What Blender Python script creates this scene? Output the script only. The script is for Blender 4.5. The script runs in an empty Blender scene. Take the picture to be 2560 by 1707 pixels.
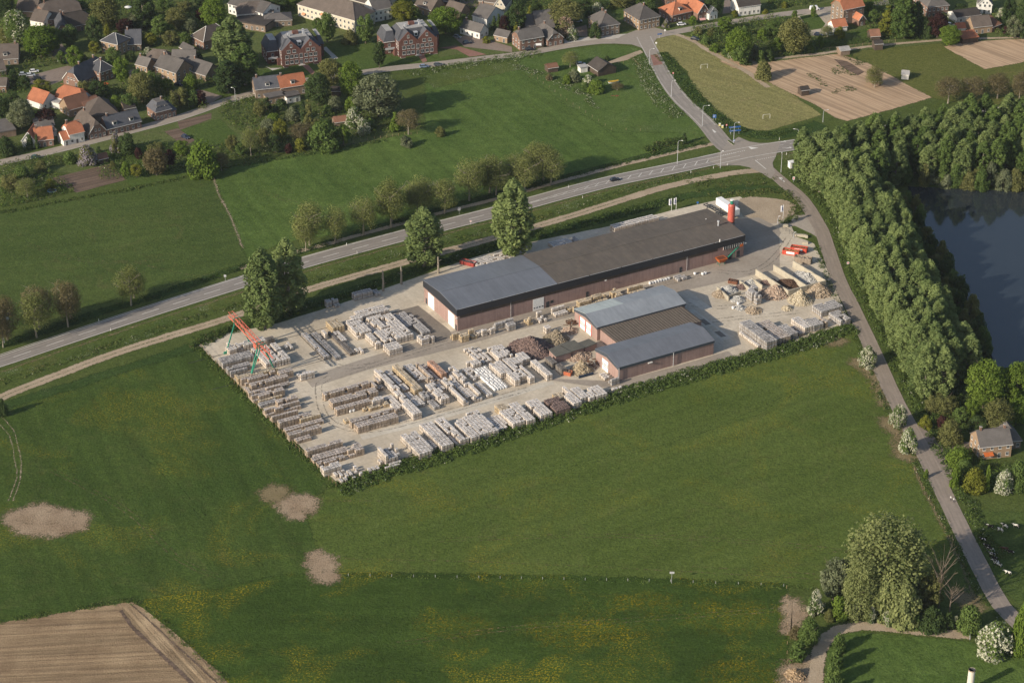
import bpy, math, random
import numpy as np
from mathutils import Vector, Matrix
random.seed(7)
R = math.radians
SC = bpy.context.scene
COL = SC.collection
# ---------------------------------------------------------------- camera, sky, sun, exposure
CAM_H, PITCH, FPX = 395.0, R(28.9), 5700.0          # height in metres, downward pitch, focal length for a 2560 px wide frame
cd = bpy.data.cameras.new('camera'); cam = bpy.data.objects.new('camera', cd); COL.objects.link(cam)
cam.location = (0, 0, CAM_H); cam.rotation_euler = (R(90) - PITCH, 0, 0)
cd.sensor_width = 36; cd.lens = FPX / 2560 * 36; cd.clip_start = 1; cd.clip_end = 60000
SC.camera = cam
SUN_EL = R(24.0)
SHX, SHY = math.cos(R(36)), math.sin(R(36))          # ground direction in which shadows fall
W = bpy.data.worlds.new('World'); SC.world = W; W.use_nodes = True
wn = W.node_tree.nodes; bg = wn['Background']
sky = wn.new('ShaderNodeTexSky'); sky.sky_type = 'NISHITA'; sky.sun_disc = False
sky.sun_elevation = SUN_EL; sky.sun_rotation = math.atan2(-SHX, -SHY); sky.dust_density = 1.5
W.node_tree.links.new(sky.outputs[0], bg.inputs[0]); bg.inputs[1].default_value = 0.10
sd = bpy.data.lights.new('sun', 'SUN'); sd.energy = 4.2; sd.angle = R(0.6); sd.color = (1.0, 0.885, 0.735)
sun = bpy.data.objects.new('sun', sd); COL.objects.link(sun)
sun.rotation_euler = Vector((SHX * math.cos(SUN_EL), SHY * math.cos(SUN_EL), -math.sin(SUN_EL))).to_track_quat('-Z', 'Y').to_euler()
sun.location = (-300, 300, 400)
VS = SC.view_settings
VS.view_transform = 'Standard'; VS.look = 'None'; VS.gamma = 1; VS.use_curve_mapping = False; VS.exposure = 0.46
# ---------------------------------------------------------------- survey: sheet coordinates -> metres on the ground
SHEETS = {'F': (0, 0, 1.0884), 'P': (0, 0, 1.0), 'R1': (0, 0, .2742), 'R2': (640, 0, .2742), 'R3': (1280, 0, .2742), 'R4': (1920, 0, .2742),
          'R5': (0, 430, .2742), 'R6': (640, 430, .2742), 'R7': (1280, 430, .2742), 'R8': (1920, 430, .2742),
          'B1': (480, 750, .2998), 'B2': (1040, 650, .2998), 'B3': (1640, 550, .2551), 'B4': (1920, 850, .2742),
          'B5': (0, 860, .2742), 'B6': (1920, 1280, .2723), 'B7': (0, 1280, .408), 'B8': (960, 1280, .408),
          'J': (1780, 300, .1658), 'C': (480, 750, .1499), 'K': (1960, 640, .2551), 'Q': (1280, 900, .1786)}
SP, CP = math.sin(PITCH), math.cos(PITCH)
def G(t, x, y, z=0.0):
    ox, oy, s = SHEETS[t]
    u, v = (ox + x * s - 1280) / FPX, (oy + y * s - 853.5) / FPX
    dy, dz = CP - v * SP, -SP - v * CP
    k = (z - CAM_H) / dz
    return Vector((u * k, dy * k, z))
def tilt(t, x, y):                                    # photo px -> metres for a height standing at that place
    ox, oy, s = SHEETS[t]
    p = G(t, x, y); d = p.y * CP + CAM_H * SP
    return s * d / FPX / math.cos(PITCH + math.atan((oy + y * s - 853.5) / FPX))
def wid(t, x, y):                                     # one px across -> metres
    p = G(t, x, y); return SHEETS[t][2] * (p.y * CP + CAM_H * SP) / FPX
# ---------------------------------------------------------------- materials
MATS = {}
class NT:
    def __init__(s, name):
        s.m = bpy.data.materials.new(name); s.m.use_nodes = True; s.t = s.m.node_tree
        s.b = s.t.nodes['Principled BSDF']; s.pos_ = None
    def n(s, typ, **kw):
        nd = s.t.nodes.new(typ)
        for k, v in kw.items(): setattr(nd, k, v)
        return nd
    def put(s, sock, v):
        if isinstance(v, bpy.types.NodeSocket): s.t.links.new(v, sock)
        elif isinstance(v, (tuple, list)) and len(v) == 3 and sock.type == 'RGBA': sock.default_value = (*v, 1)
        else: sock.default_value = v
    def pos(s):
        if s.pos_ is None: s.pos_ = s.n('ShaderNodeNewGeometry').outputs['Position']
        return s.pos_
    def noise(s, scale, detail=2, rough=.55, vec=None, dist=0):
        nd = s.n('ShaderNodeTexNoise'); s.put(nd.inputs['Vector'], vec or s.pos()); nd.inputs['Scale'].default_value = scale
        nd.inputs['Detail'].default_value = detail; nd.inputs['Roughness'].default_value = rough; nd.inputs['Distortion'].default_value = dist
        return nd.outputs['Fac']
    def math(s, op, a, b=0.0, c=None, clamp=False):
        nd = s.n('ShaderNodeMath', operation=op, use_clamp=clamp); s.put(nd.inputs[0], a); s.put(nd.inputs[1], b)
        if c is not None: s.put(nd.inputs[2], c)
        return nd.outputs[0]
    def mix(s, f, a, b, blend='MIX'):
        nd = s.n('ShaderNodeMix', data_type='RGBA', blend_type=blend); s.put(nd.inputs[0], f); s.put(nd.inputs[6], a); s.put(nd.inputs[7], b)
        return nd.outputs[2]
    def step(s, f, lo, hi):
        nd = s.n('ShaderNodeMapRange'); s.put(nd.inputs[0], f); nd.inputs[1].default_value = lo; nd.inputs[2].default_value = hi
        return nd.outputs[0]
    def scalev(s, v, sx, sy, sz=1, rot=0):
        if rot:
            r = s.n('ShaderNodeMapping'); s.put(r.inputs[0], v); r.inputs[2].default_value = (0, 0, rot); v = r.outputs[0]
        nd = s.n('ShaderNodeMapping'); s.put(nd.inputs[0], v); nd.inputs[3].default_value = (sx, sy, sz)
        return nd.outputs[0]
    def uv(s): return s.n('ShaderNodeUVMap').outputs[0]
    def sep(s, v):
        nd = s.n('ShaderNodeSeparateXYZ'); s.put(nd.inputs[0], v); return nd.outputs
    def rnd(s): return s.n('ShaderNodeObjectInfo').outputs['Random']
    def bump(s, h, strength=.5, dist=.3):
        nd = s.n('ShaderNodeBump'); s.put(nd.inputs['Height'], h); nd.inputs['Strength'].default_value = strength; nd.inputs['Distance'].default_value = dist
        s.put(s.b.inputs['Normal'], nd.outputs[0])
    def done(s, col, rough=.9, spec=.15, metal=0):
        s.put(s.b.inputs['Base Color'], col); s.put(s.b.inputs['Roughness'], rough); s.b.inputs['Specular IOR Level'].default_value = spec
        s.b.inputs['Metallic'].default_value = metal
        return s.m
def hx(r, g, b, k=1.0):                               # sRGB 0-255 -> linear albedo, times k
    f = lambda c: (c / 255 / 12.92) if c / 255 <= .04045 else ((c / 255 + .055) / 1.055) ** 2.4
    return tuple(min(.9, f(c) * k) for c in (r, g, b))
def plain(name, col, rough=.8, var=.12, scale=.8, bump=0, spec=.2, orand=.0, metal=0):
    if name in MATS: return MATS[name]
    t = NT(name); n = t.math('ADD', t.noise(scale, 3), t.noise(scale * 6, 2)); f = t.step(n, .6, 1.4)
    c = t.mix(f, tuple(x * (1 - var) for x in col), tuple(min(.9, x * (1 + var)) for x in col))
    if orand:
        v = t.math('MULTIPLY_ADD', t.rnd(), 2 * orand, 1 - orand); cx = t.n('ShaderNodeCombineXYZ')
        for i in range(3): t.put(cx.inputs[i], v)
        c = t.mix(1.0, c, cx.outputs[0], 'MULTIPLY')
    if bump: t.bump(t.noise(scale * 8, 3), bump, .1)
    MATS[name] = t.done(c, rough, spec, metal); return MATS[name]
def grass(name, c1, c2, dry=(.12, .105, .045), dryamt=.25, yellow=0.0, white=0.0, stripe=None, big=.03, mid=.22):
    t = NT(name)
    a = t.step(t.noise(big, 4, .6), .35, .65); b = t.step(t.noise(mid, 4, .65), .3, .7); f = t.noise(1.3, 3, .7)
    k = t.math('ADD', t.math('MULTIPLY', a, .5), t.math('MULTIPLY', b, .5))
    c = t.mix(k, c1, c2)
    c = t.mix(t.math('MULTIPLY', t.step(t.noise(.07, 5, .7, dist=1.5), .55, .72), dryamt), c, dry)
    fine = t.step(f, .3, .72); med = t.step(t.noise(.5, 4, .75), .28, .72)
    c = t.mix(1.0, c, t.mix(fine, (.62, .64, .6), (1.34, 1.32, 1.28)), 'MULTIPLY')
    c = t.mix(1.0, c, t.mix(med, (.72, .75, .72), (1.26, 1.24, 1.3)), 'MULTIPLY')
    if stripe:
        ang, sp, amt = stripe
        w = t.noise(1.0, 3, .6, t.scalev(t.pos(), 1 / sp, .018, 1, ang))
        c = t.mix(1.0, c, t.mix(t.step(w, .35, .65), (1 - amt,) * 3, (1 + amt,) * 3), 'MULTIPLY')
    if yellow:
        m = t.step(t.math('MULTIPLY', t.step(t.noise(.03, 4, .6, dist=.8), .46, .66), t.noise(.3, 3, .6)), .12, .5)
        d = t.step(t.noise(1.5, 3, .8), .50, .64)
        c = t.mix(t.math('MULTIPLY', t.math('MULTIPLY', m, d), yellow), c, (.36, .27, .012))
    if white:
        m = t.step(t.noise(.09, 3, .6), .5, .62); d = t.step(t.noise(2.2, 1, .7), .62, .68)
        c = t.mix(t.math('MULTIPLY', t.math('MULTIPLY', m, d), white), c, (.45, .45, .36))
    t.bump(t.math('ADD', f, t.math('MULTIPLY', t.noise(.5, 3), .5)), .55, .45)
    MATS[name] = t.done(c, .95, .05); return MATS[name]
# ---------------------------------------------------------------- mesh builder
class MB:
    def __init__(s): s.v = []; s.f = []; s.m = []; s.mats = []
    def mi(s, m):
        if m not in s.mats: s.mats.append(m)
        return s.mats.index(m)
    def face(s, pts, m):
        i = len(s.v); s.v += [tuple(p) for p in pts]; s.f.append(tuple(range(i, i + len(pts)))); s.m.append(s.mi(m))
    def box(s, x0, y0, z0, x1, y1, z1, m, top=None):
        i = len(s.v); s.v += [(x0, y0, z0), (x1, y0, z0), (x1, y1, z0), (x0, y1, z0), (x0, y0, z1), (x1, y0, z1), (x1, y1, z1), (x0, y1, z1)]
        k = s.mi(m); kt = s.mi(top) if top else k
        for f, q in (((0, 3, 2, 1), k), ((4, 5, 6, 7), kt), ((0, 1, 5, 4), k), ((1, 2, 6, 5), k), ((2, 3, 7, 6), k), ((3, 0, 4, 7), k)):
            s.f.append(tuple(i + a for a in f)); s.m.append(q)
    def hexa(s, p, m, top=None):                      # 8 points: bottom 4 then top 4, counter-clockwise
        i = len(s.v); s.v += [tuple(a) for a in p]; k = s.mi(m); kt = s.mi(top) if top else k
        for f, q in (((0, 3, 2, 1), k), ((4, 5, 6, 7), kt), ((0, 1, 5, 4), k), ((1, 2, 6, 5), k), ((2, 3, 7, 6), k), ((3, 0, 4, 7), k)):
            s.f.append(tuple(i + a for a in f)); s.m.append(q)
    def bar(s, a, b, w, m, h=None, up=(0, 0, 1)):     # square bar from a to b
        a, b = Vector(a), Vector(b); d = (b - a).normalized(); h = h or w
        u = d.cross(Vector(up));  u = u.normalized() if u.length > 1e-3 else Vector((1, 0, 0)); q = u.cross(d)
        u *= w / 2; q *= h / 2
        s.hexa([a - u - q, a + u - q, a + u + q, a - u + q, b - u - q, b + u - q, b + u + q, b - u + q], m)
    def tube(s, pts, rad, m, n=8, cap=True):          # tube through points with radii
        rad = rad if isinstance(rad, (list, tuple)) else [rad] * len(pts); base = len(s.v); k = s.mi(m); P = [Vector(p) for p in pts]
        for i, p in enumerate(P):
            d = (P[min(i + 1, len(P) - 1)] - P[max(i - 1, 0)]).normalized()
            u = d.cross(Vector((0, 1, 0))) if abs(d.y) < .9 else d.cross(Vector((1, 0, 0))); u.normalize(); q = d.cross(u)
            for j in range(n):
                a = 2 * math.pi * j / n; s.v.append(tuple(p + (u * math.cos(a) + q * math.sin(a)) * rad[i]))
        for i in range(len(P) - 1):
            for j in range(n):
                j2 = (j + 1) % n; s.f.append((base + i * n + j, base + i * n + j2, base + (i + 1) * n + j2, base + (i + 1) * n + j)); s.m.append(k)
        if cap:
            s.f.append(tuple(base + (len(P) - 1) * n + j for j in range(n))); s.m.append(k); s.f.append(tuple(base + j for j in reversed(range(n)))); s.m.append(k)
    def mesh(s, name, smooth=False):
        me = bpy.data.meshes.new(name); me.from_pydata(s.v, [], s.f)
        for m in s.mats: me.materials.append(m)
        me.polygons.foreach_set('material_index', s.m)
        if smooth: me.polygons.foreach_set('use_smooth', [True] * len(s.f))
        me.update(); return me
    def build(s, name, parent=None, loc=(0, 0, 0), rz=0, smooth=False):
        return put(name, s.mesh(name, smooth), parent, loc, rz)
def put(name, me, parent=None, loc=(0, 0, 0), rz=0, sc=None):
    o = bpy.data.objects.new(name, me); COL.objects.link(o); o.location = loc; o.rotation_euler = (0, 0, rz)
    if sc: o.scale = sc if isinstance(sc, (tuple, list)) else (sc, sc, sc)
    if parent: o.parent = parent
    return o
def tag(o, label=None, cat=None, group=None, kind=None):
    if label: o['label'] = label
    if cat: o['category'] = cat
    if group: o['group'] = group
    if kind: o['kind'] = kind
    return o
def empty(name, loc, rz=0): return put(name, None, None, loc, rz)
def ordn(n):
    return f"{n}{'th' if 10 <= n % 100 <= 20 else {1: 'st', 2: 'nd', 3: 'rd'}.get(n % 10, 'th')}"
def copy_tree(o, parent=None):
    c = o.copy(); COL.objects.link(c); c.parent = parent
    for ch in list(o.children): copy_tree(ch, c)
    return c
# ---------------------------------------------------------------- sheets and ribbons lying on the ground
def smoothline(P, step=6.0, closed=False):
    out = []; n = len(P); rng = range(n) if closed else range(n - 1)
    for i in rng:
        p0 = P[(i - 1) % n] if closed or i else P[0]; p1 = P[i]; p2 = P[(i + 1) % n]; p3 = P[(i + 2) % n] if closed or i + 2 < n else P[-1]
        k = max(1, int((p2 - p1).length / step))
        for j in range(k):
            t = j / k
            out.append(.5 * ((2 * p1) + (p2 - p0) * t + (2 * p0 - 5 * p1 + 4 * p2 - p3) * t * t + (3 * p1 - p0 - 3 * p2 + p3) * t ** 3))
    if not closed: out.append(P[-1].copy())
    return out
def lineseg(P, step, closed=True):
    out = []; n = len(P)
    for i in range(n if closed else n - 1):
        a, b = P[i], P[(i + 1) % n]; k = max(1, int((b - a).length / step))
        out += [a.lerp(b, j / k) for j in range(k)]
    if not closed: out.append(P[-1].copy())
    return out
SOFT = {}; NZ = [0]
def softmat(m, mode='edge', k=1.1, lo=.35, hi=.6, ns=.55):
    key = (m.name, mode, k, lo, ns)
    if key in SOFT: return SOFT[key]
    c = m.copy(); c.name = m.name + '_' + mode; nt = c.node_tree; out = nt.nodes['Material Output']; sh = out.inputs[0].links[0].from_socket
    n = lambda typ, **kw: [nd := nt.nodes.new(typ), [setattr(nd, a, b) for a, b in kw.items()]][0]
    geo = n('ShaderNodeNewGeometry'); nz = n('ShaderNodeTexNoise'); nz.inputs['Scale'].default_value = ns; nz.inputs['Detail'].default_value = 5; nz.inputs['Roughness'].default_value = .75; nt.links.new(geo.outputs['Position'], nz.inputs['Vector'])
    if mode == 'edge': src = n('ShaderNodeAttribute', attribute_name='edge').outputs['Fac']
    else:
        uv = n('ShaderNodeUVMap'); sp = n('ShaderNodeSeparateXYZ'); nt.links.new(uv.outputs[0], sp.inputs[0]); a = n('ShaderNodeMath', operation='SUBTRACT'); nt.links.new(sp.outputs[0], a.inputs[0]); a.inputs[1].default_value = .5
        b = n('ShaderNodeMath', operation='ABSOLUTE'); nt.links.new(a.outputs[0], b.inputs[0]); d = n('ShaderNodeMapRange'); nt.links.new(b.outputs[0], d.inputs[0]); d.inputs[1].default_value = .5; d.inputs[2].default_value = .5 - .5 / k; src = d.outputs[0]
    nf = n('ShaderNodeTexNoise'); nf.inputs['Scale'].default_value = 1.7; nf.inputs['Detail'].default_value = 3; nt.links.new(geo.outputs['Position'], nf.inputs['Vector'])
    m2 = n('ShaderNodeMath', operation='MULTIPLY_ADD'); nt.links.new(nf.outputs['Fac'], m2.inputs[0]); m2.inputs[1].default_value = 1.3; m2.inputs[2].default_value = -1.6
    ad = n('ShaderNodeMath', operation='ADD'); nt.links.new(src, ad.inputs[0]); ml = n('ShaderNodeMath', operation='MULTIPLY_ADD'); nt.links.new(nz.outputs['Fac'], ml.inputs[0]); ml.inputs[1].default_value = 1.9; nt.links.new(m2.outputs[0], ml.inputs[2]); nt.links.new(ml.outputs[0], ad.inputs[1])
    mr = n('ShaderNodeMapRange'); nt.links.new(ad.outputs[0], mr.inputs[0]); mr.inputs[1].default_value = lo; mr.inputs[2].default_value = hi
    tr = n('ShaderNodeBsdfTransparent'); mx = n('ShaderNodeMixShader'); nt.links.new(mr.outputs[0], mx.inputs[0]); nt.links.new(tr.outputs[0], mx.inputs[1]); nt.links.new(sh, mx.inputs[2]); nt.links.new(mx.outputs[0], out.inputs[0])
    SOFT[key] = c; return c
def sheet(name, t, pts, z, m, jit=.4, smooth=False, step=4.0, parent=None, label=None, soft=0):
    NZ[0] += 1; z += .0007 * NZ[0] * .2
    P = [G(t if len(p) == 2 else p[2], p[0], p[1]) for p in pts]
    P = smoothline(P, step, True) if smooth else lineseg(P, step)
    rr = random.Random(len(name) + int(P[0].x * 10))
    P = [(p.x + rr.uniform(-jit, jit), p.y + rr.uniform(-jit, jit), z) for p in P]
    ar = sum(P[i - 1][0] * P[i][1] - P[i][0] * P[i - 1][1] for i in range(len(P)))
    if ar < 0: P.reverse()
    n = len(P)
    if 3 <= soft < 6:
        P = [(p[0] - T.y * soft * .15, p[1] + T.x * soft * .15, z) for p, T in ((P[i], Vector((P[(i + 1) % n][0] - P[i - 1][0], P[(i + 1) % n][1] - P[i - 1][1], 0)).normalized()) for i in range(n))]
    if soft:
        O = []
        for i in range(n):
            a, b = P[i - 1], P[(i + 1) % n]; T = Vector((b[0] - a[0], b[1] - a[1], 0)).normalized(); O.append((P[i][0] + T.y * soft, P[i][1] - T.x * soft, z))
        me = bpy.data.meshes.new(name); me.from_pydata(P + O, [], [tuple(range(n))] + [(i, n + i, n + (i + 1) % n, (i + 1) % n) for i in range(n)]); me.materials.append(softmat(m) if soft < 3 else softmat(m, 'edge', 1.1, .3, .9, .3))
        at = me.attributes.new('edge', 'FLOAT', 'POINT'); at.data.foreach_set('value', [1.0] * n + [0.0] * n)
    else:
        me = bpy.data.meshes.new(name); me.from_pydata(P, [], [tuple(range(n))]); me.materials.append(m)
    o = put(name, me, parent)
    if not parent: tag(o, label, kind='structure')
    return o
def track(t, pts, step=5.0): return smoothline([G(t if len(p) == 2 else p[2], p[0], p[1]) for p in pts], step)
def ribbon(name, P, w, z, m, jit=0.0, parent=None, off=0.0, w2=None, stuff=None):
    NZ[0] += 1; z += .0007 * NZ[0] * .2
    V = []; UV = []; F = []; d = 0; n = len(P); rr = random.Random(3)
    for i, p in enumerate(P):
        if i: d += (p - P[i - 1]).length
        T = (P[min(i + 1, n - 1)] - P[max(i - 1, 0)]).normalized(); N = Vector((-T.y, T.x, 0))
        ww = (w + (w2 - w) * i / (n - 1)) if w2 is not None else w
        a = p + N * (off + ww / 2 + rr.uniform(-jit, jit)); b = p + N * (off - ww / 2 + rr.uniform(-jit, jit))
        V += [(a.x, a.y, z), (b.x, b.y, z)]; UV.append(d)
        if i: F.append((2 * i - 2, 2 * i - 1, 2 * i + 1, 2 * i))
    me = bpy.data.meshes.new(name); me.from_pydata(V, [], F); me.materials.append(m)
    uv = me.uv_layers.new(name='UVMap'); L = []
    for f in F:
        for k in f: L += [k % 2, UV[k // 2]]
    uv.data.foreach_set('uv', L)
    o = put(name, me, parent)
    if not parent: tag(o, None, kind='structure')
    return o
def dashes(name, P, w, z, m, on, gap, off=0.0, start=0.0, parent=None, end=1e9):
    V = []; F = []; d = 0; acc = []
    for i, p in enumerate(P):
        if i: d += (p - P[i - 1]).length
        acc.append(d)
    def at(s):
        i = min(max(1, int(np.searchsorted(acc, s))), len(P) - 1); k = (s - acc[i - 1]) / max(1e-6, acc[i] - acc[i - 1]); T = (P[i] - P[i - 1]).normalized()
        return P[i - 1].lerp(P[i], k) + Vector((-T.y, T.x, 0)) * off, Vector((-T.y, T.x, 0))
    s = start
    while s < min(d, end):
        a, N = at(s); b, N2 = at(min(s + on, d)); i = len(V)
        V += [(q.x, q.y, z) for q in (a + N * w / 2, a - N * w / 2, b - N2 * w / 2, b + N2 * w / 2)]; F.append((i, i + 1, i + 2, i + 3)); s += on + gap
    me = bpy.data.meshes.new(name); me.from_pydata(V, [], F); me.materials.append(m)
    return put(name, me, parent)
# ================================================================ the ground
g_base = grass('grass_base', (.060, .085, .020), (.085, .112, .030), dryamt=.2, white=.15)
g_left = grass('grass_left_meadow', (.038, .068, .014), (.066, .098, .022), dryamt=.25, yellow=.5, stripe=(R(157), 5.0, .14))
g_right = grass('grass_right_meadow', (.066, .098, .020), (.094, .126, .030), dryamt=.3, yellow=.45, stripe=(R(57), 5, .08))
g_low = grass('grass_low_meadow', (.032, .058, .011), (.054, .088, .017), dryamt=.1, yellow=1.0, stripe=(R(88), 7.0, .14))
g_nleft = grass('grass_north_left', (.048, .078, .019), (.080, .110, .029), dryamt=.35, stripe=(R(75), 6, .08))
g_nmid = grass('grass_north_middle', (.050, .088, .019), (.105, .155, .038), dryamt=.08, stripe=(R(152), 4.5, .12))
g_tri = grass('grass_paddock', (.058, .098, .023), (.098, .145, .036), dryamt=.3, white=.35)
g_mown = grass('grass_mown', (.185, .180, .070), (.250, .225, .092), dry=(.28, .225, .115), dryamt=.5, stripe=(R(132), 2.6, .12))
g_verge = grass('grass_verge', (.055, .088, .020), (.090, .115, .030), dryamt=.35, yellow=.2, white=.9)
g_ditch = grass('grass_ditch', (.030, .058, .014), (.048, .080, .020), dryamt=.05, white=.2, mid=.5)
g_garden = grass('grass_garden', (.070, .100, .030), (.120, .140, .048), dry=(.14, .11, .07), dryamt=.5, mid=.35)
g_lawn = grass('grass_lawn', (.058, .095, .022), (.085, .120, .030), dryamt=.1)
def soil(name, c1, c2, row=None, bump=.6):
    t = NT(name); f = t.step(t.math('ADD', t.noise(.12, 4, .6), t.math('MULTIPLY', t.noise(1.6, 4, .7), 1.0)), .7, 1.3)
    c = t.mix(f, c1, c2); h = t.noise(2.0, 4, .7)
    if row:
        v = t.scalev(t.pos(), 1 / row[1], .02, 1, row[0]); w = t.noise(1.0, 2, .5, v)
        c = t.mix(1.0, c, t.mix(t.step(w, .4, .6), (.78,) * 3, (1.14,) * 3), 'MULTIPLY'); h = t.math('ADD', h, t.math('MULTIPLY', w, 1.2))
    t.bump(h, bump, .35); MATS[name] = t.done(c, .95, .05); return MATS[name]
s_plough = soil('ploughed_soil', (.20, .135, .080), (.36, .265, .160), (R(85), 1.3), .9)
s_plough2 = soil('ploughed_headland', (.21, .145, .085), (.44, .33, .205), (R(146), 1.5), 1.0)
s_sand = soil('dry_sand', (.22, .155, .098), (.42, .325, .225), None, 1.0)
s_allot = soil('allotment_soil', (.385, .268, .172), (.455, .330, .218), (R(140), 1.6), .25)
s_bed = soil('dark_garden_soil', (.12, .085, .062), (.18, .13, .10), (R(60), 1.0))
s_track = soil('sandy_track', (.31, .240, .165), (.45, .365, .265))
s_dryverge = soil('dry_verge', (.17, .135, .070), (.25, .20, .115))
s_gravel = soil('pale_gravel', (.34, .29, .22), (.46, .40, .32))
def paving(name, c1, c2, joint=0, rough=.9, patch=.05):
    t = NT(name); a = t.step(t.noise(patch, 5, .65, dist=.6), .35, .65); f = t.step(t.noise(.9, 4, .7), .3, .7)
    c = t.mix(a, c1, c2); c = t.mix(1.0, c, t.mix(f, (.86,) * 3, (1.1,) * 3), 'MULTIPLY')
    c = t.mix(t.math('MULTIPLY', t.step(t.noise(.18, 5, .7, dist=2.0), .58, .75), .35), c, tuple(x * .55 for x in c1))
    if joint:
        br = t.n('ShaderNodeTexBrick'); t.put(br.inputs['Vector'], t.scalev(t.pos(), 1, 1, 1, R(-30))); br.inputs['Scale'].default_value = 1 / joint
        br.inputs['Mortar Size'].default_value = .012; br.offset = 0; br.inputs['Brick Width'].default_value = 1; br.inputs['Row Height'].default_value = 1
        br.inputs['Color1'].default_value = (1, 1, 1, 1); br.inputs['Color2'].default_value = (.93, .93, .93, 1); br.inputs['Mortar'].default_value = (.72, .7, .66, 1)
        c = t.mix(1.0, c, br.outputs[0], 'MULTIPLY')
    t.bump(t.noise(3, 3), .15, .05); MATS[name] = t.done(c, rough, .15); return MATS[name]
def asphalt(name, c, track=.35, edge=.25):
    t = NT(name); u, v, _ = t.sep(t.uv())
    e = t.math('ABSOLUTE', t.math('SUBTRACT', u, .5))                                   # 0 in the middle, .5 at the edge
    w = t.math('ABSOLUTE', t.math('SUBTRACT', t.math('ABSOLUTE', t.math('SUBTRACT', e, .25)), .11))
    wear = t.math('MULTIPLY', t.step(w, .07, .0), track)
    cx = t.n('ShaderNodeCombineXYZ'); t.put(cx.inputs[0], t.math('MULTIPLY', u, 3)); t.put(cx.inputs[1], t.math('MULTIPLY', v, .05))
    st = t.noise(2.0, 4, .6, cx.outputs[0])
    col = t.mix(t.step(st, .3, .7), tuple(x * .82 for x in c), tuple(x * 1.12 for x in c))
    col = t.mix(wear, col, tuple(x * .62 for x in c))
    col = t.mix(t.math('MULTIPLY', t.step(e, .42, .5), edge), col, (.30, .26, .21))
    col = t.mix(1.0, col, t.mix(t.step(t.noise(.8, 4, .7), .3, .7), (.9,) * 3, (1.1,) * 3), 'MULTIPLY')
    MATS[name] = t.done(col, .85, .25); return MATS[name]
m_conc = paving('yard_concrete', (.46, .395, .300), (.60, .530, .420), 2.6)
m_conc2 = paving('yard_pale_slabs', (.50, .455, .375), (.60, .555, .465), 4.0)
m_yasph = paving('yard_asphalt', (.28, .242, .197), (.36, .315, .262))
m_yasphd = paving('yard_dark_asphalt', (.17, .147, .122), (.22, .192, .16))
m_road = asphalt('road_asphalt', (.255, .230, .203))
m_side = asphalt('side_road_asphalt', (.275, .245, .213), .3, .5)
m_lane = asphalt('lane_asphalt', (.27, .225, .185), .22, .3)
m_dike = asphalt('village_road_paving', (.33, .285, .235), .12, .4)
m_brickpave = paving('red_brick_paving', (.22, .115, .085), (.28, .155, .12))
m_plaza = paving('brown_paving', (.20, .155, .125), (.25, .20, .165))
m_path = paving('pale_path', (.42, .39, .34), (.50, .47, .42))
m_white = plain('road_paint', (.62, .60, .55), .7, .12, .6)
m_kerb = plain('kerb_concrete', (.40, .37, .33), .9, .15)

me = bpy.data.meshes.new('ground'); L = 15000
me.from_pydata([(-L, -2000, 0), (L, -2000, 0), (L, 2 * L, 0), (-L, 2 * L, 0)], [], [(0, 1, 2, 3)]); me.materials.append(g_base)
tag(put('ground', me), kind='structure')
# fields
sheet('meadow', 'F', [(-260, 1060), (0, 940), (250, 865), (450, 800), (600, 950), (765, 1118), (700, 1140), (722, 1210), (735, 1255), (770, 1330), (650, 1325), (420, 1370), (300, 1378), (0, 1428), (-260, 1490)], .02, g_left, soft=2.5)
sheet('meadow', 'F', [(770, 1112), (900, 1078), (1180, 985), (1420, 905), (1700, 820), (1955, 748), (1990, 850), (2040, 970), (2090, 1080), (2150, 1190), (2230, 1350), (2225, 1400), (2050, 1360), (1880, 1345), (1540, 1332), (1200, 1322), (780, 1318), (735, 1250), (715, 1190)], .024, g_right, soft=2.5)
sheet('meadow', 'F', [(310, 1384), (430, 1368), (650, 1325), (780, 1320), (1200, 1324), (1540, 1334), (1800, 1345), (1800, 1480), (1790, 1640), (1000, 1700), (520, 1700), (505, 1568), (380, 1430)], .028, g_low, soft=2.5)
sheet('meadow', 'F', [(-260, 560), (0, 492), (150, 465), (340, 430), (470, 398), (492, 398), (530, 480), (568, 585), (640, 552), (560, 600), (380, 652), (200, 700), (0, 755), (-260, 830)], .02, g_nleft, soft=2.5)
sheet('meadow', 'F', [(492, 398), (600, 372), (760, 345), (880, 322), (980, 300), (985, 180), (1180, 145), (1225, 180), (1300, 235), (1410, 300), (1560, 300), (1600, 318), (1500, 345), (1300, 400), (1000, 480), (800, 530), (640, 556), (570, 590), (530, 480)], .024, g_nmid, soft=2.5)
sheet('paddock', 'F', [(1190, 155), (1330, 150), (1430, 130), (1480, 125), (1530, 200), (1590, 270), (1625, 305), (1590, 320), (1560, 302), (1410, 302), (1300, 236), (1225, 180)], .028, g_tri, soft=2.5)
sheet('meadow', 'F', [(980, 183), (990, 165), (1200, 138), (1190, 158), (1000, 200)], .032, g_verge, soft=2.5)
sheet('mown_field', 'F', [(1498, 92), (1530, 80), (1570, 82), (1650, 112), (1760, 180), (1885, 264), (1830, 280), (1760, 300), (1722, 296), (1660, 276), (1620, 245), (1590, 200), (1582, 165), (1560, 145), (1510, 132)], .03, g_mown, .3, soft=1.2)
sheet('allotment_plot', 'R4', [(0, 565), (330, 520), (640, 500), (920, 590), (1100, 690), (1300, 800), (1480, 890), (1100, 1000), (720, 1100), (620, 1070), (450, 960), (200, 840), (0, 740), (-430, 560), (-250, 530)], .038, s_allot, .3, soft=1.2)
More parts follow.
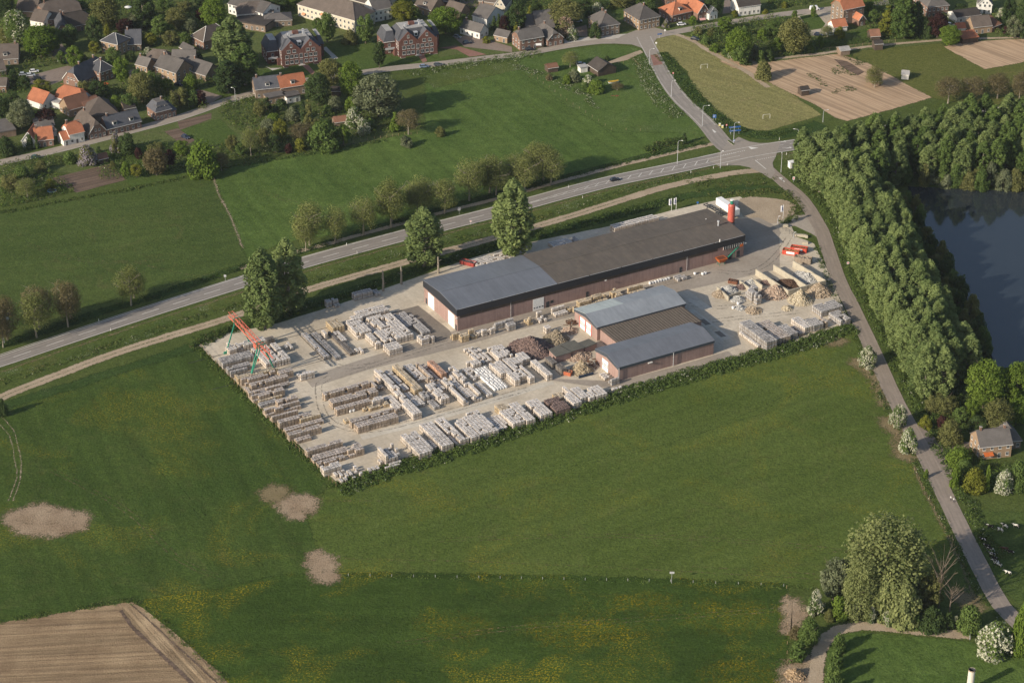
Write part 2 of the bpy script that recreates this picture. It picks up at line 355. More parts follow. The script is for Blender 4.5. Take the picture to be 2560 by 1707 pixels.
sheet('allotment_meadow', 'R4', [(640, 500), (1000, 445), (1560, 395), (1700, 480), (1980, 635), (2400, 570), (2700, 560), (2700, 900), (2300, 960), (1800, 940), (1480, 890), (1300, 800), (1100, 690), (920, 590)], .032, grass('grass_allotment', (.088, .102, .025), (.125, .132, .038), dry=(.17, .14, .065), dryamt=.4), .3, soft=1.2)
sheet('bare_plot', 'R4', [(1610, 430), (1800, 395), (2160, 365), (2700, 360), (2700, 520), (2330, 560), (1980, 630), (1780, 520)], .036, s_allot, .3, soft=1.2)
sheet('ploughed_field', 'F', [(-260, 1478), (0, 1434), (150, 1408), (300, 1384), (325, 1400), (420, 1480), (500, 1545), (560, 1640), (-260, 1640)], .034, s_plough, .3, soft=1.2)
sheet('ploughed_headland', 'B7', [(740, 590), (800, 552), (880, 590), (1100, 760), (1300, 950), (1420, 1070), (1240, 1100), (1000, 870), (800, 690)], .044, s_plough2, .2)
sheet('sand_patch', 'F', [(22, 1178), (55, 1168), (95, 1162), (140, 1172), (195, 1185), (197, 1200), (170, 1220), (110, 1226), (50, 1220), (25, 1205)], .034, s_sand, .5, True, 2.5, soft=5.0)
sheet('sand_patch', 'F', [(640, 1150), (670, 1140), (705, 1142), (722, 1155), (700, 1180), (680, 1192), (655, 1172)], .034, s_sand, .6, True, 2, soft=5.0)
sheet('sand_patch', 'F', [(608, 1130), (632, 1118), (660, 1128), (640, 1148), (612, 1146)], .034, s_dryverge, .6, True, 2, soft=5.0)
sheet('sand_patch', 'B7', [(1895, 285), (1950, 240), (1985, 260), (2030, 280), (2045, 360), (2060, 410), (1945, 420), (1915, 340)], .04, s_sand, .35, False, 2, soft=5.0)
sheet('bare_patch', 'B4', [(800, 180), (950, 245), (1060, 430), (1110, 600), (1060, 600), (1000, 430), (880, 270), (780, 210)], .034, s_dryverge, .5, True, 2, soft=5.0)
sheet('bare_patch', 'B4', [(1060, 710), (1160, 740), (1220, 830), (1300, 1010), (1340, 1080), (1260, 1090), (1170, 1020), (1180, 880), (1080, 790)], .034, s_dryverge, .5, True, 2, soft=5.0)
sheet('bare_patch', 'B4', [(540, 0), (680, 0), (675, 40), (560, 40)], .034, s_dryverge, .6, True, 2, soft=5.0)
sheet('bare_patch', 'B6', [(180, 800), (250, 830), (330, 930), (250, 1060), (190, 1130), (175, 950)], .034, s_sand, .6, True, 2, soft=5.0)
sheet('bare_patch', 'B6', [(1700, 760), (1800, 740), (1930, 830), (1980, 900), (1900, 900), (1780, 850)], .034, s_dryverge, .5, True, 2, soft=5.0)
for i, (t, pts) in enumerate([('F', [(490, 398), (500, 440), (530, 500), (558, 570)]), ('F', [(2098, 1060), (2110, 1100), (2160, 1200), (2210, 1300), (2240, 1385)]),
                              ('F', [(0, 955), (30, 985), (45, 1040), (48, 1090), (30, 1150)]), ('F', [(0, 975), (22, 1000), (35, 1060), (38, 1100), (18, 1150)]),
                              ('F', [(310, 603), (430, 630), (550, 645)]), ('F', [(780, 1282), (1100, 1290), (1460, 1306), (1880, 1330)]), ('F', [(1590, 1300), (1880, 1318)]),
                              ('F', [(1300, 402), (1500, 350), (1600, 326)]), ('F', [(880, 1150), (760, 1150), (700, 1150)])]):
    ribbon('worn_track', track(t, pts), [3.0, 3.4, 1.2, 1.2, 1.5, 1.2, 1.3, 2.5, 1.5][i], .046, softmat([s_track, s_dryverge, s_track, s_track, s_dryverge, s_dryverge, s_dryverge, g_ditch, s_dryverge][i], 'uv', 1.0, [.6, .55, .6, .6, .8, .8, .8, .5, .8][i], 1.3), .22)
# ---- the lake
t = NT('lake_water'); wv = t.noise(.8, 3, .6, t.scalev(t.pos(), .35, 1.0)); t.bump(wv, .035, .2)
m_water = t.done(t.mix(t.step(t.noise(.02, 2), .3, .7), (.020, .027, .034), (.026, .033, .038)), .07, .5)
sheet('water', 'F', [(2085, 428), (2180, 432), (2352, 440), (2700, 450), (2800, 860), (2352, 845), (2290, 845), (2255, 780), (2210, 690), (2160, 600), (2110, 510)], .05, m_water, .3)
# ---- the yard
sheet('yard', 'F', [(458, 793), (500, 770), (640, 742), (800, 692), (950, 640), (1060, 600), (1200, 560), (1400, 520), (1540, 485), (1640, 462), (1700, 452), (1740, 480), (1800, 490), (1830, 545), (1870, 560), (1910, 640), (1950, 738), (1830, 785), (1720, 812), (1640, 835), (1420, 905), (1180, 975), (900, 1065), (775, 1108), (600, 935)], .06, m_conc, .25)
sheet('yard_pavement', 'B1', [(935, 650), (1400, 500), (2150, 270), (2280, 230), (2750, 110), (3300, 0), (3800, -130), (4300, -330), (4560, -460), (4900, -600), (4900, -260), (4300, -120), (3300, 110), (2700, 255), (2200, 400), (1550, 560), (1440, 590), (1000, 730)], .07, m_yasph, .1)
sheet('yard_pavement', 'R6', [(1200, 1290), (1480, 1220), (1760, 1440), (1800, 1500), (1650, 1560), (1480, 1480)], .076, m_yasphd, .1)
sheet('yard_pavement', 'J', [(-600, 1700), (-120, 1460), (130, 1440), (330, 1500), (700, 1470), (900, 1568), (1050, 1700), (750, 2100), (300, 2350), (-200, 2250)], .074, m_yasph, .15)
sheet('yard_pavement', 'B2', [(1000, 985), (1420, 1000), (1680, 1010), (2100, 905), (2600, 760), (2650, 800), (2150, 965), (1800, 1065), (1500, 1060)], .074, m_yasph, .1)
sheet('yard_pavement', 'B1', [(1400, 1125), (1900, 1000), (2300, 880), (3000, 665), (3020, 700), (2300, 930), (1900, 1050), (1420, 1165)], .078, m_conc2, .08)
for t_, q in (('R7', [(1500, 1105), (1600, 1080), (1830, 1245), (1740, 1265)]), ('R7', [(1575, 1270), (1660, 1250), (2005, 1515), (1915, 1540)])):
    sheet('loading_ramp', t_, q, .11, m_conc2, 0, False, 50)
for k in range(4):
    f0, f1 = .08 + k * .21, .27 + k * .21
    a = lambda f, g: (1595 + 335 * f + 62 * g, 1275 + 262 * f - 12 * g)
    sheet('weighbridge_plate', 'R7', [a(f0, .15), a(f0, .95), a(f1, .95), a(f1, .15)], .118, m_yasphd if k % 2 else m_conc, 0, False, 50)
sheet('gravel_lot', 'J', [(420, 1200), (800, 1185), (1100, 1220), (1250, 1300), (1200, 1420), (1000, 1540), (850, 1560), (700, 1480), (480, 1460)], .07, s_track, .5, True, soft=1.2)
# ---- main road with its markings
PR = track('P', [(-140, 945), (0, 904), (134, 859), (370, 781), (584, 713), (754, 659), (1000, 592), (1239, 531), (1400, 487), (1536, 452), (1700, 418), (1872, 381), (2010, 359), (2250, 322), (2551, 274), (2800, 236)])
o_road = ribbon('road', PR, 7.6, .09, m_road, w2=11.5)
for nm, off in (('edge_line', 1), ('edge_line', -1)):
    pass
def roadline(P, wa, wb, side, w, z, par, name='edge_line'):
    n = len(P); Q = []
    for i, p in enumerate(P):
        T = (P[min(i + 1, n - 1)] - P[max(i - 1, 0)]).normalized(); ww = wa + (wb - wa) * i / (n - 1)
        Q.append(p + Vector((-T.y, T.x, 0)) * side * (ww / 2 - .35))
    return ribbon(name, Q, w, z, m_white, 0, par)
roadline(PR, 7.6, 11.5, 1, .22, .104, o_road); roadline(PR, 7.6, 11.5, -1, .22, .104, o_road)
dashes('centre_dash', PR, .22, .104, m_white, 7, 6, 0, 0, o_road, 250)
ribbon('kerb_strip', [p + Vector((0, 0, 0)) for p in PR], .5, .098, m_kerb, 0, o_road, off=3.95 + .6)
acc = 0; hatch = []
for i in range(1, len(PR)):
    T = (PR[i] - PR[i - 1]); acc += T.length; hatch.append((acc, PR[i], T.normalized()))
HV = MB()
for s, p, T in hatch:
    N = Vector((-T.y, T.x, 0))
    if 250 < s < 345 :
        w = .35 + 1.25 * min(1, (s - 250) / 60)
        for k in range(1):
            q = p + T * k * 2.4; a = q - N * w + T * .4; b = q + N * w + T * 3.6
            HV.face([(v.x, v.y, .106) for v in (a, a + T * .38, b + T * .38, b)], m_white)
HV.build('hatch_marking', o_road)
def sub(P, s0, s1):
    out = []; d = 0
    for i in range(len(P)):
        if i: d += (P[i] - P[i - 1]).length
        if s0 <= d <= s1: out.append(P[i])
    return out
L0 = sub(PR, 248, 352)
for sg in (1, -1):
    n = len(L0); Q = []
    for i, p in enumerate(L0):
        T = (L0[min(i + 1, n - 1)] - L0[max(i - 1, 0)]).normalized(); Q.append(p + Vector((-T.y, T.x, 0)) * sg * (.35 + 1.25 * min(1, i / n * 1.6)))
    ribbon('lane_line', Q, .18, .106, m_white, 0, o_road)
L1 = sub(PR, 350, 470); dashes('lane_dash', L1, .2, .106, m_white, 2, 3, 1.6, 0, o_road); dashes('lane_dash', L1, .2, .106, m_white, 2, 3, -1.6, 0, o_road)
L2 = sub(PR, 470, 640); ribbon('lane_line', L2, .2, .106, m_white, 0, o_road, 1.6); ribbon('lane_line', L2, .2, .106, m_white, 0, o_road, -1.6)
# ---- side road up to the village, dike road, lane, tracks
PS = track('R3', [(2120, 1440), (2000, 1375), (1905, 1290), (1790, 1150), (1680, 1040), (1560, 930), (1460, 810), (1390, 700), (1340, 610), (1300, 530), (1270, 470), (1230, 400), (1200, 340)])
o_side = ribbon('side_road', PS, 9.5, .096, m_side, w2=6.4)
n_ = len(PS)
for sg in (1, -1): ribbon('road_edge', PS[6:], .55, .102, m_kerb, .05, o_side, off=sg * 3.2)
PD = track('F', [(-200, 425), (0, 374), (80, 357), (150, 340), (240, 317), (330, 293), (400, 274), (460, 254), (520, 232), (600, 210), (700, 186), (800, 172), (900, 158), (1000, 148), (1100, 136), (1200, 124), (1300, 106), (1380, 96), (1450, 94), (1540, 76), (1640, 58), (1800, 33), (1990, 12), (2100, -5), (2200, -30)])
o_dike = ribbon('village_road', PD, 5.6, .092, m_dike, .12)
ribbon('road_edge', PD, .3, .1, m_kerb, .03, o_dike, off=-2.9)
sheet('road_junction', 'R3', [(1290, 590), (1375, 595), (1330, 500), (1290, 400), (1330, 340), (1480, 300), (1300, 255), (1130, 280), (1000, 330), (900, 400), (1090, 410), (1180, 440), (1230, 490)], .1, m_side, .05)
sheet('speed_table', 'R3', [(1262, 505), (1325, 500), (1375, 590), (1290, 602)], .112, m_brickpave, .03)
sheet('road_junction', 'J', [(-100, 580), (60, 560), (160, 450), (190, 400), (400, 260), (560, 330), (720, 355), (860, 350), (1050, 320), (1000, 430), (960, 560), (915, 650), (930, 740), (960, 790), (880, 890), (740, 800), (560, 720), (420, 690), (280, 690), (100, 700)], .101, m_side, .05)
MK = MB()
def mk(t, pts, z=.118): MK.face([(p.x, p.y, z) for p in (G(t, *q) for q in pts)][::-1], m_white)
mk('J', [(545, 408), (700, 425), (590, 448)]); mk('J', [(0, 150), (15, 150), (70, 190), (35, 200)]); mk('J', [(1005, 880), (1030, 868), (1100, 935), (1090, 942)]); mk('J', [(1040, 880), (1055, 866), (1075, 925), (1070, 930)])
mk('J', [(645, 612), (655, 608), (820, 745), (812, 748)])
for k in range(11):
    x, y = 160 + k * 32, 532 - k * 6.5; mk('J', [(x, y), (x + 15, y - 4), (x + 19, y + 2), (x + 4, y + 6)])
for k in range(9):
    x, y = 680 + k * 33, 606 - k * 6.6; mk('J', [(x, y), (x + 15, y - 4), (x + 19, y + 2), (x + 4, y + 6)])
for x, y in ((1160, 425), (1080, 330)): mk('J', [(x - 40, y + 4), (x + 10, y - 8), (x + 6, y - 14), (x + 50, y - 8), (x + 20, y + 8), (x + 16, y), (x - 36, y + 10)])
MK.build('road_marking', o_road)
TI = MB(); q = [G('J', *p) for p in [(230, 320), (250, 312), (350, 378), (315, 385)]]
TI.hexa([(p.x, p.y, .1) for p in q] + [(p.x, p.y, .25) for p in q], m_kerb, g_verge); tag(TI.build('traffic_island'), kind='structure')
PL = track('J', [(760, 640), (830, 730), (900, 800), (1000, 880), (1120, 985), (1260, 1100), (1370, 1210), (1470, 1350), (1560, 1500), (1650, 1660)] + [(1925, 640, 'F'), (1955, 700, 'F'), (2000, 795, 'F'), (2050, 905, 'F'), (2100, 1000, 'F'), (2150, 1095, 'F'), (2200, 1200, 'F'), (2250, 1300, 'F'), (2300, 1390, 'F'), (2360, 1450, 'F'), (2450, 1540, 'F')])
o_lane = ribbon('lane', PL, 5.8, .094, m_lane, .08)
sheet('lane_apron', 'J', [(1250, 1440), (1480, 1430), (1700, 1700), (1720, 1850), (1500, 1720), (1250, 1600), (1100, 1600), (1180, 1540)], .088, m_lane if False else m_yasph, .1)
sheet('lane_apron', 'B4', [(1350, 760), (1450, 830), (1560, 920), (1640, 1100), (1675, 1180), (1680, 1340), (1560, 1300), (1400, 950)], .089, paving('apron_asphalt', (.20, .165, .14), (.245, .205, .175)), .15)
PT = track('F', [(-220, 1010), (0, 914), (120, 866), (300, 800), (540, 726), (700, 668), (950, 597), (1250, 515), (1500, 438), (1600, 414), (1690, 397), (1745, 392)])
ribbon('farm_track', PT, 5.2, .08, softmat(s_track, 'uv', 3.0), .15)
ribbon('grass_strip', PT[: len(PT) - 12], 1.4, .086, softmat(g_verge, 'uv', 1.0, .75, .95), .2)
PN = track('R6', [(-150, 880), (400, 722), (700, 645), (1000, 560), (1400, 452), (1800, 345), (2180, 250)] + [(800, 1560, 'R3'), (1050, 1495, 'R3'), (1290, 1440, 'R3'), (1600, 1365, 'R3'), (1900, 1300, 'R3')])
ribbon('cycle_path', PN, 3.2, .08, softmat(s_track, 'uv', 2.2), .2)
PB = track('B6', [(1860, 1130), (1650, 1115), (1400, 1090), (1100, 1060), (850, 1045), (650, 1075), (540, 1150), (470, 1270), (440, 1420), (430, 1600), (420, 1800)])
ribbon('dirt_track', PB, 5.2, .08, softmat(s_track, 'uv', 2.4), .25)
sheet('dirt_patch', 'B6', [(190, 1400), (300, 1360), (400, 1330), (420, 1600), (180, 1620)], .06, s_sand, .5, True, 2, soft=5.0)
# verges and ditches
ribbon('grass_strip', [p for p in PR], 6.0, .05, g_verge, .3, off=-9.5)
ribbon('grass_strip', [p for p in PR], 3.0, .056, softmat(s_dryverge, 'uv', 1.0, .55, .9), .45, off=-6.8)
ribbon('ditch', track('F', [(-220, 985), (0, 880), (120, 838), (300, 780), (540, 700), (700, 645), (950, 575), (1250, 495), (1500, 420), (1640, 388)]), 5.2, .054, softmat(g_verge, 'uv', 1.5), .5)
ribbon('ditch', track('F', [(-220, 1040), (0, 938), (200, 875), (450, 795), (560, 762), (700, 705), (900, 640), (1060, 590), (1200, 552), (1400, 500), (1560, 455), (1720, 430), (1800, 440)]), 7.8, .05, softmat(g_ditch, 'uv', 1.5), .6)
ribbon('ditch', track('F', [(-200, 860), (0, 795), (200, 728), (380, 672), (530, 622), (700, 575), (880, 520), (1100, 458), (1300, 408), (1480, 362), (1620, 330)]), 6.5, .048, softmat(g_ditch, 'uv', 1.5), .5)
ribbon('ditch', track('R3', [(1340, 490), (1420, 560), (1500, 680), (1600, 810), (1720, 950), (1850, 1060), (2000, 1160), (2200, 1230), (2420, 1230), (2650, 1190), (2820, 1130)]), 11.7, .05, softmat(g_ditch, 'uv', 1.5), .8)  # ditch grass; its dark green also carries the road embankment's shade, painted flat
# ---- village floor
sheet('gardens', 'R1', [(-700, 1850), (0, 1700), (500, 1560), (900, 1600), (1300, 1560), (1800, 1450), (2300, 1360), (2600, 1380), (3200, 1310), (3620, 1230), (3650, 1000), (3300, 800), (3100, 740), (2700, 790), (2300, 900), (1900, 1000), (1400, 1150), (900, 1280), (300, 1430), (-700, 1680)], .03, g_garden, .5, soft=2.0)
sheet('gardens', 'R1', [(-900, 1500), (0, 1360), (600, 1260), (1300, 1080), (1800, 950), (2300, 830), (3000, 640), (4600, 480), (5500, 350), (6500, 180), (7500, 30), (9600, -500), (9600, -1800), (-900, -1800)], .03, g_garden, .5, soft=2.0)
sheet('gardens', 'R4', [(-350, 300), (-250, 220), (0, 160), (600, 80), (1500, -20), (3000, -100), (3000, 360), (2100, 350), (1600, 385), (1000, 440), (640, 480), (330, 520), (0, 560), (-250, 520)], .034, g_garden, .4, soft=2.0)
for t_, q, m in [('R2', [(560, 640), (780, 520), (1060, 480), (1300, 530), (1660, 490), (1660, 555), (1540, 575), (1000, 640)], g_lawn), ('R2', [(0, 650), (230, 620), (600, 570), (560, 660), (490, 730), (0, 770)], g_lawn),
                 ('R2', [(1560, 555), (1830, 500), (1940, 510), (1560, 570)], g_lawn), ('R2', [(640, 400), (900, 360), (1080, 370), (1080, 480), (760, 520)], g_lawn),
                 ('R1', [(1830, 830), (2150, 740), (2330, 780), (2260, 850), (2030, 880)], g_lawn), ('R1', [(1640, 1190), (2000, 1090), (2150, 1230), (2060, 1330), (1800, 1300)], g_lawn),
                 ('R1', [(0, 860), (250, 830), (260, 760), (100, 720), (0, 740)], g_lawn), ('R4', [(290, 140), (440, 125), (520, 220), (490, 262), (380, 262)], g_lawn), ('R4', [(700, 300), (1050, 250), (1060, 330), (900, 350)], g_lawn),
                 ('R3', [(60, 540), (350, 480), (900, 415), (1090, 430), (1170, 460), (870, 560), (300, 610), (100, 620)], g_tri), ('R3', [(870, 40), (1050, 90), (1010, 180), (930, 120)], g_lawn),
                 ('B6', [(560, 1200), (760, 1110), (1500, 1160), (1850, 1200), (2400, 1330), (2400, 1700), (560, 1700)], g_nmid), ('B6', [(1830, 0), (2400, 0), (2400, 900), (2150, 700), (1950, 300)], g_nleft),
                 ('R1', [(1210, 1700), (1700, 1600), (1500, 1300), (1280, 1330), (900, 1380), (1000, 1560)], g_lawn)]:
    sheet('lawn', t_, q, .042, m, .3, soft=1.0)
for t_, q, m in [('R1', [(240, 700), (620, 600), (700, 625), (560, 740), (430, 790), (250, 760)], m_plaza), ('R1', [(380, 480), (560, 400), (700, 560), (560, 580)], m_plaza), ('R1', [(1640, 790), (1860, 830), (2030, 880), (1900, 960), (1720, 870)], m_plaza),
                 ('R1', [(1620, 1110), (1930, 1030), (1930, 1085), (1640, 1190)], s_bed), ('R5', [(460, 60), (1000, -70), (1150, 75), (700, 190), (560, 120)], s_bed), ('R1', [(1500, 1200), (1620, 1170), (1780, 1280), (1680, 1340)], s_bed),
                 ('R2', [(1800, 340), (1960, 320), (2334, 430), (2334, 480), (1900, 430)], m_plaza), ('R2', [(1660, 440), (1830, 420), (2100, 500), (1950, 520), (1830, 455)], m_brickpave), ('R2', [(1470, 490), (1530, 480), (1560, 560), (1520, 575)], m_brickpave),
                 ('R2', [(420, 600), (470, 590), (560, 680), (510, 690)], m_brickpave), ('R2', [(600, 440), (640, 430), (750, 535), (600, 560), (690, 525)], m_path), ('R2', [(80, 605), (130, 625), (240, 620), (150, 645)], m_path),
                 ('R3', [(570, 260), (680, 230), (690, 340), (580, 330)], m_plaza), ('R3', [(820, 590), (1000, 520), (1170, 460), (1200, 480), (1050, 550), (870, 590)], s_track), ('R3', [(470, 360), (700, 340), (1060, 310), (1000, 350), (700, 380), (480, 410)], m_path),
                 ('R4', [(265, 150), (440, 110), (600, 110), (610, 200), (560, 320), (400, 330), (340, 290), (490, 262), (525, 220), (440, 125), (290, 150), (360, 260), (330, 280)], s_gravel), ('R4', [(560, 130), (720, 200), (700, 290), (600, 290)], s_gravel),
                 ('R4', [(600, 540), (720, 560), (880, 660), (820, 690), (680, 620)], s_bed), ('R4', [(800, 600), (900, 585), (950, 640), (880, 660)], s_allot), ('R1', [(1150, 640), (1250, 640), (1260, 720), (1170, 720)], m_plaza),
                 ('R2', [(1860, 0), (2000, -60), (2050, 60), (1900, 80)], m_plaza), ('B4', [(1660, 950), (1860, 920), (1870, 990), (1650, 1000)], m_plaza), ('R3', [(1920, 130), (1940, 0), (2000, 0), (1990, 120)], m_plaza)]:
    sheet('patch', t_, q, .052, m, .15)
ribbon('field_path', track('R3', [(1480, 310), (1640, 370), (1800, 470), (2000, 580), (2130, 650), (2334, 800)]), 3.4, .06, softmat(s_track, 'uv', 2.0), .3)
ribbon('field_path', track('R4', [(-200, 590), (0, 545), (500, 490), (900, 430), (1500, 375), (1700, 360), (2100, 350), (2600, 340)]), 3.1, .06, softmat(s_track, 'uv', 2.0), .3)

for pts in ([(1300, 610, 'B1'), (1700, 480, 'B1'), (2200, 330, 'B1'), (2700, 190, 'B1'), (3500, -10, 'B1'), (4300, -230, 'B1')], [(1150, 640, 'B1'), (1060, 700, 'B1'), (1080, 900, 'B1'), (1180, 1030, 'B1'), (1500, 1090, 'B1'), (2100, 940, 'B1'), (2800, 740, 'B1')], [(1000, 440, 'B1'), (1250, 560, 'B1'), (1500, 540, 'B1')], [(3700, -60, 'B1'), (4100, 30, 'B1'), (4500, 60, 'B1'), (4800, -40, 'B1')], [(480, 1000, 'B3'), (800, 960, 'B3'), (1150, 930, 'B3'), (1400, 900, 'B3')], [(600, 500, 'B3'), (900, 520, 'B3'), (1150, 380, 'B3'), (1300, 180, 'B3')]):
    P_ = track('B1', pts)
    for o_ in (-1.1, 1.1): ribbon('tyre_mark', P_, 1.5, .082, softmat(m_yasphd, 'uv', 1.0, .72, 1.25), .15, off=o_)
for i, (pts, w_) in enumerate((([(120, 1080), (200, 1120), (300, 1180), (420, 1290), (520, 1330)], 1.2), ([(1100, 1100), (1400, 1050), (1700, 960), (1900, 860)], 1.1), ([(900, 1480), (1200, 1440), (1500, 1420), (1780, 1400)], 1.3), ([(620, 1500), (900, 1540), (1300, 1560)], 1.2), ([(1000, 1240), (1400, 1230), (1800, 1250), (2100, 1290)], 1.1), ([(200, 960), (350, 1060), (480, 1200), (600, 1300)], 1.2), ([(600, 440), (750, 480), (900, 440), (1100, 400)], 1.2), ([(1300, 270), (1400, 250), (1500, 262), (1490, 290), (1390, 292), (1330, 280)], 1.0), ([(60, 560), (200, 600), (380, 600)], 1.2))):
    for o_ in (-.9, .9): ribbon('wheel_track', track('F', pts), w_, .048, softmat(g_ditch if i % 2 else s_dryverge, 'uv', 1.0, .78, 1.35), .2, off=o_)

ribbon('furrow', track('B7', [(740, 600), (800, 690), (1000, 880), (1240, 1110)]), 1.6, .06, softmat(s_bed, 'uv', 1.6), .2)
ribbon('furrow', track('B7', [(800, 560), (900, 650), (1150, 880), (1400, 1110)]), 1.2, .06, softmat(s_bed, 'uv', 1.2, .6, .9), .2)

g_butter = grass('grass_buttercups', (.040, .070, .014), (.064, .098, .020), dryamt=.1, yellow=0)
def buttercup():
    t = NT('buttercup_meadow'); d = t.step(t.noise(1.5, 3, .8), .50, .64); m = t.step(t.noise(.13, 5, .7), .36, .62); t.done((.36, .27, .012), .95, .05)
    tr = t.n('ShaderNodeBsdfTransparent'); mx = t.n('ShaderNodeMixShader'); t.put(mx.inputs[0], t.math('MULTIPLY', t.math('MULTIPLY', d, m), .8)); t.t.links.new(tr.outputs[0], mx.inputs[1]); t.t.links.new(t.b.outputs[0], mx.inputs[2]); t.t.links.new(mx.outputs[0], t.t.nodes['Material Output'].inputs[0]); return t.m
m_butter = buttercup()
for cx_, cy_, rx_, ry_ in ((1670, 1412, 70, 26), (1330, 1450, 110, 14), (1700, 1560, 60, 30), (1050, 1440, 50, 10), (1480, 1390, 50, 10)):
    sheet('flower_meadow', 'F', [(cx_ + rx_ * math.cos(k * .524), cy_ + ry_ * math.sin(k * .524)) for k in range(12)], .05, m_butter, 0, True, 3, soft=9.0)
# ================================================================ the stone yard: halls, silo, crane, bays, rubble
HA = R(29.1); E1 = Vector((math.cos(HA), math.sin(HA), 0)); EN = Vector((-math.sin(HA), math.cos(HA), 0))
H0 = G('P', 1143, 773.5, 9); H0.z = 0
def Y(x, y, z=0): return H0 + E1 * x + EN * y + Vector((0, 0, z))          # yard coordinates: x along the long hall, y towards the main road
def toY(p): q = p - H0; return q.dot(E1), q.dot(EN)
def onface(t, x, y, P0, n):                                                # where a sight line meets a wall plane
    a, b = G(t, x, y, 0), G(t, x, y, 20); d = b - a; k = (P0 - a).dot(n) / d.dot(n); return a + d * k
def brickmat(name, c1, c2, mort, band=.5):
    t = NT(name); o = t.noise(.25, 4, .65); f = t.noise(2.5, 3, .7)
    c = t.mix(t.step(o, .3, .7), c1, c2); c = t.mix(t.math('MULTIPLY', t.step(f, .45, .7), .3), c, mort)
    st = t.noise(1.0, 3, .6, t.scalev(t.pos(), 1.2, 1.2, .08)); c = t.mix(1.0, c, t.mix(t.step(st, .35, .65), (.88,) * 3, (1.08,) * 3), 'MULTIPLY')
    t.bump(t.noise(6, 2), .2, .05); MATS[name] = t.done(c, .9, .1); return MATS[name]
b_hall = brickmat('hall_brick', (.27, .180, .155), (.33, .225, .195), (.38, .31, .28))
def ribmat(name, c, pitch, ang, amt=.12, rough=.5, spec=.4, moss=None):
    t = NT(name); v = t.scalev(t.pos(), 1, 1, 1, ang); x, y, z = t.sep(v)
    w = t.n('ShaderNodeTexWave', bands_direction='X'); t.put(w.inputs[0], v); w.inputs['Scale'].default_value = 1 / pitch / 2 / math.pi * 20 / 3.18
    w.inputs['Distortion'].default_value = .2
    f = w.outputs['Fac']; col = t.mix(t.step(t.noise(.15, 4, .6), .3, .7), tuple(a * .9 for a in c), tuple(a * 1.1 for a in c))
    col = t.mix(1.0, col, t.mix(f, (1 - amt,) * 3, (1 + amt,) * 3), 'MULTIPLY')
    stq = t.noise(1.0, 4, .65, t.scalev(t.pos(), .9, .05, 1, ang)); col = t.mix(1.0, col, t.mix(t.step(stq, .32, .68), (.88,) * 3, (1.09,) * 3), 'MULTIPLY')
    if moss: col = t.mix(t.math('MULTIPLY', t.step(t.noise(.3, 5, .7), .5, .7), .5), col, moss)
    t.bump(f, .3, .06); MATS[name] = t.done(col, rough, spec); return MATS[name]
m_metal = ribmat('roof_grey_metal', (.145, .156, .176), 1.1, -HA, .07)
m_metal2 = ribmat('roof_pale_metal', (.25, .27, .29), .9, -HA, .04)
m_mint = ribmat('roof_mint_metal', (.41, .455, .44), .9, -HA, .03)
m_brown = ribmat('roof_brown_sheet', (.115, .100, .085), 1.1, -HA, .14, .85, .15, (.16, .13, .10))
m_black = plain('black_fascia', (.020, .023, .030), .45, .2, .5, 0, .4)
m_fasc = plain('dark_blue_grey_fascia', (.055, .068, .085), .45, .12, .5, 0, .4)
m_doorw = plain('white_door_panel', (.78, .77, .73), .5, .05, .6)
m_glass = plain('dark_glass', (.03, .038, .045), .12, .2, 1, 0, .6)
m_red = plain('signal_red_paint', (.55, .06, .035), .5, .15)
m_galv = plain('galvanised_steel', (.42, .43, .44), .45, .12, 1, 0, .5)
m_dark = plain('dark_steel', (.045, .048, .052), .6, .2)
m_whitep = plain('white_paint', (.75, .74, .70), .6, .06)
def strip_roof(mb, x0, x1, y0, y1, ez, rz, m, th=.18, ov=.0):
    ym = (y0 + y1) / 2
    for a, b in ((y0, ym), (ym, y1)):
        za, zb = (ez, rz) if a == y0 else (rz, ez)
        mb.hexa([(x0, a, za - th), (x1, a, za - th), (x1, b, zb - th), (x0, b, zb - th), (x0, a, za), (x1, a, za), (x1, b, zb), (x0, b, zb)], m)
def local(root, p): q = p - root.location; return Vector((q.dot(E1), q.dot(EN), q.z))
def sect_door(root, x0, x1, z0, z1, face='front', rows=5, winrow=None, name='sectional_door', y=0, label=None, wcols=4):
    """a sectional door lying 6 cm proud of a wall: stacked panels, optional row of small windows"""
    d = MB(); h = (z1 - z0) / rows
    for k in range(rows):
        a, b = z0 + k * h + .015, z0 + (k + 1) * h - .015
        if face == 'front': d.box(x0, y - .08, a, x1, y - .005, b, m_doorw)
        else: d.box(y - .08, x0, a, y - .005, x1, b, m_doorw)
    o = d.build(name, root)
    if label: o['label'] = label
    for wr in (winrow or []):
        for c in range(wcols):
            w = (x1 - x0) / wcols; p0 = x0 + c * w + w * .22; p1 = p0 + w * .56; a, b = z0 + wr * h + h * .25, z0 + wr * h + h * .75
            m = MB()
            if face == 'front': m.box(p0, y - .11, a, p1, y - .085, b, m_glass)
            else: m.box(y - .11, p0, a, y - .085, p1, b, m_glass)
            m.build('window_pane', o)
    return o
LM, DM, EZ, RZ = 124.3, 26.1, 9.0, 10.15
hall = tag(empty('warehouse', Y(0, 0), HA), 'long brick warehouse with grey and brown low roof and black fascia', 'warehouse')
w = MB(); w.box(0, 0, 0, LM, DM, 6.35, b_hall); w.build('wall', hall)
f = MB(); th = .3
f.box(-th, -th, 6.3, LM + th, -.02 + th, EZ + .02, m_black); f.box(-th, DM - th, 6.3, LM + th, DM + th, EZ + .02, m_black)
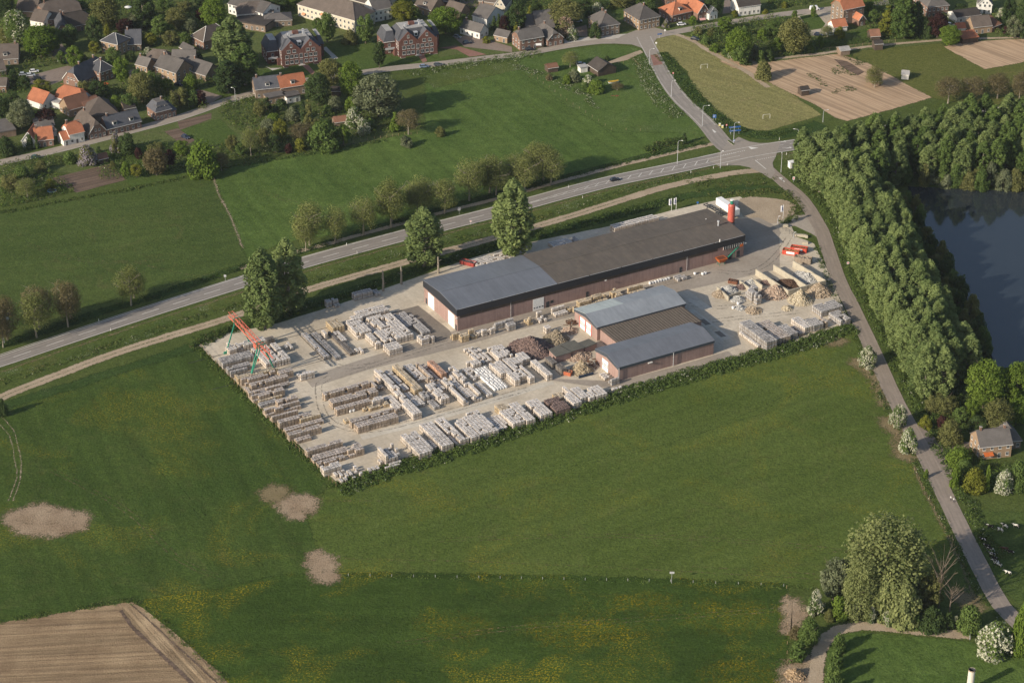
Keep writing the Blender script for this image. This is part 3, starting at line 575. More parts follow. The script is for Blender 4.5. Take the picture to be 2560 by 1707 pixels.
for x0, x1 in ((-th, th), (LM - th, LM + th)):
    f.hexa([(x0, th, 6.3), (x1, th, 6.3), (x1, DM / 2, 6.3), (x0, DM / 2, 6.3), (x0, th, EZ), (x1, th, EZ), (x1, DM / 2, RZ), (x0, DM / 2, RZ)], m_black)
    f.hexa([(x0, DM / 2, 6.3), (x1, DM / 2, 6.3), (x1, DM - th, 6.3), (x0, DM - th, 6.3), (x0, DM / 2, RZ), (x1, DM / 2, RZ), (x1, DM - th, EZ), (x0, DM - th, EZ)], m_black)
f.build('fascia', hall)
xs = 41.5
for nm, a, b, m, z, lb in (('roof', -.35, xs, m_metal, .10, 'grey metal roof section'), ('roof', xs, LM + .35, m_brown, .06, 'dark brown roof section')):
    r = MB(); strip_roof(r, a, b, -.35, DM + .35, EZ + z, RZ + z, m); o = r.build(nm, hall); o['label'] = lb
    r = MB(); r.box(a, DM / 2 - .25, RZ + z + .005, b, DM / 2 + .25, RZ + z + .07, m); r.build('ridge_cap', o)
for k in range(9):
    x = .5 + k * 13.75; g = MB(); g.box(x, -.42, EZ + .02, x + 13.2, -.34, EZ + .16, m_galv); g.build('gutter', hall)
nf, ne = -EN, -E1
pl = lambda t, x, y: local(hall, onface(t, x, y, H0, nf))
pe = lambda t, x, y: local(hall, onface(t, x, y, H0, ne))
a, b = pl('B2', 975, 330), pl('B2', 1065, 425); sect_door(hall, a.x, b.x, .05, 4.9, 'front', 6, [1])
for q, wd, zz in ((('B2', 1097, 400), 1.3, 2.5), (('B2', 1428, 295), 1.1, 2.3), (('R7', 1537, 905), 1.1, 2.3), (('R7', 1985, 790), 1.5, 2.5), (('R7', 2060, 765), 1.5, 2.8)):
    p = pl(*q); d = MB(); d.box(p.x - wd / 2, -.07, .03, p.x + wd / 2, -.005, zz, m_dark); o = d.build('door', hall)
    hn = MB(); hn.box(p.x + wd * .3, -.12, 1.0, p.x + wd * .42, -.075, 1.1, m_galv); hn.build('handle', o)
p = pl('B2', 1133, 370); d = MB(); d.box(p.x - .6, -.07, 1.5, p.x + .6, -.005, 2.6, m_glass); d.build('window', hall)
a, b = pl('R7', 1925, 690), pl('R7', 2105, 645)
n = 9
for k in range(n):
    x = a.x + (b.x - a.x) * k / n; wm = MB(); wm.box(x + .08, -.36, 5.0, x + (b.x - a.x) / n - .08, -.31, 6.28, m_glass); wm.build('window', hall)
for k in range(n + 1):
    x = a.x + (b.x - a.x) * k / n; wm = MB(); wm.box(x - .07, -.38, 4.95, x + .07, -.31, 6.29, m_whitep); wm.build('window_frame', hall)
w = MB(); w.box(a.x - .1, -.3, 4.9, b.x + .1, -.01, 6.29, b_hall); w.build('window_bay', hall)
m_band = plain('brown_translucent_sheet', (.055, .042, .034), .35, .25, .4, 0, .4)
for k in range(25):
    x0 = 1.0 + k * 4.45; d = MB(); d.box(x0 + .04, -.10, 5.15, x0 + 4.41, -.005, 6.28, m_band); d.build('window_panel', hall)  # dark brown band of thin panels below the fascia
for q in (('B2', 128, 350), ('B2', 297, 520)):
    p = pe(*q); sect_door(hall, p.y - 2.4, p.y + 2.4, .05, 5.6, 'end', 7, None, y=-.02)
for q in (('B2', 88, 340), ('B2', 335, 570)):
    p = pe(*q); d = MB(); d.box(-.07, p.y - .55, .03, -.005, p.y + .55, 2.3, m_dark); d.build('door', hall)
for q in (('R7', 1594, 830), ('B2', 790, 520)):
    p = pl(*q); d = MB(); d.tube([(p.x, -.1, 0), (p.x, -.1, 6.2)], .07, m_galv, 6); d.build('downpipe', hall)
for x, y in ((-.3, .4), (LM + .6, .2), (62, -.35)):
    d = MB(); d.box(x - .35, y - .5, 5.3, x + .35, y - .25, 5.6, m_whitep); d.build('wall_lamp', hall)
v = G('R7', 1880, 500, 9.5); v = local(hall, v); d = MB(); d.tube([(v.x, v.y, 9.3), (v.x, v.y, 11.6)], .28, m_galv, 10); d.tube([(v.x, v.y, 11.65), (v.x, v.y, 12.1)], [.5, .42], m_galv, 10); d.build('vent_pipe', hall)
for q in (('R7', 1768, 437), ('R7', 1895, 625), ('R7', 1918, 455)):
    v = local(hall, G(*q, 9.6)); d = MB(); d.tube([(v.x, v.y, 9.0), (v.x, v.y, 10.1)], .2, m_whitep, 8); d.build('roof_vent', hall)
# three joined halls
def low_hall(name, label, x0, x1, y0, y1, ez, rz, roofs):
    root = tag(empty(name, Y(x0, y0), HA), label, 'shed'); L, D = x1 - x0, y1 - y0
    w = MB(); w.box(0, 0, 0, L, D, ez - .9, b_hall); w.build('wall', root)
    f = MB()
    f.box(-.2, -.2, ez - .95, L + .2, .15, ez, m_fasc); f.box(-.2, D - .15, ez - .95, L + .2, D + .2, ez, m_fasc)
    for a, b in ((-.2, .15), (L - .15, L + .2)):
        f.hexa([(a, .15, ez - .95), (b, .15, ez - .95), (b, D / 2, ez - .95 + (rz - ez) * .7), (a, D / 2, ez - .95 + (rz - ez) * .7), (a, .15, ez), (b, .15, ez), (b, D / 2, rz), (a, D / 2, rz)], m_fasc)
        f.hexa([(a, D / 2, ez - .95 + (rz - ez) * .7), (b, D / 2, ez - .95 + (rz - ez) * .7), (b, D - .15, ez - .95), (a, D - .15, ez - .95), (a, D / 2, rz), (b, D / 2, rz), (b, D - .15, ez), (a, D - .15, ez)], m_fasc)
    f.build('fascia', root)
    g = MB(); g.hexa([(.0, .2, ez - 1.2), (L, .2, ez - 1.2), (L, D - .2, ez - 1.2), (0, D - .2, ez - 1.2), (.05, D * .45, rz - .4), (L - .05, D * .45, rz - .4), (L - .05, D * .55, rz - .4), (.05, D * .55, rz - .4)], b_hall); g.build('gable_wall', root)
    for (a, b, side, m) in roofs:
        r = MB(); ya, yb, za, zb = (-.28, D / 2, ez + .06, rz + .06) if side == 'near' else (D / 2, D + .28, rz + .06, ez + .06)
        r.hexa([(a, ya, za - .1), (b, ya, za - .1), (b, yb, zb - .1), (a, yb, zb - .1), (a, ya, za), (b, ya, za), (b, yb, zb), (a, yb, zb)], m); r.build('roof', root)
    return root
hb = low_hall('brick_shed', 'brick shed with pale and mint metal roof and red framed doors', 40.4, 77.8, -30.6, -14.7, 5.6, 7.3, [(-.28, 37.7, 'near', m_metal2), (-.28, 16, 'far', m_mint), (16, 37.7, 'far', m_metal2)])
hf = low_hall('brick_shed', 'nearest brick shed with dark grey metal roof beside the hedge', 31.8, 71.4, -59.1, -44.0, 5.6, 7.3, [(-.28, 39.9, 'near', m_metal), (-.28, 39.9, 'far', m_metal)])
for x0, x1 in ((4.0, 7.6), (8.3, 11.9)):
    o = sect_door(hb, x0, x1, .05, 4.4, 'end', 6, [2, 3], y=-.02, wcols=4)
for y in (3.85, 7.95, 12.05): fr = MB(); fr.box(-.16, y - .13, 0, -.01, y + .13, 4.55, m_red); fr.build('door_frame', hb)
sect_door(hf, 6.6, 10.6, .05, 4.3, 'end', 6, [2, 3], y=-.02, wcols=4)
for x in (.1, 22.5): d = MB(); d.tube([(x, -.35, 0), (x, -.35, 5.5)], .11, m_galv, 8); d.build('downpipe', hf)
d = MB(); d.box(12, -.55, 4.0, 13.8, -.05, 4.2, m_whitep); d.build('wall_lamp', hf)
d = MB(); d.box(37.7, .3, 4.0, 38.3, .8, 4.2, m_whitep); d.build('wall_lamp', hb)
hm = tag(empty('brick_shed', Y(41.6, -43.8), HA), 'brown corrugated flat roofed shed between the two metal roofs', 'shed')
w = MB(); w.box(0, 0, 0, 34.6, 13.0, 4.6, b_hall); w.build('wall', hm)
m_corr = plain('weathered_fibre_cement', (.128, .108, .090), .9, .25, .4); m_corr2 = plain('dark_fibre_cement', (.085, .068, .054), .9, .25, .4)
r = MB(); r.box(-.3, -.15, 4.65, 34.9, 13.15, 4.8, m_corr2); rf = r.build('roof', hm)
rm = None
for k in range(29):
    x = k * 1.2
    if rm is None:
        r = MB(); r.box(-.36, 0, 0, .36, 13.3, .16, m_corr); rm = r.mesh('roof_rib')
    put('roof_rib', rm, rf, (x + .4, -.15, 4.805))
# silo behind the hall's far end
m_silo = plain('silo_red_enamel', (.46, .105, .075), .45, .15, .6, 0, .4); m_green = plain('machine_green', (.03, .20, .13), .5, .15)
so = tag(empty('silo', Y(125.9, 11.6), HA), 'tall red cement silo with green filter on top at warehouse end', 'silo')
d = MB(); d.tube([(0, 0, 8.2), (0, 0, 9.6), (0, 0, 16.3), (0, 0, 16.9)], [.35, 1.35, 1.35, 1.0], m_silo, 20); d.build('body', so, smooth=False)
for z in (10.5, 12.5, 14.5, 16.2): d = MB(); d.tube([(0, 0, z), (0, 0, z + .12)], 1.40, m_silo, 20); d.build('band', so)
d = MB(); d.tube([(0, 0, 16.9), (0, 0, 18.5)], .62, m_green, 14); d.build('filter', so)
d = MB(); d.tube([(0, 0, 18.5), (0, 0, 18.75)], .75, m_whitep, 14); d.build('cap', so)
for a in range(4):
    x, y = 1.2 * math.cos(a * R(90) + R(45)), 1.2 * math.sin(a * R(90) + R(45)); d = MB(); d.bar((x, y, 0), (x, y, 10), .18, m_dark); d.build('leg', so)
d = MB(); d.bar((1.5, -.25, .5), (1.5, -.25, 17), .06, m_dark); d.bar((1.5, .25, .5), (1.5, .25, 17), .06, m_dark)
for k in range(28): d.bar((1.5, -.25, 1 + k * .55), (1.5, .25, 1 + k * .55), .04, m_dark)
d.build('ladder', so)
# conveyor with orange hopper at the front of the hall
m_orange = plain('orange_paint', (.50, .13, .035), .6, .2)
p = toY(G('R7', 1905, 845)); co = tag(empty('conveyor', Y(*p), HA), 'orange hopper with green conveyor arm at the warehouse front', 'conveyor')
d = MB(); d.hexa([(-1.1, -.8, 1.3), (1.1, -.8, 1.3), (1.1, .8, 1.3), (-1.1, .8, 1.3), (-2, -1.6, 2.9), (2, -1.6, 2.9), (2, 1.6, 2.9), (-2, 1.6, 2.9)], m_orange); d.box(-1.6, -1.2, 2.92, 1.6, 1.2, 2.93, plain('rust_dark', (.14, .05, .025), .9)); d.build('hopper', co)
for x, y in ((-1, -.7), (1, -.7), (1, .7), (-1, .7)): d = MB(); d.bar((x, y, 0), (x, y, 1.5), .14, m_green); d.build('leg', co)
d = MB(); d.bar((1.5, 0, 1.2), (10, 2.2, 5.0), .5, m_green, .3); d.build('conveyor_arm', co)
d = MB(); d.box(9.6, 1.5, 4.6, 11, 2.9, 5.6, m_orange); d.build('drive_head', co)
d = MB(); d.bar((7, 1.5, 0), (7, 1.5, 3.7), .14, m_green); d.build('leg', co)
# gantry crane
m_cred = plain('crane_red', (.52, .15, .10), .5, .12); m_cgr = plain('crane_green', (.035, .23, .15), .5, .12)
cr = tag(empty('gantry_crane', Y(-74.6, 14.5), HA), 'red lattice gantry crane on green legs over the stone rows', 'crane')
zb, zt, y0, y1 = 11.2, 13.0, -18.8, 16.6
for sx in (-.8, .8):
    d = MB(); d.box(sx - .1, y0, zb - .2, sx + .1, y1, zb + .2, m_cred); d.build('bottom_chord', cr)
    d = MB(); d.box(sx - .08, y0 + 2, zt - .08, sx + .08, y1, zt + .08, m_cred); d.build('top_chord', cr)
    nb = 20
    for k in range(nb):
        a = y0 + 2 + (y1 - y0 - 2) * k / nb; b = y0 + 2 + (y1 - y0 - 2) * (k + 1) / nb; z0, z1 = (zb, zt) if k % 2 == 0 else (zt, zb)
        d = MB(); d.bar((sx, a, z0), (sx, b, z1), .11, m_cred); d.build('brace', cr)
for k in range(21):
    a = y0 + 2 + (y1 - y0 - 2) * k / 20
    d = MB(); d.bar((-.8, a, zt), (.8, a + (0 if k == 20 else (y1 - y0 - 2) / 20), zt), .09, m_cred); d.build('cross_brace', cr)
for fy, tops in ((10.8, (10.8,)), (-10.4, (-9.4, -11.4))):
    for sx in (-1, 1):
        for ty in tops: d = MB(); d.bar((sx * 1.0, ty, 11.0), (sx * 4.75, fy, .8), .34, m_cgr); d.build('leg', cr)
    for ty in tops:
        d = MB(); d.bar((-1.2, ty, 11.0), (1.2, ty, 11.0), .35, m_cgr); d.bar((-1.15, ty, 11), (-1.15, ty, zt + .2), .22, m_cgr); d.bar((1.15, ty, 11), (1.15, ty, zt + .2), .22, m_cgr); d.bar((-1.2, ty, zt + .25), (1.2, ty, zt + .25), .25, m_cgr); d.build('portal_frame', cr)
    for sx in (-1, 1): d = MB(); d.box(sx * 4.75 - 1.0, fy - .3, .12, sx * 4.75 + 1.0, fy + .3, .9, m_cgr); d.build('wheel_bogie', cr)
d = MB(); d.box(-1.1, -8.2, 9.9, 1.1, -5.8, 10.9, m_cred); d.bar((0, -7, 5.2), (0, -7, 9.9), .08, m_dark); d.box(-.3, -7.3, 4.6, .3, -6.7, 5.2, m_cred); d.build('trolley', cr)
d = MB(); d.box(-7.2, -11.5, .12, -5.4, -9.3, 1.9, m_cgr); d.build('cable_reel', cr)
for fy, nm in ((25.3, 'far'), (4.1, 'near')):
    d = MB(); d.box(-12, -.07, .06, 60, .07, .16, m_dark); tag(d.build('crane_rail', None, Y(-82, fy), HA), f'steel crane rail under the {nm} gantry legs', 'rail')
# semi-trailer and chassis
def rect_from(t, pts, z):
    P = [G(t, *p, z) for p in pts]; return P
tr = tag(empty('semi_trailer', Y(139.3, 28.5), HA), 'white box semi trailer parked beside the silo', 'trailer')
d = MB(); d.box(0, 0, 1.15, 2.55, 13.2, 4.0, plain('trailer_white', (.78, .78, .76), .4, .04)); d.build('box', tr)
d = MB(); d.box(.05, -.06, 1.25, 1.25, -.01, 3.9, m_doorw); d.build('rear_door', tr); d = MB(); d.box(1.3, -.06, 1.25, 2.5, -.01, 3.9, m_doorw); d.build('rear_door', tr)
d = MB(); d.box(.7, .5, .75, 1.85, 12.5, 1.14, m_dark); d.build('chassis', tr)
wm = MB(); wm.tube([(-.15, 0, 0), (.15, 0, 0)], .5, m_dark, 12); wm = wm.mesh('wheel')
for y in (1.5, 2.8, 4.1):
    for x in (.2, 2.35): put('wheel', wm, tr, (x, y, .5))
for x in (.4, 2.15): d = MB(); d.box(x - .1, 10, 0, x + .1, 10.3, .74, m_dark); d.build('landing_leg', tr)
p0 = toY(G('R7', 1865, 345, .8)); ch = tag(empty('trailer_chassis', Y(p0[0] - 1.2, p0[1] - 6), HA + R(6)), 'bare black trailer chassis beside the white box trailer', 'trailer')
d = MB()
for x in (.5, 1.9): d.box(x - .1, 0, .8, x + .1, 12.5, 1.15, m_dark)
for k in range(8): d.box(0, k * 1.7, 1.16, 2.45, k * 1.7 + .25, 1.3, m_dark)
d.build('frame', ch)
for y in (1.5, 2.8, 4.1):
    for x in (.2, 2.3): put('wheel', wm, ch, (x, y, .5))
d = MB(); d.box(.4, 10, 0, .6, 10.3, .79, m_dark); d.box(1.8, 10, 0, 2.0, 10.3, .79, m_dark); d.build('landing_leg', ch)
# concrete bay walls
m_bay = plain('bay_concrete', (.40, .36, .28), .9, .2, .35, .2); m_bay2 = plain('bay_concrete_dark', (.22, .21, .185), .9, .2, .35, .2)
BW = [((980, 480), (1300, 690), 2.6), ((1155, 435), (1478, 640), 2.6), ((1345, 398), (1660, 588), 2.8), ((935, 560), (1045, 640), 1.8), ((822, 590), (915, 660), 1.6), ((600, 650), (715, 752), 1.8), ((718, 735), (830, 698), 1.4), ((1300, 688), (1482, 640), 2.6), ((1484, 638), (1665, 590), 2.6)]
WN = ['left of the dark soil bay', 'between dark soil and grey gravel bays', 'right of the grey gravel bay', 'left of the brick rubble heap', 'behind the L shaped pallet stack', 'left of the small grey gravel heap', 'in front of the small grey gravel heap', 'closing the dark soil bay', 'closing the grey gravel bay']
for (a, b, h), ph in zip(BW, WN):
    A, B = G('B3', *a, h), G('B3', *b, h); A.z = B.z = 0; L = (B - A).length; ang = math.atan2(B.y - A.y, B.x - A.x); n = max(1, round(L / 2.4))
    rt = tag(empty('bay_wall', A, ang), f'concrete bay wall {ph}', 'wall')
    for k in range(n):
        d = MB(); hh = h * random.uniform(.97, 1.02); d.box(k * L / n + .02, -.22, 0, (k + 1) * L / n - .02, .22, hh, m_bay); d.build('wall_block', rt)
# rubble heaps
def heap(name, label, t, x, y, r, h, cols, n=260, sz=.45, ex=1.0, ang=0, z=0, cat='heap', seed=0):
    rr = random.Random(int(x * 7 + y) + seed); ms = [plain(f'rubble_{i}_{"_".join(str(int(c * 100)) for c in cc)}', cc, .95, .25, 1.5) for i, cc in enumerate(cols)]
    c = G(t, x, y); sc = wid(t, x, y); r *= sc; d = MB(); nr, na = 10, 28; off = [rr.uniform(.85, 1.15) for _ in range(na)]; ph = rr.uniform(0, 6)
    def hz(q, a): 
        return h * max(0, (1 - q) ** 1.0 * (1 - .25 * q) + .10 * q * (1 - q) * math.sin(3 * a + ph) * 2)
    base = len(d.v); k0 = d.mi(ms[0])
    for i in range(nr + 1):
        q = i / nr
        for j in range(na):
            a = 2 * math.pi * j / na; o = 1 + (off[j] - 1) * q
            d.v.append((r * q * o * ex * math.cos(a) + rr.uniform(-.12, .12), r * q * o * math.sin(a) + rr.uniform(-.12, .12), max(.02, hz(q, a) + rr.uniform(-.15, .15) * (1 - q)) if q < 1 else .03))
    for i in range(nr):
        for j in range(na):
            j2 = (j + 1) % na; d.f.append((base + i * na + j, base + (i + 1) * na + j, base + (i + 1) * na + j2, base + i * na + j2)); d.m.append(k0)
    for _ in range(n):
        q = math.sqrt(rr.uniform(0, 1.12)); a = rr.uniform(0, 2 * math.pi); s = sz * rr.uniform(.5, 1.3); zz = hz(min(q, 1), a)
        px, py = r * q * ex * math.cos(a), r * q * math.sin(a); M = Matrix.Rotation(rr.uniform(0, 6), 3, 'Z') @ Matrix.Rotation(rr.uniform(-.8, .8), 3, 'X'); m = rr.choice(ms)
        pts = [M @ Vector((sx * s * .7, sy * s * .5, sz_ * s * .35)) + Vector((px, py, zz + .1)) for sz_ in (-1, 1) for sx, sy in ((-1, -1), (1, -1), (1, 1), (-1, 1))]
        d.hexa(pts, m)
    return tag(d.build(name, None, (c.x, c.y, z + .06), HA + ang), label, cat)
tan = [(.34, .27, .19), (.42, .345, .255), (.28, .22, .155)]; gry = [(.40, .39, .36), (.50, .49, .46), (.33, .32, .30)]; redb = [(.175, .122, .105), (.22, .158, .138), (.14, .10, .088)]; pnk = [(.38, .285, .215), (.44, .345, .265), (.31, .225, .165)]; dk = [(.085, .052, .036), (.12, .075, .05)]; beig = [(.42, .36, .25), (.50, .44, .33), (.36, .30, .21)]
heap('rubble_heap', 'largest heap, dark red brown broken brick, beside the stacks', 'B2', 955, 745, 185, 5.2, redb, 1000, .5)
heap('rubble_heap', 'olive tan rubble heap right of the large red brown heap', 'B2', 1170, 665, 105, 4.2, [(.24, .20, .14), (.30, .25, .185), (.20, .165, .115)], 450, .45)
heap('rubble_heap', 'small pinkish rubble heap in front of the red framed doors', 'B2', 1280, 595, 65, 1.7, pnk, 160, .4)
heap('rubble_heap', 'tan rubble heap left of the nearest shed door', 'B2', 1380, 925, 92, 4.4, [(.32, .26, .175), (.40, .33, .23), (.26, .205, .135)], 420, .45)
heap('rubble_heap', 'pinkish rubble in the low bay behind the tan heap', 'B2', 1345, 800, 95, 1.8, pnk, 240, .4, 1.2)
heap('rubble_heap', 'brick rubble heap left of the dark soil bay', 'B3', 1170, 725, 130, 3.8, pnk, 520, .45, 1.25)
heap('rubble_heap', 'pale beige pointed heap in front of the dark soil bay', 'B3', 1415, 790, 120, 4.6, beig, 520, .42)
heap('rubble_heap', 'tan rubble heap at the yard edge near the lane', 'B3', 1595, 710, 130, 3.8, tan, 480, .42)
heap('gravel_heap', 'pale grey gravel inside the right concrete bay', 'B3', 1490, 575, 115, 2.2, gry, 420, .35, 1.5, -R(90))
heap('soil_heap', 'dark brown soil inside the middle concrete bay', 'B3', 1310, 630, 95, 2.2, dk, 260, .3, 1.3, -R(60))
heap('gravel_heap', 'small grey gravel heap in the left low bay', 'B3', 715, 690, 85, 1.9, gry, 260, .35)
heap('rubble_heap', 'tan rubble spilling at the left end of the bays', 'B3', 630, 735, 75, 1.9, tan, 240, .4)
heap('rubble_heap', 'grey rubble heap before the L shaped stack', 'B3', 800, 785, 70, 1.6, gry, 200, .38)
heap('rubble_heap', 'low grey scatter beside the white bags', 'B3', 825, 865, 55, .9, gry, 140, .35)
heap('rubble_heap', 'low brownish heap in the open yard centre', 'B3', 955, 890, 80, 1.2, tan, 200, .38)
heap('rubble_heap', 'tiny pale heap right of the yard centre', 'B3', 1285, 870, 50, 1.3, beig, 120, .4)
heap('rubble_heap', 'brown heap at the head of the brick rubble', 'B3', 1105, 612, 60, 1.4, redb, 150, .35, 1.4)
heap('rubble_heap', 'grey brick heap behind the L shaped stack', 'B3', 940, 620, 60, 1.4, gry, 170, .38)
heap('rubble_heap', 'rusty brown heap behind the grey gravel', 'B3', 840, 660, 55, 1.3, redb, 130, .35)
heap('stone_heap', 'rough boulder heap beside the dirt track at lower edge', 'B6', 250, 1500, 85, 2.2, [(.30, .215, .13), (.38, .28, .18), (.22, .155, .09)], 260, .55)
# skips, low sheds, odds and ends
def skip(label, t, x, y, L, Wd, h, ang, m, load=None, panel=False):
    c = G(t, x, y); rt = tag(empty('skip_container', c, HA + ang), label, 'skip'); d = MB(); e = .12
    d.box(-L / 2, -Wd / 2, .15, L / 2, Wd / 2, .3, m)
    d.box(-L / 2, -Wd / 2, .3, L / 2, -Wd / 2 + e, h, m); d.box(-L / 2, Wd / 2 - e, .3, L / 2, Wd / 2, h, m); d.box(-L / 2, -Wd / 2 + e, .3, -L / 2 + e, Wd / 2 - e, h, m); d.box(L / 2 - e, -Wd / 2 + e, .3, L / 2, Wd / 2 - e, h, m); d.build('bin', rt)
    for k in range(6):
        x_ = -L / 2 + .3 + k * (L - .6) / 5; d = MB(); d.box(x_ - .06, -Wd / 2 - .1, .2, x_ + .06, -Wd / 2 - .005, h, m); d.build('rib', rt)
    d = MB(); d.box(-L / 2 + .2, -Wd / 2 + .2, 0, L / 2 - .2, -Wd / 2 + .5, .14, m_dark); d.box(-L / 2 + .2, Wd / 2 - .5, 0, L / 2 - .2, Wd / 2 - .2, .14, m_dark); d.build('skid', rt)
    if load:
        d = MB(); rr = random.Random(int(x)); mm = plain('load_' + str(int(x)), load, .95, .3, 1.5)
        d.box(-L / 2 + .2, -Wd / 2 + .2, .31, L / 2 - .2, Wd / 2 - .2, h * .75, mm)
        for _ in range(40):
            px, py = rr.uniform(-L / 2 + .4, L / 2 - .4), rr.uniform(-Wd / 2 + .3, Wd / 2 - .3); d.bar((px, py, h * .72), (px + rr.uniform(-.7, .7), py + rr.uniform(-.5, .5), h * .72 + rr.uniform(.1, .6)), rr.uniform(.1, .3), mm)
        tag(d.build('load', None, c, HA + ang), label.replace('container', 'container load').replace('skip', 'skip load'), 'load')
    if panel: d = MB(); d.box(-L * .25, -Wd / 2 - .16, h * .35, L * .25, -Wd / 2 - .11, h * .85, m_whitep); d.build('sign_panel', rt)
m_skip = plain('skip_red', (.50, .075, .045), .6, .2, .8)
skip('front red skip container filled with wood near the yard gate', 'B3', 1322, 335, 6.4, 2.5, 1.9, R(-48), m_skip, (.34, .21, .10), True)
skip('rear red skip container of brown waste near the yard gate', 'B3', 1400, 305, 6.4, 2.5, 1.9, R(-48), m_skip, (.22, .105, .06), True)
skip('dark red skip container behind the long warehouse', 'R6', 1935, 845, 6.2, 2.4, 1.6, R(-58), plain('skip_dark_red', (.30, .055, .045), .6, .2, .8), (.15, .12, .12))
skip('small orange skip container beside the tan rubble heap', 'B2', 1262, 955, 3.2, 2.0, 1.5, R(-55), plain('skip_orange', (.48, .15, .075), .6, .2), (.25, .18, .14))
skip('brown steel skip container left of the grey gravel heap', 'B3', 755, 620, 3.6, 2.0, 1.3, R(-50), plain('rust_steel', (.19, .085, .05), .8, .3), (.10, .06, .045))
skip('grey covered skip container beside the right bay wall', 'B3', 1440, 415, 6.5, 2.6, 2.4, R(-50), plain('skip_grey_brown', (.27, .22, .17), .8, .2), (.33, .28, .22))
m_flat = plain('bitumen_roof', (.115, .112, .095), .95, .25, .4)
for q, h, lb in (([(1105, 745), (1190, 707), (1300, 765), (1165, 805)], 3.0, 'low brick hut with flat roof beside the large heap'), ([(1192, 702), (1320, 665), (1405, 730), (1296, 762)], 2.8, 'flat olive roofed open shelter beside the heaps'), ([(1345, 690), (1442, 655), (1512, 692), (1408, 730)], 2.6, 'flat grey roofed shelter against the brown shed')):
    P = [G('B2', *p, h) for p in q]; P = [Vector((p.x, p.y, 0)) for p in P]; c = sum(P, Vector()) / 4
    rt = tag(empty('hut', c), lb, 'hut'); d = MB(); d.hexa([p - c + Vector((0, 0, h - .2)) for p in P[::-1]] + [p - c + Vector((0, 0, h)) for p in P[::-1]], m_flat); d.build('roof', rt)
    d = MB(); d.hexa([(p - c) * .93 for p in P[::-1]] + [(p - c) * .93 + Vector((0, 0, h - .21)) for p in P[::-1]], b_hall); d.build('wall', rt)
for x, y, lb in ((1480, 875, 'rusty excavator bucket parts beside the nearest shed'), (1310, 535, 'rusty scrap pile at the red framed doors corner')):
    rr = random.Random(x); d = MB(); mm = plain('scrap_rust', (.12, .06, .035), .9, .4, 1.2)
    for _ in range(45):
        a = Vector((rr.gauss(0, 1.6), rr.gauss(0, 1.0), rr.uniform(.1, 1.6))); d.bar(a, a + Vector((rr.uniform(-1.5, 1.5), rr.uniform(-1, 1), rr.uniform(-.4, .4))), rr.uniform(.1, .35), mm)
    tag(d.build('scrap_heap', None, G('B2', x, y) + Vector((0, 0, .1)), HA), lb, 'scrap')
d = MB(); bm = plain('blue_black_drum', (.03, .045, .075), .5, .3); d.tube([(0, 0, 0), (0, 0, .3), (0, 0, .6), (0, 0, .9)], [.3, .32, .32, .3], bm, 12); bme = d.mesh('drum')
for k in range(9):
    x, y = 1362 + k * 14, 985 - k * 3.6; tag(put('drum', bme, None, G('B2', x, y) + Vector((0, 0, .08))), f'blue black drum below the tan heap, {ordn(k + 1)} from the left', 'drum', 'drums below the tan heap')
# ================================================================ pallets of bricks, paving packs and big bags
def palmat(name, c, amt=.34):
    t = NT(name); fl = t.n('ShaderNodeVectorMath', operation='FLOOR'); t.put(fl.inputs[0], t.scalev(t.pos(), .9, .9, .9, -HA)); wnz = t.n('ShaderNodeTexWhiteNoise'); t.put(wnz.inputs[0], fl.outputs[0])
    v = t.math('MULTIPLY_ADD', t.math('ADD', t.math('MULTIPLY', t.rnd(), .5), t.math('MULTIPLY', wnz.outputs[0], .5)), 2 * amt, 1 - amt); cx = t.n('ShaderNodeCombineXYZ')
    for i in range(3): t.put(cx.inputs[i], v)
    col = t.mix(t.step(t.noise(1.6, 4, .7), .3, .7), tuple(a * .82 for a in c), tuple(min(.85, a * 1.15) for a in c))
    MATS[name] = t.done(t.mix(1.0, col, cx.outputs[0], 'MULTIPLY'), .85, .2); return MATS[name]
m_wood = plain('pallet_wood', (.30, .215, .13), .9, .3, 1.5)
KIND = {'pale': ((.45, .40, .345), (.53, .505, .48), 'pale brick'), 'brown': ((.36, .29, .225), (.45, .41, .38), 'brown brick'), 'tan': ((.44, .345, .22), (.48, .42, .33), 'tan crated'),
        'grey': ((.30, .285, .27), (.36, .345, .335), 'grey paving'), 'dark': ((.16, .145, .13), (.19, .175, .165), 'dark weathered'), 'red': ((.46, .27, .18), (.46, .32, .25), 'orange brick'), 'choc': ((.17, .12, .105), (.185, .135, .12), 'chocolate brown brick')}
PLH = 1.28; PAL = {}
for k, (side, top, _) in KIND.items():
    ms, mt = palmat(f'{k}_pack_side', side), palmat(f'{k}_pack_top', top, .38); PAL[k] = []
    for vi in range(3):
        rr = random.Random(vi + 5); d = MB(); s = .5
        for a in (-.42, 0, .42): d.box(-s, a - .06, 0, s, a + .06, .09, m_wood)
        d.box(-s, -s, .092, s, s, .13, m_wood)
        cuts = [-.47, rr.uniform(-.08, .08), .47]
        for i in range(2):
            for j in range(2):
                d.box(cuts[i] + .02, cuts[j] + .02, .132, cuts[i + 1] - .02, cuts[j + 1] - .02, PLH - .03 - rr.uniform(0, .14), ms, mt)
        PAL[k].append(d.mesh(f'{k}_pallet'))
BLK = []
def blk(t, W, E, lv, axis, kind, ph, gap=.14, fill=.98, vary=.0):
    """block of packs between its left and right top corners; axis 1 = rows run along the hall, 2 = rows run across it"""
    z = lv * PLH; a, b = toY(G(t, *W, z)), toY(G(t, *E, z)); BLK.append((a[0], max(1.1, b[0] - a[0]) + (1.5 if axis == 2 else .3), a[1], max(1.1, a[1] - b[1]) + (1.5 if axis == 1 else .3), lv, axis, kind, ph, gap, fill, vary))
b1 = lambda *a, **k: blk('B1', *a, **k)
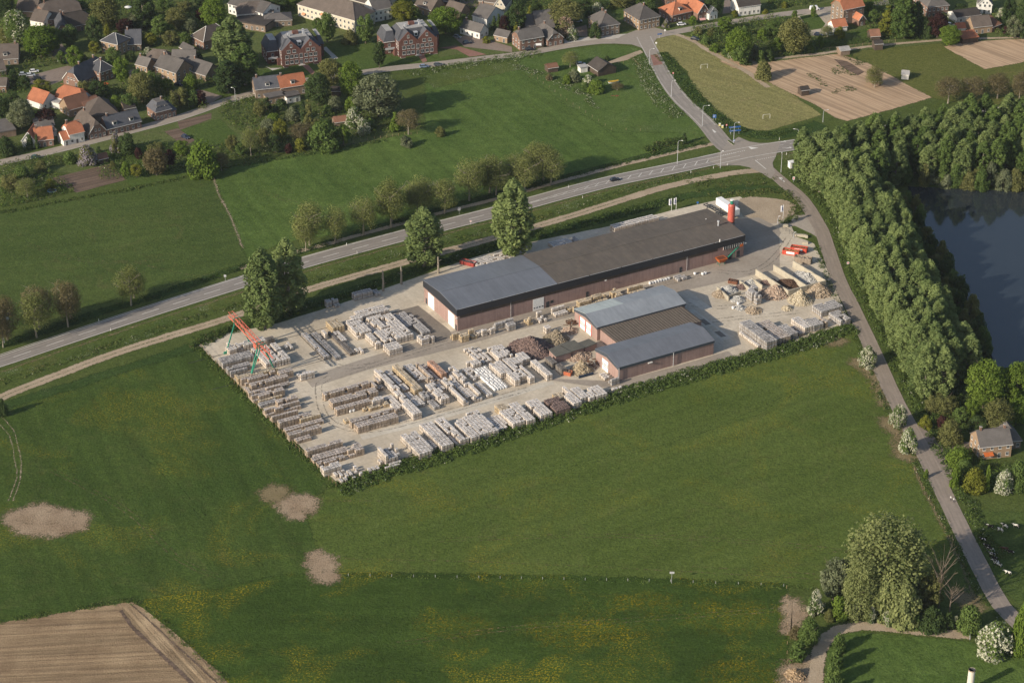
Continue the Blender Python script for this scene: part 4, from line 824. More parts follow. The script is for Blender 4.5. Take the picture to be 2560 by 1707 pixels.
b1((283, 352), (300, 352), 2, 1, 'pale', 'left end behind the crane leg')
b1((340, 345), (600, 325), 2, 1, 'pale', 'rear row under the crane', vary=.3)
b1((600, 312), (678, 310), 2, 1, 'dark', 'rear dark row end under the crane')
b1((276, 385), (505, 352), 2, 1, 'pale', 'second row under the crane')
b1((212, 482), (508, 452), 2, 1, 'grey', 'dense grey block left of the crane', gap=.0, fill=1)
b1((278, 558), (462, 512), 2, 1, 'grey', 'grey row below the dense block')
b1((300, 578), (440, 548), 2, 1, 'grey', 'short grey row at the left fence')
b1((492, 402), (795, 490), 2, 2, 'pale', 'block right of the crane', vary=.25)
b1((735, 352), (830, 392), 1, 2, 'pale', 'loose group right of the crane', gap=.5, fill=.7)
b1((340, 608), (365, 600), 1, 1, 'tan', 'left fence below the crane')
b1((362, 632), (690, 555), 2, 1, 'tan', 'long row beneath the crane foot')
b1((398, 655), (690, 588), 2, 1, 'brown', 'long brown row beneath the crane foot', vary=.3)
b1((706, 592), (818, 572), 2, 1, 'brown', 'brown row right of the crane foot')
b1((470, 692), (768, 612), 2, 1, 'brown', 'first fence row below the crane', vary=.2)
b1((432, 724), (805, 680), 1, 1, 'brown', 'second fence row below the crane', vary=.3, fill=.9)
b1((462, 766), (758, 728), 2, 1, 'brown', 'third fence row below the crane', vary=.3)
b1((525, 808), (735, 785), 1, 1, 'tan', 'fourth fence row below the crane')
b1((545, 856), (690, 820), 1, 1, 'grey', 'fifth fence row below the crane')
b1((690, 830), (860, 800), 2, 1, 'brown', 'fifth fence row right part', vary=.2)
b1((582, 895), (890, 838), 2, 1, 'brown', 'sixth fence row below the crane', vary=.2)
b1((642, 952), (870, 906), 2, 1, 'brown', 'seventh fence row below the crane', vary=.3)
b1((690, 975), (860, 945), 1, 1, 'dark', 'dark low row of the fence side')
b1((705, 1000), (990, 938), 2, 1, 'brown', 'eighth fence row below the crane', vary=.2)
b1((758, 1066), (1060, 955), 1, 1, 'brown', 'ninth fence row below the crane', vary=.3)
b1((892, 985), (1056, 945), 2, 1, 'tan', 'ninth fence row right part')
b1((785, 1104), (1074, 1040), 2, 1, 'brown', 'tenth fence row below the crane', vary=.25)
b1((850, 1150), (960, 1112), 1, 1, 'brown', 'last fence row before the gap')
b1((935, 1236), (1232, 1170), 2, 1, 'brown', 'first row of the near left group')
b1((950, 1270), (1290, 1240), 1, 1, 'brown', 'low middle of the near left group', fill=.95)
b1((1262, 1215), (1420, 1215), 2, 1, 'brown', 'tall end of the near left group', vary=.2)
b1((1005, 1318), (1270, 1290), 1, 1, 'brown', 'low front of the near left group', gap=.02)
b1((1062, 1382), (1225, 1365), 2, 1, 'pale', 'pale block at the near fence corner', gap=.02)
b1((1540, 1225), (1702, 1272), 3, 2, 'pale', 'tall block near the fence corner', vary=.3)
b1((1540, 1325), (1745, 1350), 1, 1, 'pale', 'low packs at the fence corner', gap=.3, fill=.85)
b1((1310, 1385), (1400, 1420), 1, 1, 'pale', 'loose packs along the near hedge', gap=.5, fill=.7)
b1((1165, 1435), (1350, 1480), 1, 2, 'pale', 'scattered packs in the near corner', gap=.45, fill=.75)
b1((1450, 1400), (1540, 1395), 1, 2, 'pale', 'loose packs right of the near corner', gap=.4, fill=.7)
b1((1345, 95), (1590, 40), 1, 1, 'pale', 'rear row of the upper block')
b1((1310, 135), (1630, 55), 2, 1, 'pale', 'long second row of the upper block')
b1((1268, 158), (1490, 115), 2, 1, 'pale', 'short third row of the upper block', vary=.3)
b1((1280, 188), (1650, 215), 2, 2, 'pale', 'left part of the upper block', gap=.12, vary=.2)
b1((1440, 280), (1680, 320), 2, 2, 'pale', 'near part of the upper block', vary=.4)
b1((1535, 135), (1820, 285), 2, 2, 'pale', 'right part of the upper block', gap=.16)
b1((1650, 122), (1860, 200), 1, 2, 'grey', 'grey columns of the upper block', fill=.9, vary=.2)
b1((1760, 130), (1955, 260), 1, 2, 'grey', 'last grey columns of the upper block', gap=.05)
b1((1590, 368), (1730, 375), 2, 1, 'pale', 'small group below the upper block', gap=.3)
b1((1870, 295), (2000, 295), 2, 1, 'pale', 'small group beside the asphalt', gap=.35, fill=.8, vary=.4)
b1((905, 278), (1110, 470), 1, 2, 'pale', 'left narrow column of the rack pair', vary=.2)
b1((990, 275), (1215, 470), 1, 2, 'grey', 'right wide column of the rack pair', gap=.03)
b1((1025, 265), (1095, 290), 2, 2, 'pale', 'raised end of the rack pair')
b1((1110, 172), (1235, 220), 2, 2, 'tan', 'tan column left of the upper block')
b1((1170, 265), (1262, 325), 1, 2, 'pale', 'short column left of the upper block')
b1((1128, 262), (1320, 440), 1, 2, 'dark', 'dark column left of the upper block')
b1((1345, 405), (1415, 430), 1, 2, 'pale', 'loose packs below the dark column', gap=.4, fill=.8)
b1((866, 585), (1012, 575), 2, 1, 'pale', 'small group right of the crane', gap=.4, vary=.3)
b1((1082, 768), (1432, 655), 2, 1, 'brown', 'first row of the centre group', vary=.15)
b1((1255, 752), (1425, 705), 1, 1, 'brown', 'low second row of the centre group')
b1((1135, 825), (1520, 745), 2, 1, 'brown', 'third row of the centre group', vary=.15)
b1((1182, 892), (1480, 820), 2, 1, 'brown', 'fourth row of the centre group')
b1((1480, 820), (1578, 800), 2, 1, 'pale', 'fourth row end of the centre group')
b1((1355, 898), (1420, 880), 1, 1, 'tan', 'tan low packs of the centre group', fill=.8)
b1((1430, 888), (1605, 838), 1, 1, 'tan', 'fifth row of the centre group')
b1((1305, 995), (1690, 905), 2, 1, 'brown', 'large near rows of the centre group', vary=.1)
b1((1345, 1025), (1712, 950), 2, 1, 'brown', 'nearest tall row of the centre group')
b1((1385, 1060), (1530, 1020), 1, 1, 'brown', 'low front row of the centre group')
b1((1255, 985), (1300, 985), 1, 1, 'tan', 'tan packs at the centre group corner')
b1((1465, 662), (1555, 705), 2, 2, 'brown', 'short columns behind the centre group', vary=.4)
b1((1512, 578), (1715, 740), 2, 2, 'pale', 'first column of the middle block', vary=.25)
b1((1600, 590), (1790, 740), 1, 2, 'pale', 'second column of the middle block', fill=.85, vary=.3)
b1((1640, 550), (1895, 745), 2, 2, 'tan', 'long timber crated column of the middle block', gap=.05)
b1((1585, 805), (1735, 900), 1, 2, 'pale', 'near columns of the middle block', vary=.2)
b1((1650, 765), (1890, 935), 2, 2, 'pale', 'wide near column of the middle block', gap=.04)
b1((1762, 775), (1915, 870), 1, 2, 'pale', 'low near column of the middle block')
b1((1860, 775), (1945, 815), 2, 2, 'grey', 'end of the long timber column')
b1((1755, 545), (1925, 660), 1, 2, 'pale', 'low column beside the timber crates', fill=.9)
b1((1835, 530), (2050, 660), 2, 2, 'brown', 'pinkish columns behind the middle block', fill=.85, vary=.4)
b2 = lambda *a, **k: blk('B2', *a, **k)
b2((90, 840), (238, 945), 2, 2, 'red', 'orange brick column beside the pale slabs', gap=.02)
b2((70, 1035), (232, 1145), 2, 2, 'pale', 'first column left of the white bags', vary=.2)
b2((75, 1095), (155, 1145), 1, 2, 'grey', 'low grey column of the near middle')
b2((90, 1170), (172, 1215), 1, 2, 'grey', 'separate low grey column of the near middle')
b2((125, 1012), (215, 1065), 1, 2, 'pale', 'second column left of the white bags')
b2((195, 985), (345, 1180), 2, 2, 'pale', 'third column left of the white bags', vary=.2)
b2((275, 1005), (445, 1130), 1, 2, 'pale', 'fourth column left of the white bags', vary=.2)
b2((240, 900), (400, 1000), 2, 2, 'pale', 'upper columns left of the white bags', fill=.9, vary=.4)
b2((368, 1035), (525, 1130), 2, 2, 'pale', 'fifth column left of the white bags', vary=.2)
b2((380, 905), (520, 985), 1, 2, 'pale', 'upper right columns left of the white bags', fill=.85, vary=.3)
b2((480, 1025), (585, 1130), 1, 2, 'pale', 'last column left of the white bags')
b2((390, 740), (620, 835), 1, 2, 'pale', 'scattered columns above the white bags', gap=.4, fill=.8, vary=.4)
b2((412, 848), (520, 865), 2, 2, 'pale', 'block at the head of the white bags')
b2((590, 728), (720, 800), 2, 2, 'pale', 'first column above the white bags', vary=.2)
b2((665, 712), (790, 795), 2, 2, 'pale', 'second column above the white bags', vary=.2)
b2((605, 858), (762, 925), 2, 2, 'pale', 'tall column right of the white bags', gap=.03)
b2((748, 938), (848, 1000), 2, 2, 'pale', 'tall near column right of the white bags', gap=.03)
b2((690, 832), (885, 965), 2, 2, 'pale', 'second column right of the white bags', vary=.3)
b2((772, 820), (850, 850), 2, 2, 'pale', 'short column beside the large heap')
b2((830, 885), (955, 980), 2, 2, 'pale', 'third column right of the white bags', gap=.03)
b2((822, 780), (910, 820), 2, 2, 'pale', 'pale packs touching the large heap')
b2((950, 838), (1072, 965), 2, 2, 'pale', 'last columns right of the white bags', gap=.1)
b2((1070, 808), (1150, 855), 2, 2, 'dark', 'dark stacks left of the low bay')
b2((1146, 858), (1225, 905), 2, 2, 'dark', 'dark stacks beside the orange skip', fill=.9)
b2((25, 1368), (275, 1535), 2, 2, 'pale', 'second hedge block from the left', gap=.03)
b2((-135, 1455), (122, 1590), 2, 2, 'pale', 'first hedge block from the left', gap=.02)
b2((-65, 1400), (45, 1470), 3, 2, 'tan', 'raised column of the first hedge block')
b2((65, 1505), (165, 1550), 1, 2, 'pale', 'low packs below second hedge block')
b2((150, 1328), (400, 1490), 2, 2, 'pale', 'third hedge block from the left', vary=.35)
b2((280, 1345), (500, 1475), 2, 2, 'pale', 'fourth hedge block from the left', gap=.05)
b2((355, 1315), (600, 1425), 2, 2, 'pale', 'fifth hedge block from the left', gap=.05)
b2((410, 1272), (655, 1420), 2, 2, 'pale', 'sixth hedge block from the left', gap=.02)
b2((580, 1315), (755, 1395), 1, 2, 'pale', 'seventh hedge block from the left', gap=.25)
b2((690, 1258), (880, 1335), 2, 2, 'pale', 'eighth hedge block from the left', vary=.2)
b2((650, 1208), (735, 1235), 2, 2, 'tan', 'raised tan end of the eighth hedge block')
b2((740, 1205), (965, 1320), 2, 2, 'pale', 'ninth hedge block from the left', gap=.03)
b2((908, 1178), (1120, 1275), 2, 2, 'pale', 'tenth hedge block from the left', gap=.03)
b2((1062, 1165), (1250, 1228), 2, 2, 'choc', 'chocolate brown block by the hedge', gap=.0)
b2((1130, 1115), (1235, 1150), 1, 2, 'tan', 'low tan packs by the hedge', fill=.9)
b2((1165, 1068), (1352, 1185), 2, 2, 'pale', 'eleventh hedge block from the left', gap=.05)
b2((1255, 1078), (1415, 1140), 2, 2, 'pale', 'twelfth hedge block from the left', gap=.03)
b2((1390, 1105), (1482, 1135), 2, 2, 'pale', 'thirteenth hedge block from the left')
b2((1420, 1065), (1580, 1115), 2, 2, 'pale', 'fourteenth hedge block from the left', gap=.03)
b2((1592, 1078), (1692, 1068), 1, 2, 'pale', 'last hedge packs by the nearest shed', gap=.4, fill=.7)
b2((1525, 945), (1600, 955), 1, 1, 'pale', 'packs at the nearest shed door', gap=.3)
b2((1600, 975), (1665, 965), 2, 1, 'grey', 'grey packs at the nearest shed corner', gap=.3, vary=.5)
for W_, E_, lv, kd, ph, fl in [((280, 600), (345, 600), 2, 'tan', 'warehouse front group, leftmost', 1), ((352, 618), (430, 612), 2, 'tan', 'warehouse front group, second', .95), ((428, 578), (488, 588), 2, 'tan', 'warehouse front group, third', .9), ((490, 562), (572, 572), 2, 'pale', 'warehouse front group, fourth', .95), ((556, 548), (635, 560), 2, 'pale', 'warehouse front group, fifth', .95),
                           ((635, 512), (720, 505), 2, 'grey', 'warehouse front group, sixth', 1), ((715, 500), (832, 515), 2, 'grey', 'warehouse front group, seventh', .85), ((895, 465), (970, 480), 2, 'tan', 'group left of the white warehouse door', .9), ((975, 435), (1060, 450), 2, 'pale', 'group before the white warehouse door', .75), ((1122, 398), (1255, 395), 2, 'pale', 'group right of the white warehouse door', .95),
                           ((1250, 365), (1310, 375), 2, 'tan', 'tan pair right of the white warehouse door', .9), ((1335, 335), (1480, 330), 2, 'tan', 'tan group before the middle sheds', .85), ((1455, 292), (1590, 290), 2, 'tan', 'tan group along the warehouse middle', .8), ((1595, 245), (1722, 275), 2, 'tan', 'high tan group along the warehouse middle', .85), ((1757, 228), (1912, 225), 2, 'tan', 'last tan group before the bags', .85), ((1058, 548), (1112, 545), 2, 'pale', 'lone group on the yard road', 1)]:
    b2(W_, E_, lv, 1, kd, ph, gap=.22, fill=fl, vary=.35)
b3 = lambda *a, **k: blk('B3', *a, **k)
b3((1528, 835), (1812, 830), 2, 1, 'grey', 'wrapped grey block at the lane', gap=.02)
b3((1688, 905), (1865, 965), 2, 2, 'grey', 'stack at the yard corner by the lane', gap=.05, vary=.4)
b3((1320, 962), (1490, 1050), 2, 2, 'pale', 'column near the lane corner')
b3((1430, 985), (1620, 1015), 2, 2, 'grey', 'grey block near the lane corner', gap=.02)
b3((1570, 960), (1670, 1000), 2, 2, 'brown', 'brown column near the lane corner')
b3((1305, 1045), (1480, 1090), 1, 2, 'brown', 'low brown packs near the lane corner', gap=.05)
b3((815, 1000), (1160, 1180), 3, 2, 'grey', 'long grey wrapped wall right of the sheds', gap=.05)
b3((945, 1015), (1290, 1135), 2, 2, 'brown', 'pinkish block right of the sheds', gap=.03)
b3((810, 1095), (1020, 1225), 1, 2, 'pale', 'whitish low packs right of the sheds', gap=.3, fill=.95)
b3((1195, 1035), (1340, 1105), 2, 2, 'grey', 'short grey columns right of the sheds')
b3((875, 668), (1020, 745), 3, 2, 'grey', 'L shaped stack among the heaps', gap=.05, vary=.2)
b3((900, 650), (990, 640), 3, 1, 'grey', 'L shaped stack rear arm')
for t_, W_, E_, lv, kd, ph, g_, fl in [('R6', (868, 1095), (1045, 1070), 2, 'grey', 'row at the rear verge', .5, 1), ('R6', (1050, 1075), (1110, 1085), 1, 'grey', 'low packs at the rear verge', .3, .8), ('R6', (620, 1165), (672, 1165), 2, 'grey', 'left pair at the rear verge', .1, 1), ('R6', (680, 1150), (738, 1160), 2, 'grey', 'second pair at the rear verge', .1, 1),
                               ('R6', (1950, 800), (2334, 765), 1, 'pale', 'packs behind the warehouse', .15, .85), ('R6', (2020, 760), (2300, 730), 2, 'pale', 'rear packs behind the warehouse', .15, .8), ('R7', (325, 640), (520, 625), 1, 'pale', 'low pale sheet of packs behind the warehouse', .0, 1), ('R7', (480, 605), (590, 605), 1, 'grey', 'small grey packs behind the warehouse', .3, .9), ('R7', (890, 480), (1325, 405), 2, 'pale', 'long pale row behind the warehouse', .3, 1), ('R7', (1000, 520), (1290, 450), 1, 'pale', 'low front of the long rear row', .2, .8), ('R7', (1465, 945), (1570, 950), 1, 'grey', 'packs between the bags', .2, .8)]:
    blk(t_, W_, E_, lv, 1, kd, ph, gap=g_, fill=fl, vary=.1)
BAGS = []
occ = {}; ALL = []
rr = random.Random(11)
for (x0, L1, y0, L2, lv, ax, kind, ph, gap, fill, vary) in BLK:
    g2 = max(.17, gap * .9 + .06); p1 = 1.09 if ax == 1 else 1.0 + g2; p2 = 1.0 + g2 if ax == 1 else 1.09
    n1, n2 = max(1, round(L1 / p1)), max(1, round(L2 / p2)); rows = {}
    rowlv = {}
    for i in range(n1):
        for j in range(n2):
            if rr.random() > fill: continue
            key = j if ax == 1 else i; pos = i if ax == 1 else j
            if key not in rowlv or rr.random() < .12: rowlv[key] = -1 if rr.random() < vary else 0
            n = max(1, lv + rowlv[key] - (1 if rr.random() < vary * .25 else 0))
            x, y = x0 + (i + .5) * p1 + rr.uniform(-.04, .04), y0 - (j + .5) * p2 + rr.uniform(-.04, .04)
            ck = (round(x / 1.0), round(y / 1.0))
            if any(abs(x - ox) < .98 and abs(y - oy) < .98 for dx in (-1, 0, 1) for dy in (-1, 0, 1) for ox, oy in occ.get((ck[0] + dx, ck[1] + dy), ())): continue
            occ.setdefault(ck, []).append((x, y))
            for z in range(n):
                vis = z == n - 1 or i == 0 or j == n2 - 1 or (ax == 1 and gap > .1) or (ax == 2 and gap > .1)
                ALL.append((x, y, z, kind, ph, key + 1, pos + 1, z == n - 1, vis, n, rr.uniform(-.04, .04), rr.randrange(3)))
by = {}
for a in ALL: by.setdefault(a[3], []).append(a)
def stuffmesh(name, items, meshes):
    V = []; F = []; MI = []; cache = {}
    for me in set(m for m, _ in items):
        co = np.empty(len(me.vertices) * 3); me.vertices.foreach_get('co', co); cache[me] = (co.reshape(-1, 3), [tuple(p.vertices) for p in me.polygons], [p.material_index for p in me.polygons])
    for me, M in items:
        co, fs, mi = cache[me]; A = np.array(M); b = len(V) and sum(len(v) for v in V); V.append(co @ A[:3, :3].T + A[:3, 3]); F += [tuple(b + k for k in f) for f in fs]; MI += mi
    out = bpy.data.meshes.new(name); out.from_pydata(np.concatenate(V).tolist(), [], F)
    for m in items[0][0].materials: out.materials.append(m)
    out.polygons.foreach_set('material_index', MI); return out
for kind, items in by.items():
    desc = KIND[kind][2]
    items.sort(key=lambda a: (not a[8], -(0.0 - Y(a[0], a[1]).y)))
    items.sort(key=lambda a: (not a[8], Y(a[0], a[1]).y))
    seen = {}
    for a in items[:300]:
        x, y, z, _, ph, row, pos, top, vis, n, rot, var = a
        o = put({'tan': 'timber_crate', 'grey': 'paving_pallet', 'dark': 'weathered_pallet', 'red': 'orange_brick_pallet', 'choc': 'chocolate_brick_pallet'}.get(kind, kind + '_brick_pallet'), PAL[kind][var], None, Y(x, y, .075 + z * PLH), HA + rot)
        lvl = 'top' if top and n > 1 else ('single' if n == 1 else ('bottom' if z == 0 else 'middle'))
        tag(o, f'{lvl} {desc} pack {ordn(pos)} in {ordn(row)} row, {ph}', 'pallet', f'{desc} packs stacked in the yard')
    rest = items[300:]
    if rest:
        its = [(PAL[kind][a[11]], Matrix.Translation(Y(a[0], a[1], .075 + a[2] * PLH)) @ Matrix.Rotation(HA + a[10], 4, 'Z')) for a in rest]
        tag(put(f'{kind}_pallets', stuffmesh(f'{kind}_pallets', its, None)), f'further {desc} packs stacked in the yard', 'pallets', kind='stuff')
# big bags
m_bag = plain('white_bag_fabric', (.74, .74, .73), .8, .08, 2.0, .3)
m_bagin = plain('bag_contents', (.36, .33, .29), .95, .3, 2.0)
d = MB(); n = 10
prof = [(.0, .40), (.15, .47), (.5, .50), (.8, .47), (.95, .38), (1.02, .30)]
for i, (z, r_) in enumerate(prof):
    for j in range(n): a = 2 * math.pi * j / n; q = 1 / max(abs(math.cos(a)), abs(math.sin(a))) ; q = 1 + (q - 1) * .55; d.v.append((r_ * q * math.cos(a), r_ * q * math.sin(a), z))
k0 = d.mi(m_bag)
for i in range(len(prof) - 1):
    for j in range(n): j2 = (j + 1) % n; d.f.append((i * n + j, i * n + j2, (i + 1) * n + j2, (i + 1) * n + j)); d.m.append(k0)
d.f.append(tuple((len(prof) - 1) * n + j for j in range(n))); d.m.append(d.mi(m_bagin))
for sx, sy in ((-1, -1), (1, -1), (1, 1), (-1, 1)): d.bar((sx * .33, sy * .33, .9), (sx * .25, sy * .25, 1.22), .07, m_bag)
bagme = d.mesh('big_bag')
def bags(t, W_, E_, ph, gap=.02, fill=1.0, z=1.0, grp='white big bags'):
    a, b = toY(G(t, *W_, z)), toY(G(t, *E_, z)); L1, L2 = max(1.1, b[0] - a[0]), max(1.1, a[1] - b[1]); n1, n2 = max(1, round(L1 / (1.06 + gap))), max(1, round(L2 / (1.06 + gap)))
    for i in range(n1):
        for j in range(n2):
            if rr.random() > fill: continue
            o = put('big_bag', bagme, None, Y(a[0] + (i + .5) * (1.06 + gap) + rr.uniform(-.05, .05), a[1] - (j + .5) * (1.06 + gap) + rr.uniform(-.05, .05), .075), HA + rr.uniform(-.2, .2), (1, 1, rr.uniform(.85, 1.12)))
            tag(o, f'{ordn(j + 1)} white bag from the rear in {ordn(i + 1)} column, {ph}', 'bag', grp)
bags('B2', (468, 910), (785, 1050), 'block of white bags')
bags('R7', (1240, 1000), (1455, 965), 'bags along the warehouse front', .12)
bags('R7', (1590, 925), (1690, 905), 'bags beside the warehouse door', .3, .6)
bags('R7', (1720, 915), (1780, 890), 'last bags toward the hopper', .1, .7)
bags('B3', (735, 845), (765, 842), 'lower bag by the grey scatter', .1, 1)
bags('B3', (785, 805), (820, 800), 'upper bag by the grey scatter', .1, 1)
bags('B2', (895, 795), (960, 830), 'bags behind the large heap', .05, .9)
bags('B1', (1300, 912), (1355, 910), 'bags on the tan packs', .1, .8, 1.0)
# ================================================================ houses
def roofmat(name, c, moss=.3):
    t = NT(name); a = t.step(t.noise(.35, 4, .65), .3, .7); f = t.step(t.noise(3.0, 3, .7), .3, .7)
    col = t.mix(a, tuple(x * .82 for x in c), tuple(x * 1.15 for x in c)); col = t.mix(1.0, col, t.mix(f, (.85,) * 3, (1.12,) * 3), 'MULTIPLY')
    v = t.math('MULTIPLY_ADD', t.rnd(), .36, .82); cx = t.n('ShaderNodeCombineXYZ')
    for i in range(3): t.put(cx.inputs[i], v)
    col = t.mix(1.0, col, cx.outputs[0], 'MULTIPLY'); z = t.sep(t.pos())[2]
    w = t.n('ShaderNodeMath', operation='SINE'); t.put(w.inputs[0], t.math('MULTIPLY', z, 26)); t.bump(t.math('ADD', w.outputs[0], t.noise(5, 2)), .25, .06)
    MATS[name] = t.done(col, .85, .15); return MATS[name]
RM = {'slate': roofmat('roof_slate', (.085, .088, .098)), 'grey': roofmat('roof_grey_tile', (.118, .108, .100)), 'brown': roofmat('roof_brown_tile', (.112, .092, .078)), 'orange': roofmat('roof_orange_tile', (.36, .140, .075)), 'redbr': roofmat('roof_red_brown_tile', (.22, .115, .075)), 'dark': roofmat('roof_dark', (.060, .052, .046)), 'pale': roofmat('roof_pale', (.36, .35, .33))}
WM = {'brick': brickmat('wall_brick', (0.176, 0.104, 0.076), (0.240, 0.148, 0.112), (0.272, 0.224, 0.184)), 'brown': brickmat('wall_brown_brick', (0.187, 0.136, 0.098), (0.242, 0.183, 0.136), (0.281, 0.234, 0.187)), 'white': brickmat('wall_white', (.66, .64, .59), (.74, .72, .67), (.60, .58, .52)), 'cream': brickmat('wall_cream', (0.522, 0.468, 0.360), (0.594, 0.540, 0.432), (0.540, 0.495, 0.405)), 'red': brickmat('wall_red_brick', (.125, .060, .047), (.165, .080, .064), (.18, .11, .09)), 'tan': brickmat('wall_tan_brick', (0.265, 0.183, 0.117), (0.328, 0.234, 0.156), (0.328, 0.265, 0.195)), 'wood': brickmat('wall_dark_wood', (.075, .055, .042), (.11, .085, .065), (.06, .045, .035))}
m_frame = plain('window_frame_white', (.72, .71, .67), .5, .05); m_gut = plain('gutter_white', (.62, .60, .56), .5, .08)
def winmesh(w, h):
    key = (round(w, 2), round(h, 2))
    if key not in WINS:
        d = MB(); e = .07
        d.box(-w / 2, -.05, 0, -w / 2 + e, .0, h, m_frame); d.box(w / 2 - e, -.05, 0, w / 2, .0, h, m_frame); d.box(-w / 2 + e, -.05, 0, w / 2 - e, .0, e, m_frame); d.box(-w / 2 + e, -.05, h - e, w / 2 - e, .0, h, m_frame); d.box(-.025, -.045, e, .025, .0, h - e, m_frame)
        d.box(-w / 2 + e, -.02, e, w / 2 - e, -.003, h - e, m_glass); d.box(-w / 2 - .06, -.1, -.08, w / 2 + .06, -.0, -.005, m_frame)
        WINS[key] = d.mesh('window')
    return WINS[key]
WINS = {}
def windows(root, L, D, wh, sides, cols=None, door=True, z0=.8, sk=0):
    for sd in sides:
        n_ = L if sd == 'f' or sd == 'b' else D; st = max(1, int((wh + .6) / 2.6)); n = cols if (cols and sd == 'f') else max(1, int(n_ / 2.7)); hh = 1.35 if wh > 2.4 else 1.0
        for s in range(st):
            for i in range(n):
                u = (i + .5) * n_ / n; z = z0 + s * 2.65
                if z + hh > wh: continue
                isd = door and sd == 'f' and s == 0 and i == n // 2
                me = winmesh(1.05, 2.1 if isd else hh); 
                loc, rz = {'f': ((u, -.005, 0 if isd else z), 0), 'l': ((-.005, D - u, z), -R(90)), 'r': ((L + .005, u, z), R(90))}[sd]
                put('door' if isd else 'window', me, root, loc, rz)
def slab(mb, pts, th, m):
    n = (Vector(pts[1]) - Vector(pts[0])).cross(Vector(pts[-1]) - Vector(pts[0])).normalized() * th
    P = [Vector(p) for p in pts]; i = len(mb.v); k = len(P); mb.v += [tuple(p) for p in P] + [tuple(p - n) for p in P]; q = mb.mi(m)
    mb.f.append(tuple(range(i, i + k))); mb.m.append(q); mb.f.append(tuple(range(i + 2 * k - 1, i + k - 1, -1))); mb.m.append(q)
    for j in range(k): mb.f.append((i + j, i + k + j, i + k + (j + 1) % k, i + (j + 1) % k)); mb.m.append(q)
def house(name, label, t, A, B, D, wh, rh, typ, wall, roof, chim=1, sides='flr', cols=None, dorm=0, trim=True, ov=.3, cat='house', door=True, ang=None, ext=None):
    D *= 1.12; wh *= 1.06; rh *= 1.16
    a, b = G(t, *A), G(t, *B); L = (b - a).length; rz = math.atan2(b.y - a.y, b.x - a.x)
    root = tag(empty(name, a, rz), label, cat); vol(root, L, D, wh, rh, typ, WM[wall], RM[roof], chim, sides, cols, dorm, trim, ov, door)
    return root, L
